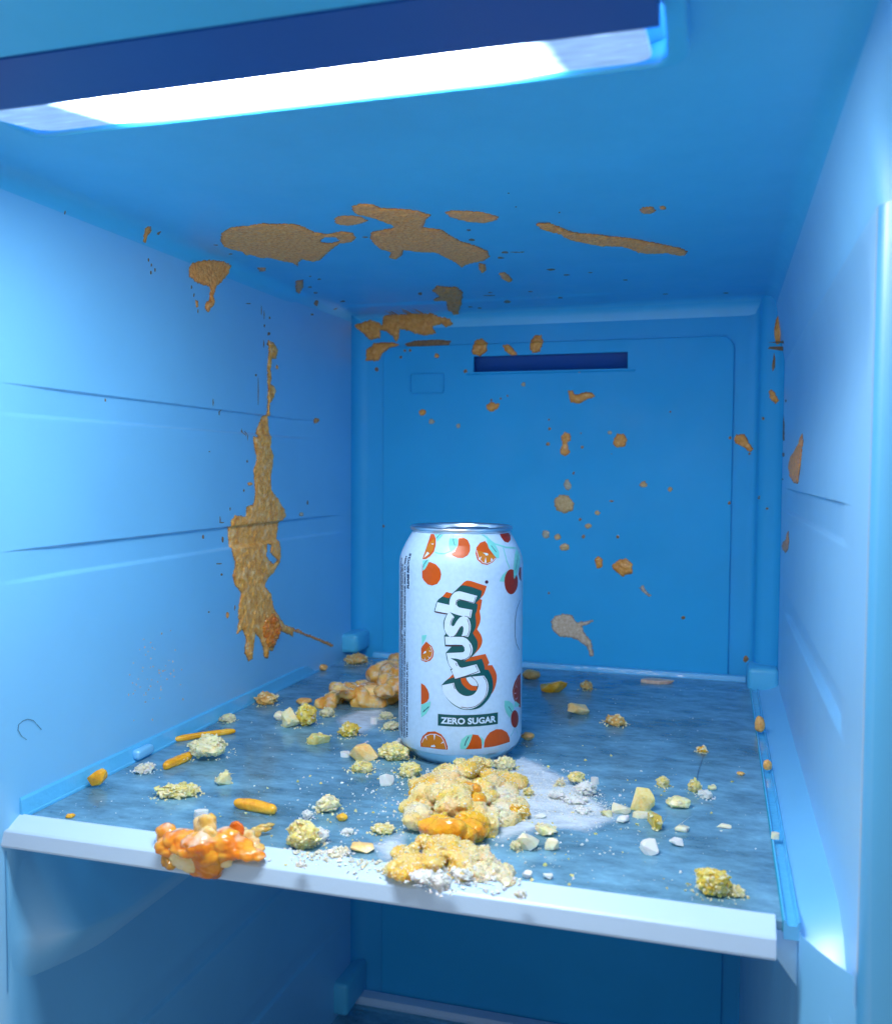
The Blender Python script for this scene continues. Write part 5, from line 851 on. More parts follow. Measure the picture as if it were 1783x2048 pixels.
LUMPS={'pile': [[13.01, -90.45, 5.69, 3.86, 3.31, 3.46, 66], [19.51, -57.37, 9.49, 6.34, 4.94, 4.38, 59], [37.11, -107.97, 3.79, 4.29, 5.04, 3.44, 77], [42.62, -102.99, 4.55, 5.53, 3.64, 3.14, 109], [25.5, -106.64, 8.79, 4.15, 3.7, 2.68, 172], [23.78, -93.75, 11.89, 4.42, 3.67, 2.93, 149], [7.73, -74.36, 6.41, 6.14, 5.99, 4.54, 178], [43.83, -82.85, 2.23, 7.19, 5.29, 3.3, 16], [26.08, -93.99, 10.9, 4.18, 5.16, 2.44, 109], [42.94, -106.49, 0.22, 4.17, 2.92, 2.69, 71], [18.07, -42.16, 8.14, 4.55, 3.1, 1.99, 86], [25.12, -118.19, 6.06, 6.69, 5.74, 4.39, 152], [23.85, -47.43, 1.88, 7.58, 6.43, 5.19, 111], [46.34, -78.13, 2.24, 5.34, 4.79, 2.54, 157], [20.01, -51.62, 8.95, 5.45, 5.72, 3.72, 71], [24.85, -39.1, 7.22, 3.34, 3.13, 2.4, 81], [1.11, -62.53, 1.13, 7.24, 4.44, 4.39, 145], [24.65, -49.99, 2.23, 4.94, 4.82, 3.48, 24], [1.15, -75.1, 2.14, 5.66, 3.47, 2.65, 166], [12.66, -92.53, 0.31, 5.62, 3.53, 3.21, 147], [3.91, -70.32, 3.89, 6.0, 4.62, 3.5, 69], [25.21, -93.9, 11.65, 3.57, 3.74, 2.37, 122], [45.27, -71.14, 0.14, 7.88, 6.64, 4.56, 132], [46.07, -80.09, 0.7, 8.4, 4.81, 3.56, 8], [45.88, -92.12, 0.95, 7.19, 4.65, 4.67, 43], [18.31, -62.17, 11.69, 2.85, 3.57, 1.78, 32], [20.57, -112.65, 2.68, 4.51, 4.49, 3.7, 43], [6.46, -69.08, 6.29, 8.23, 5.64, 4.23, 102], [14.01, -88.74, 9.88, 5.83, 3.42, 2.39, 32], [34.08, -81.48, 5.66, 4.22, 4.27, 3.04, 77], [10.22, -60.23, 9.66, 4.92, 4.33, 2.7, 20], [16.7, -43.76, 3.95, 5.62, 3.58, 3.77, 13], [18.06, -84.88, 10.18, 6.73, 5.03, 3.21, 137], [15.51, -93.38, 9.25, 5.29, 4.39, 3.56, 143], [32.71, -59.79, 5.56, 6.1, 4.68, 3.78, 96], [36.14, -98.24, 6.32, 5.88, 3.76, 2.78, 99], [32.24, -46.62, 2.68, 8.14, 5.71, 4.58, 9], [19.54, -61.72, 10.1, 5.75, 4.76, 3.98, 46], [34.1, -57.51, 5.74, 4.49, 3.9, 2.41, 94], [36.84, -113.14, 1.99, 4.86, 5.47, 3.94, 41], [21.6, -89.74, 7.25, 4.71, 4.55, 4.07, 41], [11.33, -107.08, 4.68, 6.7, 6.25, 3.49, 68], [28.36, -50.29, 5.47, 5.56, 5.06, 3.55, 105], [30.08, -88.4, 2.02, 6.31, 6.68, 3.64, 145], [13.45, -71.26, 8.94, 7.96, 5.28, 4.02, 119], [35.38, -110.95, 6.32, 7.41, 4.11, 4.37, 11], [16.35, -61.91, 7.27, 5.46, 4.23, 2.32, 48], [29.34, -49.1, 0.2, 7.11, 4.22, 2.71, 46], [25.3, -101.26, 12.17, 4.56, 2.99, 2.18, 148], [31.52, -66.9, 7.24, 3.48, 2.57, 2.38, 125], [19.97, -88.28, 12.17, 4.36, 2.84, 2.89, 64], [24.03, -104.96, 9.93, 6.88, 5.6, 4.38, 67], [18.07, -90.65, 5.31, 4.28, 4.2, 3.67, 46], [35.12, -98.29, 7.97, 5.01, 3.39, 2.0, 143], [3.28, -75.29, 5.03, 6.36, 5.47, 3.64, 79], [40.7, -94.65, 5.29, 4.09, 3.42, 2.26, 25], [10.46, -77.62, 7.48, 6.76, 5.05, 4.59, 90], [27.97, -106.48, 11.11, 4.8, 2.76, 2.41, 174], [12.76, -108.96, 5.4, 5.25, 5.01, 4.18, 32], [20.46, -52.76, 9.7, 5.1, 4.31, 2.57, 64], [13.18, -68.73, 8.81, 6.32, 6.22, 3.61, 149], [15.21, -85.91, 8.58, 5.97, 3.73, 2.79, 162], [31.29, -80.39, 6.69, 4.64, 4.62, 2.53, 128], [0.58, -71.79, 4.41, 5.87, 4.15, 4.34, 6], [11.24, -63.87, 10.59, 4.71, 3.0, 2.76, 177], [23.96, -45.22, 0.24, 5.23, 6.61, 4.96, 52], [26.46, -103.02, 10.74, 4.12, 3.7, 2.73, 41], [18.42, -82.85, 2.39, 3.82, 2.59, 2.26, 176], [11.94, -58.69, 2.95, 6.4, 5.77, 4.3, 57], [9.79, -76.63, 7.3, 5.54, 4.5, 4.18, 128], [13.27, -46.51, 9.45, 3.51, 3.32, 1.71, 103], [2.68, -89.45, 0.69, 6.49, 5.02, 3.78, 29], [7.77, -54.57, 2.48, 4.33, 3.11, 2.76, 76], [24.77, -88.15, 11.84, 4.62, 2.86, 1.73, 111], [38.51, -109.87, 2.82, 4.98, 4.2, 3.16, 8], [23.96, -103.4, 10.53, 7.19, 4.28, 3.37, 129], [15.13, -71.82, 1.57, 6.77, 5.51, 4.24, 141], [9.96, -59.63, 8.29, 6.31, 5.84, 3.59, 43], [29.45, -101.78, 7.79, 5.32, 4.99, 4.66, 119], [9.88, -103.21, 5.47, 6.28, 5.58, 2.79, 156], [40.21, -74.05, 0.53, 6.39, 4.72, 3.89, 26], [12.14, -70.71, 1.91, 5.71, 5.18, 3.81, 36], [12.62, -92.06, 5.23, 5.85, 4.32, 2.59, 45], [19.46, -42.73, 6.87, 7.67, 4.55, 4.77, 65], [4.11, -86.64, 3.48, 4.71, 4.05, 3.13, 88], [23.0, -96.71, 10.72, 7.82, 5.21, 3.61, 29], [25.05, -80.01, 8.72, 5.74, 5.15, 2.93, 141], [29.84, -69.91, 5.94, 6.48, 4.82, 4.5, 15], [14.84, -80.36, 11.03, 3.25, 3.81, 2.61, 156], [26.72, -99.46, 9.91, 5.64, 5.83, 3.82, 104], [24.46, -90.4, 0.22, 4.46, 2.52, 1.85, 128], [27.76, -93.5, 3.08, 3.62, 2.93, 2.52, 73], [6.23, -84.18, 5.23, 5.86, 5.7, 4.76, 72], [38.96, -67.75, 4.36, 4.1, 3.52, 2.56, 92], [41.19, -59.53, 4.24, 3.45, 3.5, 2.5, 133], [26.17, -85.64, 10.65, 3.58, 3.87, 2.47, 92], [17.24, -71.52, 11.4, 3.02, 2.92, 1.98, 127], [14.72, -65.27, 11.43, 4.0, 3.35, 2.72, 144], [41.1, -100.92, 2.17, 4.83, 3.93, 2.47, 164], [11.33, -112.2, 4.87, 5.93, 5.01, 3.91, 131], [20.48, -85.98, 11.84, 4.6, 4.2, 2.59, 104], [35.55, -75.02, 5.17, 4.1, 3.88, 2.87, 35], [23.13, -76.13, 7.5, 7.04, 4.51, 4.15, 140], [41.68, -98.04, 4.7, 3.6, 3.09, 2.72, 164], [17.35, -69.08, 9.67, 4.59, 3.31, 2.49, 9], [41.13, -62.17, 3.28, 4.09, 3.76, 3.73, 20], [32.74, -115.69, 0.67, 6.67, 4.43, 4.39, 1], [31.47, -75.19, 4.89, 6.39, 6.09, 3.59, 124], [38.46, -46.89, 2.08, 8.55, 6.12, 4.42, 36], [11.46, -58.82, 9.22, 6.29, 4.16, 2.89, 134]], 'pile_core': [[29.08, -126.26, 7, 8, 5, 5.5, 0], [33.41, -123.12, 5.5, 8, 5, 5, 0], [36.84, -116.38, 5, 7, 5, 4.5, 0], [22.32, -123.47, 7, 6, 4.5, 4, 0], [31.1, -126.07, 9, 7, 5, 4, 0]], 'ridge': [[44.98, -147.61, 1.13, 6.03, 3.37, 2.94, 63], [19.97, -147.27, 4.99, 3.66, 2.37, 1.82, 71], [19.51, -151.87, 3.43, 5.01, 2.71, 2.77, 42], [43.5, -131.79, 2.06, 6.42, 4.11, 3.0, 42], [42.28, -144.17, 3.32, 4.4, 3.65, 3.13, 47], [38.43, -148.55, 0.1, 3.41, 2.87, 1.38, 107], [32.3, -146.74, 6.16, 2.44, 2.86, 1.48, 62], [59.75, -148.75, 0.56, 3.84, 3.51, 1.83, 94], [31.43, -147.97, 4.12, 6.43, 4.5, 2.88, 81], [45.01, -147.0, 2.99, 4.1, 2.56, 2.33, 103], [28.48, -137.89, 5.99, 5.7, 4.04, 3.18, 85], [45.64, -148.74, 2.97, 2.61, 3.0, 1.7, 116], [22.99, -147.94, 1.09, 4.8, 4.46, 3.9, 28], [36.35, -138.2, 6.41, 3.55, 2.98, 1.74, 91], [47.61, -144.52, 1.84, 5.38, 3.71, 2.91, 176], [27.67, -135.88, 5.37, 5.83, 3.98, 2.73, 73], [52.94, -142.39, 0.82, 5.34, 4.55, 3.48, 89], [30.15, -139.99, 1.34, 3.03, 3.1, 1.74, 20], [49.18, -145.97, 1.29, 3.61, 2.69, 2.12, 163], [24.74, -149.32, 4.34, 5.11, 3.29, 3.01, 120], [39.2, -139.68, 0.36, 3.24, 3.45, 2.14, 89], [31.55, -137.82, 6.39, 4.62, 3.14, 1.83, 157], [26.94, -139.78, 1.73, 3.92, 3.0, 2.42, 144], [43.12, -137.06, 4.67, 3.36, 3.21, 2.41, 155], [22.19, -156.95, 1.87, 4.22, 4.5, 2.83, 83], [31.51, -142.56, 6.6, 4.3, 2.76, 2.57, 40], [40.15, -134.57, 3.59, 5.24, 4.23, 4.08, 125], [17.76, -153.65, 1.73, 4.17, 3.86, 3.08, 122], [37.35, -135.87, 0.97, 4.73, 3.84, 3.99, 75], [57.33, -148.17, 1.42, 2.6, 2.64, 1.85, 135], [48.07, -148.69, 2.44, 3.32, 2.89, 1.56, 175], [49.73, -136.79, 1.11, 4.36, 4.27, 2.49, 100], [47.46, -146.2, 1.39, 5.93, 4.03, 2.37, 110], [42.49, -145.65, 3.5, 3.44, 3.71, 2.96, 84], [38.81, -140.11, 4.95, 4.81, 3.26, 2.05, 16], [26.32, -150.58, 0.4, 4.83, 5.25, 2.67, 156], [15.41, -140.78, 2.75, 3.87, 3.73, 2.11, 102], [33.06, -138.48, 5.9, 5.44, 3.53, 2.08, 178], [29.02, -147.46, 4.86, 5.7, 3.97, 2.41, 16], [38.07, -135.04, 4.55, 3.97, 3.62, 2.73, 99], [25.14, -152.92, 3.21, 5.0, 3.21, 2.25, 152], [34.69, -140.3, 0.6, 4.16, 3.48, 2.32, 38], [52.62, -145.47, 0.89, 2.65, 2.79, 1.75, 60], [49.0, -147.93, 0.56, 3.48, 3.4, 2.86, 92], [39.19, -145.03, 1.52, 3.51, 2.98, 2.24, 10], [43.82, -136.19, 3.89, 4.88, 3.9, 2.19, 118], [21.17, -144.02, 0.78, 3.42, 2.96, 1.94, 73], [47.74, -133.97, 3.53, 2.97, 2.88, 1.51, 171], [29.37, -143.9, 0.21, 3.89, 3.02, 2.27, 158], [29.96, -139.35, 6.4, 4.59, 3.73, 2.05, 61], [20.36, -139.1, 4.35, 2.65, 2.46, 1.76, 174], [29.74, -130.94, 2.44, 4.0, 3.02, 2.04, 125], [19.03, -147.63, 1.74, 5.34, 3.2, 3.28, 114], [24.93, -132.64, 1.07, 2.99, 2.39, 1.82, 21], [58.73, -144.77, 0.17, 2.45, 2.83, 1.98, 112], [39.36, -141.79, 4.64, 4.66, 3.99, 3.18, 78], [21.25, -147.31, 4.14, 4.7, 3.51, 3.02, 120], [22.39, -134.5, 5.41, 3.5, 2.76, 2.65, 12], [48.92, -147.96, 0.03, 5.91, 4.13, 3.55, 0], [56.52, -141.47, 0.35, 4.74, 4.59, 3.16, 4], [49.35, -145.07, 0.79, 2.92, 2.47, 1.8, 67], [36.16, -137.78, 6.54, 3.32, 2.01, 1.44, 33], [51.97, -136.35, 0.03, 3.61, 2.52, 1.82, 91], [16.54, -151.8, 0.17, 5.14, 3.66, 3.36, 114], [49.15, -137.18, 2.54, 3.91, 2.98, 2.52, 43], [30.24, -131.02, 4.22, 5.67, 4.52, 3.9, 100], [33.61, -134.75, 5.08, 5.09, 4.65, 3.46, 93], [28.83, -137.72, 4.14, 5.8, 4.38, 2.7, 61], [33.42, -129.56, 5.32, 3.69, 3.22, 1.7, 82], [36.41, -142.21, 5.33, 3.64, 3.84, 2.06, 154]], 'glob': [[-80.61, -153.39, 3.5, 4.5, 3.5, 4.5, 0], [-73.72, -158.69, 3.5, 5, 4, 4, 0], [-69.41, -157.59, 4, 6, 5, 4, 0], [-62.96, -160.74, 4, 6, 5, 4, 0], [-66.11, -160.72, 2, 8, 5, 3, 0], [-59.96, -159.8, 4, 6, 6, 5.5, 0], [-53.84, -158.15, 4.5, 7, 5, 4.5, 0], [-52.41, -154.85, 6, 6, 4, 3.5, 0], [-48.95, -155.11, 3.5, 7, 4.5, 3.5, 0], [-51.28, -156.87, 1.5, 8, 5, 3, 0], [-44.03, -156.86, 1.8, 8, 4.5, 2.2, 0], [-39.62, -156.97, 1, 5, 3, 1.2, 0], [-78.44, -160.23, 1.5, 3, 3.5, 3, 0], [-56.34, -157.71, 0, 9, 4.5, 3.5, 0], [-73.93, -160.16, 0, 6, 3.5, 2.6, 0]], 'glob_drip': [[-58.16, -160.26, 0, 7, 4.5, 6, 0], [-59.48, -159.95, -3.5, 7, 3.4, 6, 0], [-56.71, -157.85, -2, 4.5, 3.4, 6, 0], [-62.35, -159.66, -6, 5, 2.5, 3.5, 0], [-57.95, -158.07, -6.5, 5, 2.5, 3, 0], [-55.21, -155.83, 1, 7, 4, 4.5, 0]], 'glob_pale': [[-68.99, -161.9, -1.5, 5.5, 2.2, 4.5, 0], [-65.35, -161.28, -2.5, 5, 2.2, 5, 0], [-72.18, -161.13, 0, 5, 2.5, 2.5, 0], [-50.65, -159.15, -1.5, 3, 2, 2.5, 0], [-63.48, -159.98, -4, 4, 2, 4, 0]], 'glob_dark': [[-74.74, -161.76, -3.5, 2.6, 1.8, 3.2, 0], [-73.38, -162.82, -4.5, 2, 1.6, 2, 0]], 'glob_petal': [[-52.02, -148.41, 5, 3.6, 1.6, 5, 0], [-52.88, -148.08, 6, 2.6, 1.4, 4, 0]], 'glob_shred': [[-47.52, -145.55, 3, 2, 1.2, 2, 20], [-47.97, -136.19, 2.5, 5, 1.2, 1.2, 40], [-47.3, -143.87, 3, 4, 1.2, 1.6, 50], [-49.22, -129.39, 1.5, 4, 1, 1, 40]], 'glob_crumb': [[-48.6, -146.88, 4, 4, 3, 3, 0], [-44.97, -148.22, 2.5, 4, 3, 2.2, 0], [-41.86, -149.89, 1.5, 4, 2.5, 1.5, 0], [-52.17, -143.67, 4, 3, 2, 2.4, 0]], 'glob_top': [[-61.34, -155.99, 8, 4.6, 2.6, 6.5, 0], [-64.24, -154.16, 9, 4, 2.2, 4, 0], [-60.04, -154.36, 12, 2.4, 1.5, 2.6, 0], [-58.46, -159.33, 6, 4.5, 2.4, 5, 0], [-62.77, -158.12, 4, 2.6, 1.8, 3.5, 0]], 'frost1': [[11.34, -107.56, 3, 5, 6, 5, 0], [40.77, -68.96, 1.5, 7, 6, 2.5, 0], [42.02, -89.23, 2, 6, 5, 3, 0]], 'rear': [[-87.05, 83.13, 6.26, 8.63, 5.09, 5.42, 117], [-79.29, 108.83, 5.31, 8.6, 7.97, 6.99, 133], [-70.62, 74.66, 10.47, 7.0, 7.94, 4.56, 158], [-71.01, 133.88, 13.78, 5.4, 6.59, 5.04, 53], [-81.37, 127.73, 7.71, 5.79, 6.71, 5.21, 149], [-64.43, 121.74, 1.53, 8.93, 5.51, 6.33, 179], [-78.74, 90.16, 2.96, 7.78, 6.38, 6.63, 129], [-57.16, 104.33, 3.02, 6.74, 5.31, 5.04, 76], [-53.15, 80.98, 11.55, 6.02, 6.42, 6.56, 51], [-85.21, 77.27, 2.57, 9.58, 5.68, 6.03, 104], [-77.47, 94.6, 12.59, 6.06, 5.36, 5.66, 92], [-85.42, 125.9, 13.6, 10.59, 6.85, 6.94, 30], [-68.95, 115.15, 13.49, 11.76, 7.42, 8.77, 8], [-51.59, 83.03, 1.41, 8.74, 7.71, 5.65, 51], [-71.56, 103.24, 15.44, 6.73, 7.14, 5.95, 32], [-66.22, 103.67, 8.64, 8.02, 5.67, 3.94, 12], [-88.39, 128.23, 7.02, 7.01, 7.26, 6.53, 23], [-64.44, 82.34, 13.28, 7.89, 6.87, 6.4, 50], [-53.1, 91.3, 1.76, 8.93, 8.44, 9.03, 94], [-57.46, 90.08, 12.67, 9.04, 6.09, 6.81, 166], [-68.13, 127.67, 10.25, 7.19, 6.06, 6.15, 175], [-70.56, 89.44, 7.83, 8.56, 5.77, 6.71, 129], [-66.73, 122.32, 3.6, 6.57, 4.83, 5.85, 70], [-67.3, 122.15, 2.65, 8.89, 7.63, 7.49, 117], [-79.23, 78.01, 2.27, 9.98, 8.15, 6.06, 167], [-88.62, 92.61, 6.28, 9.81, 5.49, 5.05, 67], [-94.92, 98.32, 2.75, 7.75, 8.45, 8.44, 167], [-87.47, 76.95, 3.35, 7.87, 8.98, 8.79, 19], [-57.47, 91.21, 11.85, 7.87, 6.88, 5.87, 133], [-72.87, 107.53, 2.36, 7.98, 4.93, 5.35, 21], [-93.46, 121.04, 8.35, 7.21, 7.92, 7.62, 43], [-77.69, 114.25, 6.44, 10.08, 9.57, 8.95, 33], [-73.99, 88.03, 3.31, 9.51, 6.67, 6.59, 95], [-79.78, 110.5, 13.24, 8.72, 8.61, 6.98, 32]], 'stack': [[-105.67, 77.08, 0.04, 5.22, 5.04, 3.02, 141], [-103.19, 85.21, 2.78, 6.37, 5.22, 4.57, 151], [-109.19, 64.94, 0.27, 6.11, 5.32, 6.03, 22], [-107.39, 77.65, 0.03, 4.71, 4.76, 4.24, 35], [-100.42, 88.19, 7.16, 6.85, 6.36, 4.12, 2], [-100.42, 87.42, 6.6, 7.83, 6.39, 4.7, 17], [-103.41, 68.51, 4.79, 4.25, 4.42, 4.58, 13], [-105.29, 66.37, 0.83, 7.63, 4.99, 6.39, 103], [-97.89, 84.47, 6.6, 6.19, 5.91, 5.08, 176], [-95.12, 73.06, 7.22, 7.65, 5.28, 3.43, 155], [-107.48, 74.36, 3.95, 4.96, 3.79, 4.25, 26], [-108.93, 87.55, 6.26, 5.73, 4.65, 4.96, 144]], 'amb': [[8.85, -78.07, 7, 4, 3, 4, 0], [27.54, -81.64, 9, 5, 4, 3.5, 0], [33.2, -90.13, 8, 4, 4, 3, 0], [0.81, -80.64, 4, 2.5, 3.5, 3.5, 0]]}
FROST_A=[0.02788, -0.03976, 0.0]
FROST_B=[0.0806, -0.06851, 0.0]
FROST_C=[0.02788, -0.03976, 0.0]
RIM_X0,RIM_X1=-0.02651,0.01427
FILMS=[[[[0.00813, -0.00866], [0.03333, 0.01309], [0.05579, -0.0067], [0.07979, -0.03473], [0.1016, -0.07122], [0.08758, -0.09844], [0.06739, -0.10201], [0.05707, -0.11326], [0.04885, -0.13096], [0.02865, -0.09399]], 'streaky white frost film smeared on the glass right of the big slush pile'], [[[-0.01076, -0.13435], [-0.00271, -0.11547], [0.01203, -0.09917], [0.0246, -0.13848], [0.01933, -0.15855], [0.0004, -0.14599]], 'thin frost film on the glass left of the slush ridge'], [[[-0.09774, 0.03479], [-0.09171, 0.06778], [-0.06643, 0.0825], [-0.05148, 0.04954], [-0.05379, 0.00504], [-0.07644, 0.00817]], 'faint frost film on the glass beside the can']]
HAIRS=[['hair', [[-0.1566, -0.14459, 0.03313], [-0.1566, -0.14757, 0.03551], [-0.1566, -0.14959, 0.0387], [-0.1566, -0.14925, 0.04079], [-0.1566, -0.14684, 0.04191], [-0.1566, -0.1435, 0.04193], [-0.1566, -0.14014, 0.04039], [-0.1566, -0.13769, 0.03772], [-0.1566, -0.13521, 0.03503]], 'curly dark blue hair stuck low on the front of the left wall'], ['hair', [[0.12585, 0.03954, 0.0006], [0.12631, 0.02777, 0.0006], [0.12526, 0.0152, 0.0006], [0.12427, 0.00241, 0.0006], [0.12405, -0.00953, 0.0006], [0.12305, -0.01744, 0.0006]], 'fine dark hair lying on the glass between two crumbs on the right side']]

def can_map(s, z, off):
    r = float(np.interp(z, rzz, rzr))+off; a = s/33.1
    return (r*math.sin(a)/1000, -r*math.cos(a)/1000, z/1000)
def wrap_mesh(name, pieces, mats, parent, off0=.05):
    """pieces: (list of 2D verts, faces, layer, matindex) in (s,z) mm; cut into narrow columns, then wrapped round the can"""
    bm = bmesh.new()
    for V, F, layer, mi in pieces:
        vv = [bm.verts.new((p[0], p[1], layer)) for p in V]
        for f in F:
            try: fc = bm.faces.new([vv[i] for i in f]); fc.material_index = mi
            except ValueError: pass
    xs = [v.co.x for v in bm.verts]; x = math.floor(min(xs)/1.8)*1.8
    while x < max(xs):
        x += 1.8; bmesh.ops.bisect_plane(bm, geom=bm.verts[:]+bm.edges[:]+bm.faces[:], plane_co=(x, 0, 0), plane_no=(1, 0, 0), dist=1e-5)
    for z in (10, 13, 103, 104.5, 106, 109.5, 114, 117.5):
        bmesh.ops.bisect_plane(bm, geom=bm.verts[:]+bm.edges[:]+bm.faces[:], plane_co=(0, z, 0), plane_no=(0, 1, 0), dist=1e-5)
    for v in bm.verts: v.co = can_map(v.co.x, min(v.co.y, 119.4), off0+.045*v.co.z)
    me = bpy.data.meshes.new(name)
    # outward normals
    for f in bm.faces:
        f.normal_update(); c = f.calc_center_median()
        if f.normal.x*c.x+f.normal.y*c.y < 0: f.normal_flip()
    bm.to_mesh(me); bm.free()
    for m in mats: me.materials.append(m)
    return link(name, me, parent)
keys = list(INK.keys())
def art_pieces(g):
    o = []
    for gg, col, layer, pts in ART:
        if gg != g: continue
        t = tessellate_polygon([[Vector((p[0], p[1], 0)) for p in pts]])
        o.append((pts, t, layer, keys.index(col)))
    return o
wrap_mesh('logo', art_pieces('logo'), list(INK.values()), can)
wrap_mesh('printed_fruit', art_pieces('fruit'), list(INK.values()), can)
def text_pieces(txt, capw, caph, place, layer, mi, bold=0.0):
    cu = bpy.data.curves.new('t', 'FONT'); cu.body = txt; cu.size = 1; cu.offset = bold; cu.resolution_u = 3
    o = bpy.data.objects.new('t', cu); COL.objects.link(o)
    dg = bpy.context.evaluated_depsgraph_get(); me = bpy.data.meshes.new_from_object(o.evaluated_get(dg)); bpy.data.objects.remove(o)
    V = [(v.co.x, v.co.y) for v in me.vertices]; F = [tuple(p.vertices) for p in me.polygons]
    x0 = min(v[0] for v in V); x1 = max(v[0] for v in V)
    V = [((x-x0)/(x1-x0)*capw, y/.70*caph) for x, y in V]
    return ([place(x, y) for x, y in V], F, layer, mi)
BS0, BS1, BZ0, BZ1 = -2.5, 29.4, 22.8, 28.75
bpcs = [([(BS0, BZ0), (BS1, BZ0), (BS1, BZ1), (BS0, BZ1)], [(0, 1, 2, 3)], 1, keys.index('green')),
        text_pieces('ZERO SUGAR', 29.1, 3.05, lambda x, y: (-.95+x, 24.15+y), 2, keys.index('white'), .035)]
wrap_mesh('zero_sugar_banner', bpcs, list(INK.values()), can)
ft = []
nv = keys.index('navy')
def vline(txt, s, z0, z1, h, bold=.02): ft.append(text_pieces(txt, z1-z0, h, lambda x, y: (s-y, z0+x), 1, nv, bold))
vline('TM & \u00a9 2021 DR PEPPER/SEVEN UP, INC.', -22.9, 12.6, 52.6, 1.5, .05)
vline('PRODUCED UNDER THE AUTHORITY OF DR PEPPER/SEVEN UP, INC., 6425 HALL OF FAME LANE, FRISCO, TX 75034', -25.8, 11.8, 107.5, 1.6, .06)
vline('PHENYLKETONURICS: CONTAINS PHENYLALANINE', -28.9, 11.8, 66, 1.8, .06)
vline('POTASSIUM CITRATE, ACACIA, ESTER GUM, YELLOW 6, RED 40.', -29.2, 68, 103, 1.8, .05)
vline('CARBONATED WATER, CITRIC ACID, NATURAL FLAVORS, SODIUM BENZOATE (PRESERVATIVE), SUCROSE ACETATE ISOBUTYRATE', -32.0, 14, 106, 1.8, .05)
vline('PLEASE RECYCLE', -22.2, 90.8, 109, 1.9, .06)
wrap_mesh('fine_print', ft, list(INK.values()), can)

# ------------------------------------------------------------------ splatters on the liner
def surf_bvh(objs):
    V = []; F = []
    for o in objs:
        b0 = len(V); V += [o.matrix_world @ v.co for v in o.data.vertices]; F += [tuple(i+b0 for i in p.vertices) for p in o.data.polygons]
    return BVHTree.FromPolygons(V, F)
bpy.context.view_layer.update()
BV = surf_bvh([left_wall, right_wall, upper_right_wall, back_wall, ceiling, step, panel])
PLN = {'strip': (1, .214, 0, 2, -1), 'ceil': (2, .277, 0, 1, -1), 'back': (1, .2256, 0, 2, -1), 'backw': (1, .2281, 0, 2, -1), 'left': (0, -.157, 1, 2, 1), 'right': (0, .174, 1, 2, -1)}
def drop(pl, u, v, h):
    ax, val, a, b, sg = PLN[pl]
    o = [0, 0, 0]; o[a] = u; o[b] = v; o[ax] = val+sg*.045
    d = [0, 0, 0]; d[ax] = -sg
    hit = BV.ray_cast(Vector(o), Vector(d), .075)
    o[ax] = hit[0][ax] if hit[0] is not None else val
    o[ax] += sg*h
    return o
def sdf(poly, X, Y):
    n = len(poly); inside = np.zeros(X.shape, bool); dm = np.full(X.shape, 1e9)
    for i in range(n):
        x0, y0 = poly[i]; x1, y1 = poly[(i+1) % n]
        c = ((y0 > Y) != (y1 > Y)); xi = (x1-x0)*(Y-y0)/((y1-y0) if y1 != y0 else 1e-9)+x0; inside ^= c & (X < xi)
        dx, dy = x1-x0, y1-y0; t = np.clip(((X-x0)*dx+(Y-y0)*dy)/(dx*dx+dy*dy+1e-12), 0, 1)
        dm = np.minimum(dm, np.hypot(X-x0-t*dx, Y-y0-t*dy))
    return np.where(inside, dm, -dm)
def vnoise(X, Y, sc, seed, octv=3):
    sh = X.shape; o = np.empty(X.size)
    for i, (x, y) in enumerate(zip(X.ravel(), Y.ravel())): o[i] = noise.fractal(Vector((x*sc, y*sc, seed)), .9, 2.1, octv)
    return o.reshape(sh)
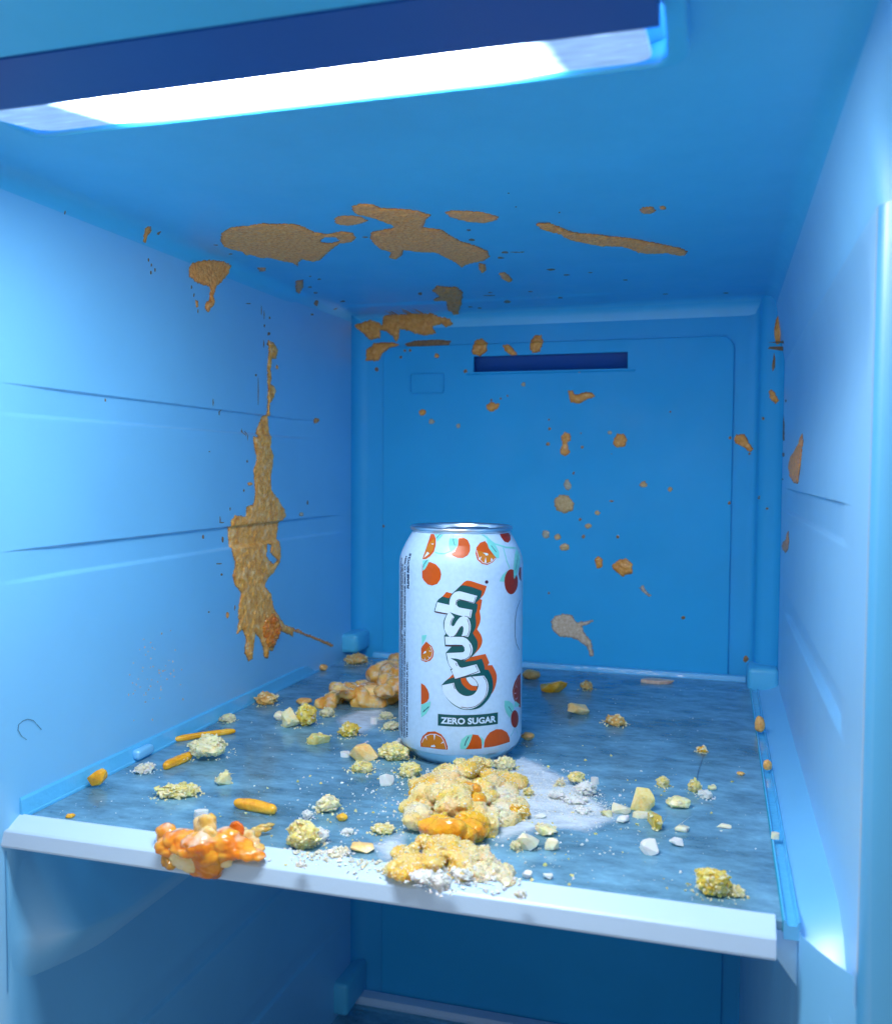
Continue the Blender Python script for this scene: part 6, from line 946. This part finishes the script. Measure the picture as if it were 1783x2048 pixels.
def splat(kind, pl, thick, label, poly, hole, idx):
    poly = np.array(poly); lo = poly.min(0); hi = poly.max(0); ext = max(hi-lo); mn = min(hi-lo)
    cell = .55 if ext > 25 else max(.14, ext/26)
    xs = np.arange(lo[0]-1.5*cell-.4, hi[0]+1.5*cell+.5, cell); ys = np.arange(lo[1]-1.5*cell-.4, hi[1]+1.5*cell+.5, cell)
    X, Y = np.meshgrid(xs, ys)
    D = sdf(poly, X, Y)
    if hole: D = np.minimum(D, -sdf(np.array(hole), X, Y))
    amp = min(.55, mn*.07)
    D = D+amp*1.3*vnoise(X, Y, 1.1/max(.5, min(2, mn*.15)), idx*3.1, 4)
    gy, gx = np.gradient(D, cell, cell); gn = np.hypot(gx, gy)+1e-6
    keep = D > -cell*.75
    hn = vnoise(X, Y, .9, idx+.5, 4); hn2 = vnoise(X, Y, .28, idx+9.5, 2)
    Hh = thick*(.12+(1-np.exp(-np.clip(D, 0, None)/(.8*min(1, mn*.12)+.15)))*(.55+.28*hn+.35*hn2)); Hh = np.clip(Hh, .06, None)
    neg = D < 0
    Xs = X-np.where(neg, D*gx/gn**2, 0); Ys = Y-np.where(neg, D*gy/gn**2, 0)
    k = -np.ones(X.shape, int); V = []; F = []
    for j, i in zip(*np.nonzero(keep)):
        k[j, i] = len(V); V.append(drop(pl, Xs[j, i]/1000, Ys[j, i]/1000, (Hh[j, i] if not neg[j, i] else -.02)/1000))
    for j in range(X.shape[0]-1):
        for i in range(X.shape[1]-1):
            q = (k[j, i], k[j, i+1], k[j+1, i+1], k[j+1, i])
            if sum(a >= 0 for a in q) >= 3 and not all(neg[a] for a in ((j, i), (j, i+1), (j+1, i+1), (j+1, i))): F.append(tuple(a for a in q if a >= 0))
    if PLN[pl][0] == 1 or PLN[pl][4] == 1 and PLN[pl][0] != 0: pass
    me = mesh_from('dried_splatter', V, F, SP[kind])
    ra = me.color_attributes.new('rim', 'FLOAT_COLOR', 'POINT'); rv = np.ones((len(V), 4)); rv[:, :3] = np.clip(D[keep]/min(2.2, .2*mn+.1), 0, 1)[:, None]; ra.data.foreach_set('color', rv.ravel())
    c = np.array(V).mean(0); recentre(me, c)
    bm = bmesh.new(); bm.from_mesh(me); bmesh.ops.recalc_face_normals(bm, faces=bm.faces)
    ax, _, _, _, sg = PLN[pl]; s = sum(f.normal[ax] for f in bm.faces)
    if s*sg < 0: bmesh.ops.reverse_faces(bm, faces=bm.faces)
    bm.to_mesh(me); bm.free()
    o = link('dried_splatter', me, None, Vector(c)); tag(o, label, 'splatter')
for i, (kind, pl, th, lab, poly, hole) in enumerate(SPLATS): splat(kind, pl, th, lab, poly, hole, i)
# the finest flecks, too many and too small to tell apart
rnd = random.Random(5)
def flecks(rows, name, m, label):
    V = []; F = []
    for pl, cu_, cv_, a0, a1, b0, b1 in rows:
        n = 8; base = len(V); V.append(drop(pl, cu_/1000, cv_/1000, .0004))
        for k in range(n):
            a = 2*math.pi*k/n; w = .75+.5*rnd.random(); V.append(drop(pl, (cu_+w*(a0*math.cos(a)+b0*math.sin(a)))/1000, (cv_+w*(a1*math.cos(a)+b1*math.sin(a)))/1000, .00003))
        for k in range(n): F.append((base, base+1+k, base+1+(k+1) % n))
    tag(link(name, mesh_from(name, V, F, m)), label, 'flecks', kind='stuff')
flecks([s for s in SPECKS if s not in PALE_SPECKS], 'splatter_flecks', SP['dark'], 'tiny dark flecks of dried juice sprayed over the walls and ceiling of the freezer')
flecks(PALE_SPECKS, 'frost_flecks', IC['mauve'], 'faint patch of pale frost flecks low on the left wall')

# ------------------------------------------------------------------ ice and slush
def hull(bm, pts, bev=0):
    vs = [bm.verts.new(p) for p in pts]; r = bmesh.ops.convex_hull(bm, input=vs)
    dead = [v for v in r['geom_interior'] if isinstance(v, bmesh.types.BMVert)]+[v for v in r['geom_unused'] if isinstance(v, bmesh.types.BMVert)]
    bmesh.ops.delete(bm, geom=list(set(dead)), context='VERTS')
GRAINS = []
def grain_proto(seed):
    r = random.Random(seed); bm = bmesh.new()
    hull(bm, [Vector((r.gauss(0, 1), r.gauss(0, 1), r.gauss(0, 1))).normalized()*(.7+.5*r.random()) for _ in range(9)])
    bm.verts.index_update(); bm.faces.ensure_lookup_table()
    V = np.array([v.co[:] for v in bm.verts]); F = [tuple(v.index for v in f.verts) for f in bm.faces]; bm.free(); return V, F
for s in range(8): GRAINS.append(grain_proto(s))
def add_grain(V, F, c, s, r):
    gv, gf = GRAINS[r.randrange(8)]; ang = r.random()*6.28; ca_, sa_ = math.cos(ang), math.sin(ang)
    b = len(V); sx, sy, sz = s*(.7+.6*r.random()), s*(.7+.6*r.random()), s*(.6+.5*r.random())
    for v in gv: 
        x, y, z = v[0]*sx, v[1]*sy, v[2]*sz; V.append((c[0]+x*ca_-y*sa_, c[1]+x*sa_+y*ca_, c[2]+z))
    for f in gf: F.append(tuple(i+b for i in f))
    return len(gf)
def chunk(kind, col, dims, rot, label, cat, name, idx):
    cx, cy, z0, W, D, Hh = [v/1000 for v in dims]; r = random.Random(100+idx)
    V = []; F = []; mi = []
    bm = bmesh.new()
    if kind == 'shard':
        pts = []
        for _ in range(15):
            v = Vector((r.gauss(0, 1), r.gauss(0, 1), r.gauss(0, 1))); v.normalize()
            m_ = max(abs(v.x), abs(v.y), abs(v.z)); v = v.lerp(v/m_, .55)*(.86+.2*r.random()); pts.append(v)
        hull(bm, pts)
        bmesh.ops.bevel(bm, geom=bm.edges[:], offset=.07, segments=2, affect='EDGES', profile=.6)
        bmesh.ops.subdivide_edges(bm, edges=bm.edges[:], cuts=1, use_grid_fill=True)
        for v in bm.verts: v.co *= 1+.05*noise.fractal(v.co*2.5+Vector((idx, 0, 0)), 1, 2, 3)
    elif kind == 'stick':
        bmesh.ops.create_icosphere(bm, subdivisions=4, radius=1)
        for v in bm.verts:
            x, y, z = v.co; k = (1-abs(x)**5)**.2/max(1e-3, math.sqrt(max(1e-6, 1-x*x))) if abs(x) < .999 else 1
            y *= min(k, 1.9)*.8; z *= min(k, 1.9)*.8
            v.co = Vector((x, y+.35*D/W*0+.25*math.sin(x*2.2+idx), z))*(1+.07*noise.fractal(Vector((x*1.5, y, z+idx)), 1, 2, 3))
    elif kind == 'peel':
        bmesh.ops.create_icosphere(bm, subdivisions=4, radius=1)
        for v in bm.verts:
            x, y, z = v.co; q = math.sqrt(max(1e-6, 1-x*x)); k = min(2.2, (1-min(.9999, abs(x))**4)**.25/q)
            y *= k*.85; z *= k*.85; w = 1+.10*noise.fractal(Vector((x*2.2, idx, z)), 1, 2, 3)
            y = max(-.8, min(.8, y)); z = max(-.75, min(.75, z))
            v.co = Vector((x*(1+.04*noise.noise(Vector((y*2, z*2, idx)))), y*w+.55*math.sin(x*1.8+idx)*min(1, W/D*.12), z*w+.12*noise.fractal(Vector((x*3, y, idx)), 1, 2, 3)))
    elif kind == 'flake':
        hull(bm, [Vector((math.cos(a)*(.7+.4*r.random()), math.sin(a)*(.7+.4*r.random()), z)) for a in [k*.7 for k in range(9)] for z in (-.7, .8)])
        bmesh.ops.bevel(bm, geom=bm.edges[:], offset=.05, segments=2, affect='EDGES'); 
    else:
        bmesh.ops.create_icosphere(bm, subdivisions=5 if W > .011 else 4, radius=1)
        for v in bm.verts:
            p = v.co.copy(); s = Vector((idx*1.7, idx*.3, 0))
            if kind == 'crumb':
                d = .30*noise.fractal(p*1.3+s, .9, 2, 3)+.16*(.5-noise.voronoi(p*2.6+s)[0][0])+.10*(.5-noise.voronoi(p*6+s)[0][0])
            else: d = .22*noise.fractal(p*1.1+s, .9, 2, 3)+.04*noise.fractal(p*5+s, .9, 2, 2)
            v.co = p*(1+d)
    co = np.array([v.co[:] for v in bm.verts]); lo, hi = co.min(0), co.max(0); hs = (W, D, Hh)
    for v in bm.verts:
        for a in range(3):
            t = (v.co[a]-lo[a])/(hi[a]-lo[a]); v.co[a] = (t-.5)*hs[a] if a < 2 else (max(0, t-.08)/.92)*hs[a]
    bm.verts.index_update(); V = [tuple(v.co) for v in bm.verts]; F = [tuple(v.index for v in f.verts) for f in bm.faces]; mi = [0]*len(F)
    nb_ = len(F)
    if kind == 'crumb':
        base = list(V); nbig = int(28+W*2200)
        for _ in range(nbig):
            p = base[r.randrange(len(base))]; k_ = .80+.22*r.random()
            n_ = add_grain(V, F, (p[0]*k_, p[1]*k_, max(.0002, p[2]*k_)), min(.0019, W*(.055+.06*r.random())), r)
            mi += [0 if r.random() < .72 else 1]*n_
    if kind == 'crumb' or col in ('amber', 'yellow', 'pale'):
        base = list(V); ng = int(min(150, 26+W*1000*6)) if kind == 'crumb' else int(12+W*500)
        for _ in range(ng):
            p = base[r.randrange(len(base))]
            if p[2] < .1*Hh and r.random() < .6: continue
            n_ = add_grain(V, F, (p[0]*1.01, p[1]*1.01, p[2]), (.00035+.0006*r.random())*min(1.3, W/.010+.45), r)
            mi += [1 if r.random() < .6 else 0]*n_
        if kind == 'crumb':
            for _ in range(ng//3):
                a = r.random()*6.28; q = .5+.18*abs(r.gauss(0, 1)); s_ = .0002+.0005*r.random()
                n_ = add_grain(V, F, (W*q*math.cos(a), D*q*math.sin(a), s_*.5), s_, r); mi += [1]*n_
    me = mesh_from(name, V, F, [IC[col], IC['white'] if col in ('white', 'cream') else CRYS], kind != 'shard', mi)
    if kind != 'shard':
        sm = [kind != 'flake']*nb_+[False]*(len(F)-nb_); me.polygons.foreach_set('use_smooth', sm)
    o = link(name, me, None, Vector((cx, cy, z0))); o.rotation_euler = (0, 0, R(rot)); bm.free()
    tag(o, label, cat)
    if cat == 'ice chunk': o['group'] = 'frozen chunks scattered on the shelf'
for i, (kind, col, dims, rot, label, cat, name) in enumerate(CHUNKS): chunk(kind, col, dims, rot, label, cat, name, i)

def union(name, lumps, voxel, parent, material, disp, seed, colfn, clampz=True):
    bm = bmesh.new()
    for x, y, z, rx, ry, rz, rot in lumps:
        r = bmesh.ops.create_icosphere(bm, subdivisions=3, radius=1)
        M_ = Matrix.Translation((x/1000, y/1000, z/1000)) @ Matrix.Rotation(R(rot), 4, 'Z') @ Matrix.Diagonal((rx/1000, ry/1000, rz/1000, 1))
        for v in r['verts']:
            v.co = M_ @ (v.co*(1+.16*noise.fractal(v.co*1.4+Vector((x, y, seed)), 1, 2, 2)))
    me = bpy.data.meshes.new('t'); bm.to_mesh(me); bm.free()
    t = bpy.data.objects.new('t', me); COL.objects.link(t)
    md = t.modifiers.new('r', 'REMESH'); md.mode = 'VOXEL'; md.voxel_size = voxel
    sm = t.modifiers.new('s', 'SMOOTH'); sm.iterations = 7
    dg = bpy.context.evaluated_depsgraph_get(); m2 = bpy.data.meshes.new_from_object(t.evaluated_get(dg)); bpy.data.objects.remove(t)
    n = len(m2.vertices); co = np.empty(n*3); no = np.empty(n*3); m2.vertices.foreach_get('co', co); m2.vertices.foreach_get('normal', no); co = co.reshape(-1, 3); no = no.reshape(-1, 3)
    d = np.array([disp(Vector(c)*1000, seed) for c in co]); co2 = co+no*d[:, None]
    if clampz: co2[:, 2] = np.maximum(co2[:, 2], -.0002)
    m2.vertices.foreach_set('co', co2.ravel()); m2.name = name
    ca_ = m2.color_attributes.new('pigment', 'FLOAT_COLOR', 'POINT')
    cc = np.ones((n, 4)); cc[:, :3] = [colfn(Vector(c)*1000, nn) for c, nn in zip(co2, no)]; ca_.data.foreach_set('color', cc.ravel())
    m2.materials.clear(); m2.materials.append(material); m2.polygons.foreach_set('use_smooth', [True]*len(m2.polygons)); m2.update()
    o = link(name, m2, parent); return o, co2, no
def lerp(a, b, t): t = max(0, min(1, t)); return tuple(x+(y-x)*t for x, y in zip(a, b))
def grainy(p, s):
    return (.75*noise.fractal(p*.20+Vector((s, 0, 0)), .9, 2, 3)+.60*(.4-noise.voronoi(p*.85+Vector((s, 3, 0)))[0][0])+.34*(.4-noise.voronoi(p*1.9)[0][0]))/1000
PALE, YEL, AMB, ORG, CLR = (1,.79,.38), (1,.60,.09), (.92,.50,.012), (.95,.38,.004), (.86,.84,.70)
cores = [(Vector(l[:3]), 14) for l in LUMPS['pile_core']]+[(Vector(l[:3]), 7) for l in LUMPS['amb']]
def cone_w(p, cs_):
    return max([max(0, 1-((p-c).length/rr)) for c, rr in cs_]+[0])
def pile_col(p, n):
    t = noise.fractal(p*.11+Vector((3, 1, 7)), .9, 2, 3); c = lerp(YEL, PALE, .5+.9*t)
    c = lerp(c, (.92,.66,.34), .9*max(0, noise.fractal(p*.09+Vector((11, 5, 2)), .9, 2, 2))*1.6)
    c = lerp(c, AMB, cone_w(p, cores)*2.2)
    return lerp(c, CLR, cone_w(p, [(Vector(l[:3]), 11) for l in LUMPS['frost1']])*1.4)
def heap_thing(label, lk, seed, colfn, ng, name='slush_pile'):
    L0 = np.array([l[:2] for l in LUMPS[lk]]).mean(0)/1000
    t = tag(empty(name, (L0[0], L0[1], 0)), label, 'slush pile')
    o_, co_, no_ = union('frosty_slush', LUMPS[lk], .00040, t, SLUSH, grainy, seed, colfn)
    r = random.Random(seed+50); V = []; F = []; cols = []
    for _ in range(ng//5):
        i = r.randrange(len(co_))
        if no_[i][2] < -.2: continue
        n0 = len(V); add_grain(V, F, co_[i]-no_[i]*.0002, .0004+.0011*r.random()**1.5, r)
        cols += [colfn(Vector(co_[i])*1000, no_[i])]*(len(V)-n0)
    me = mesh_from('slush_lumps', V, F, SLUSH, False); ca_ = me.color_attributes.new('pigment', 'FLOAT_COLOR', 'POINT'); cc = np.ones((len(V), 4)); cc[:, :3] = cols; ca_.data.foreach_set('color', cc.ravel())
    link('slush_lumps', me, t)['kind'] = 'stuff'
    if ng: crystals('ice_crystals', t, co_, no_, ng, int(seed))
    return t
def crystals(name, parent, co, no, count, seed, zmin=.001, s0=.00018, s1=.00045, mats=(CRYS, IC['white'])):
    r = random.Random(seed); V = []; F = []; mi = []
    for _ in range(count):
        i = r.randrange(len(co))
        if co[i][2] < zmin or no[i][2] < -.3: continue
        n_ = add_grain(V, F, co[i]+no[i]*.00012, s0+s1*r.random()**2, r); mi += [0 if r.random() < .8 else 1]*n_
    o = link(name, mesh_from(name, V, F, list(mats), False, mi), parent); o['kind'] = 'stuff'
LUMPS['pile'] += LUMPS['frost1']
pile = heap_thing('largest heap of frosty yellow-orange slush with an amber front, right in front of the can', 'pile', 2, pile_col, 4200)
union('amber_slush', LUMPS['pile_core']+LUMPS['amb'], .00045, pile, SLUSH, lambda p, s: grainy(p, s)*.7, 5.0, lambda p, n: lerp(AMB, ORG, .5+1.4*noise.fractal(p*.2, 1, 2, 2)))
RX0 = min(l[0] for l in LUMPS['ridge']); RX1 = max(l[0] for l in LUMPS['ridge'])
def ridge_col(p, n):
    t = (p.x-RX0)/(RX1-RX0)
    c = lerp(YEL, PALE, .45+.8*noise.fractal(p*.15+Vector((1, 9, 3)), .9, 2, 3)); c = lerp(c, AMB, .5*max(0, 1-abs(t-.25)*3)); return lerp(c, CLR, sstep((t-.5)/.35)*.6)
ridge = heap_thing('long low slush ridge along the front rim, yellow at left, icy at right', 'ridge', 8, ridge_col, 2600, 'slush_ridge')
def rear_col(p, n):
    c = lerp((.96,.40,.04), (1,.60,.17), .5+1.2*noise.fractal(p*.10+Vector((5, 2, 3)), .9, 2, 3)); return lerp(c, (.93,.74,.50), 1.6*max(0, noise.fractal(p*.2+Vector((8, 2, 3)), .9, 2, 3)))
smoothish = lambda p, s: (1.1*noise.fractal(p*.12+Vector((s, 0, 0)), .9, 2, 3)+.8*(.5-noise.voronoi(p*.22)[0][0])+.25*(.5-noise.voronoi(p*.9)[0][0]))/1000
for lk, lab, sd in (('rear', 'tall heap of peach and orange frozen chunks behind the can, partly hidden by it', 21), ('stack', 'small heap of peach lumps just left of the tall heap behind the can', 27)):
    L0 = np.array([l[:2] for l in LUMPS[lk]]).mean(0)/1000
    t = tag(empty('slush_pile', (L0[0], L0[1], 0)), lab, 'slush pile')
    o_, co_, no_ = union('frosty_slush', LUMPS[lk], .0006, t, SLUSH, smoothish, sd, rear_col); crystals('ice_crystals', t, co_, no_, 260, sd)
glob = tag(empty('orange_glob', (LUMPS['glob'][2][0]/1000, LUMPS['glob'][2][1]/1000, 0)), 'wet orange pulpy glob draped over the left part of the white front rim', 'slush pile')
soft = lambda p, s: (.9*noise.fractal(p*.22+Vector((s, 0, 0)), .9, 2, 3)+.35*abs(noise.fractal(p*.6, .8, 2, 2)))/1000
def two(a, c, f, off): return lambda p, n: lerp(a, c, .5+1.3*noise.fractal(p*f+Vector((off, 2, 1)), 1, 2, 3))
def pulp_col(p, n):
    c = lerp((.88,.26,.004), (.92,.44,.04), .5+1.4*noise.fractal(p*.16, 1, 2, 3))
    return lerp(c, (.95,.68,.48), min(1, 1.8*max(0, noise.fractal(p*.16+Vector((4, 4, 1)), .9, 2, 2)))*(n[2] > .35))
fold = lambda p, s: (.9*abs(noise.fractal(Vector((p.x*.16+s, p.y*.2, p.z*.22)), .9, 2, 2))+.22*noise.fractal(p*.4, .9, 2, 2))/1000
for nm, lk, dsp, cf in (('orange_pulp', 'glob', fold, pulp_col), ('orange_drip', 'glob_drip', fold, two((.66,.20,.004), (.84,.34,.012), .18, 0)),
        ('pale_membrane', 'glob_top', fold, two((.74,.44,.08), (.90,.66,.32), .3, 3)), ('pale_membrane', 'glob_pale', fold, two((.86,.80,.50), (.88,.70,.30), .2, 5)),
        ('dark_pulp', 'glob_dark', soft, two((.50,.24,.02), (.74,.42,.06), .3, 1)), ('peel_petal', 'glob_petal', soft, two((.70,.14,.006), (.84,.24,.01), .2, 2)),
        ('peel_shred', 'glob_shred', soft, two((.60,.34,.06), (.74,.52,.16), .3, 2)), ('crumbly_pulp', 'glob_crumb', grainy, two((.80,.46,.12), (.90,.70,.38), .3, 2))):
    union(nm, LUMPS[lk], .00042, glob, PULP if dsp is not grainy else SLUSH, dsp, 1.0, cf, False)

# scattered fine frost and crumbs: uncountable
def frost_grains(name, label, count, fn, smin, smax, m, seed):
    r = random.Random(seed); V = []; F = []
    for _ in range(count):
        x, y = fn(r)
        if math.hypot(x, y) < .0335 or not (-.153 < x < .1535): continue
        if y > .215 or y < -.1565: continue
        s = smin+(smax-smin)*r.random()**3; z = 0 if y > -.1475 else .0014+(-.1487-y)*-.53 if y < -.1487 else .0014
        if y < -.1487: z = .0015-(-.1487-y)*.53
        add_grain(V, F, (x, y, z+s*.4), s, r)
    o = link(name, mesh_from(name, V, F, m, False)); tag(o, label, 'frost', kind='stuff')
pc = pile.location.xy
FC = Vector(FROST_C)
def around(c, sx, sy): return lambda r: (c[0]+r.gauss(0, sx), c[1]+r.gauss(0, sy))
def powder(r):
    t = r.random(); w = .004+.010*math.sin(min(1, t*1.3)*2.6)
    return (FROST_A[0]+(FROST_B[0]-FROST_A[0])*t+r.gauss(0, w)*.9, FROST_A[1]+(FROST_B[1]-FROST_A[1])*t+r.gauss(0, w))
frost_grains('powder_frost', 'dusting of fine white frost on the glass right of the big slush pile', 6500, powder, .00008, .00045, IC['white'], 3)
frost_grains('ice_crumbs', 'fine clear and white ice crumbs strewn over the shelf around the piles', 1500, around(pc, .040, .038), .00012, .0009, IC['white'], 4)
frost_grains('yellow_crumbs', 'fine yellow crumbs strewn over the shelf around the piles', 420, around(pc, .045, .045), .00015, .0010, IC['yellow'], 5)
frost_grains('frost_specks', 'sparse frost specks over the whole glass shelf', 900, lambda r: (-.15+.30*r.random(), -.146+.34*r.random()**1.3), .00008, .0004, IC['white'], 6)
frost_grains('rim_crumbs', 'small cream crumbs lying along the front rim left of the slush ridge', 260, lambda r: (RIM_X0+(RIM_X1-RIM_X0)*r.random(), -.1485-.004*abs(r.gauss(0, .6))), .0002, .0011, IC['cream'], 8)
frost_grains('rim_frost', 'loose white ice along the front rim under the slush ridge', 420, lambda r: (RX0/1000+.050*r.random(), -.1465-.006*abs(r.gauss(0, .7))), .0002, .0013, IC['white'], 9)
# the powder lies thinly on the glass: a ragged film
fm, nt, bb = mat('frost_film'); bb.inputs['Base Color'].default_value = (.80,.90,.98,1); bb.inputs['Roughness'].default_value = .6
tr = N(nt, 'ShaderNodeBsdfTransparent'); mx = N(nt, 'ShaderNodeMixShader'); n1 = noise_n(nt, 60, 6, .75, 'Object', (1, 2.2, 1))
at = N(nt, 'ShaderNodeVertexColor'); at.layer_name = 'pigment'; ml = N(nt, 'ShaderNodeMath', operation='MULTIPLY_ADD'); ml.inputs[1].default_value = 1.0
nt.links.new(at.outputs[0], ml.inputs[0]); nt.links.new(n1.outputs[0], ml.inputs[2])
mr = N(nt, 'ShaderNodeMapRange'); mr.inputs[1].default_value = .98; mr.inputs[2].default_value = 1.7; mr.inputs[4].default_value = .8
nt.links.new(ml.outputs[0], mr.inputs[0]); nt.links.new(mr.outputs[0], mx.inputs[0]); nt.links.new(tr.outputs[0], mx.inputs[1]); nt.links.new(bb.outputs[0], mx.inputs[2]); nt.links.new(mx.outputs[0], nt.nodes['Material Output'].inputs[0])
def film(poly, label):
    poly = np.array(poly)[:, :2]*1000; lo = poly.min(0)-2; hi = poly.max(0)+2; xs = np.arange(lo[0], hi[0], 1.2); ys = np.arange(lo[1], hi[1], 1.2); X, Y = np.meshgrid(xs, ys); D = sdf(poly, X, Y)
    nx = len(xs); V = [(x/1000, y/1000, .00012+.0001*noise.noise(Vector((x, y, 0)))) for x, y in zip(X.ravel(), Y.ravel())]; F = []
    for j in range(len(ys)-1):
        for i in range(nx-1):
            if D[j, i] > -1.5 and math.hypot(X[j, i], Y[j, i]) > 33: F.append((j*nx+i, j*nx+i+1, (j+1)*nx+i+1, (j+1)*nx+i))
    me = mesh_from('frost_film', V, F, fm); c = me.color_attributes.new('pigment', 'FLOAT_COLOR', 'POINT'); w = np.clip(D.ravel()/13, 0, 1)
    cc = np.ones((len(V), 4)); cc[:, :3] = w[:, None]; c.data.foreach_set('color', cc.ravel()); tag(link('frost_film', me), label, 'frost', kind='stuff')
for poly, lab in FILMS: film(poly, lab)
def hair(name, pts, rad, m, label):
    V = []; F = []; n = len(pts); k = 5
    for i, p in enumerate(pts):
        p = Vector(p); t = (Vector(pts[min(n-1, i+1)])-Vector(pts[max(0, i-1)])).normalized(); a = t.orthogonal().normalized(); b = t.cross(a)
        for j in range(k): V.append(p+rad*(math.cos(6.283*j/k)*a+math.sin(6.283*j/k)*b))
    for i in range(n-1):
        for j in range(k): F.append((i*k+j, i*k+(j+1) % k, (i+1)*k+(j+1) % k, (i+1)*k+j))
    tag(link(name, mesh_from(name, V, F, m)), label, 'hair')
for nm, pts, lab in HAIRS: hair(nm, pts, .00012, INK['navy'], lab)
print('tris', sum(sum(len(p.vertices)-2 for p in o.data.polygons) for o in COL.objects if o.type == 'MESH'))
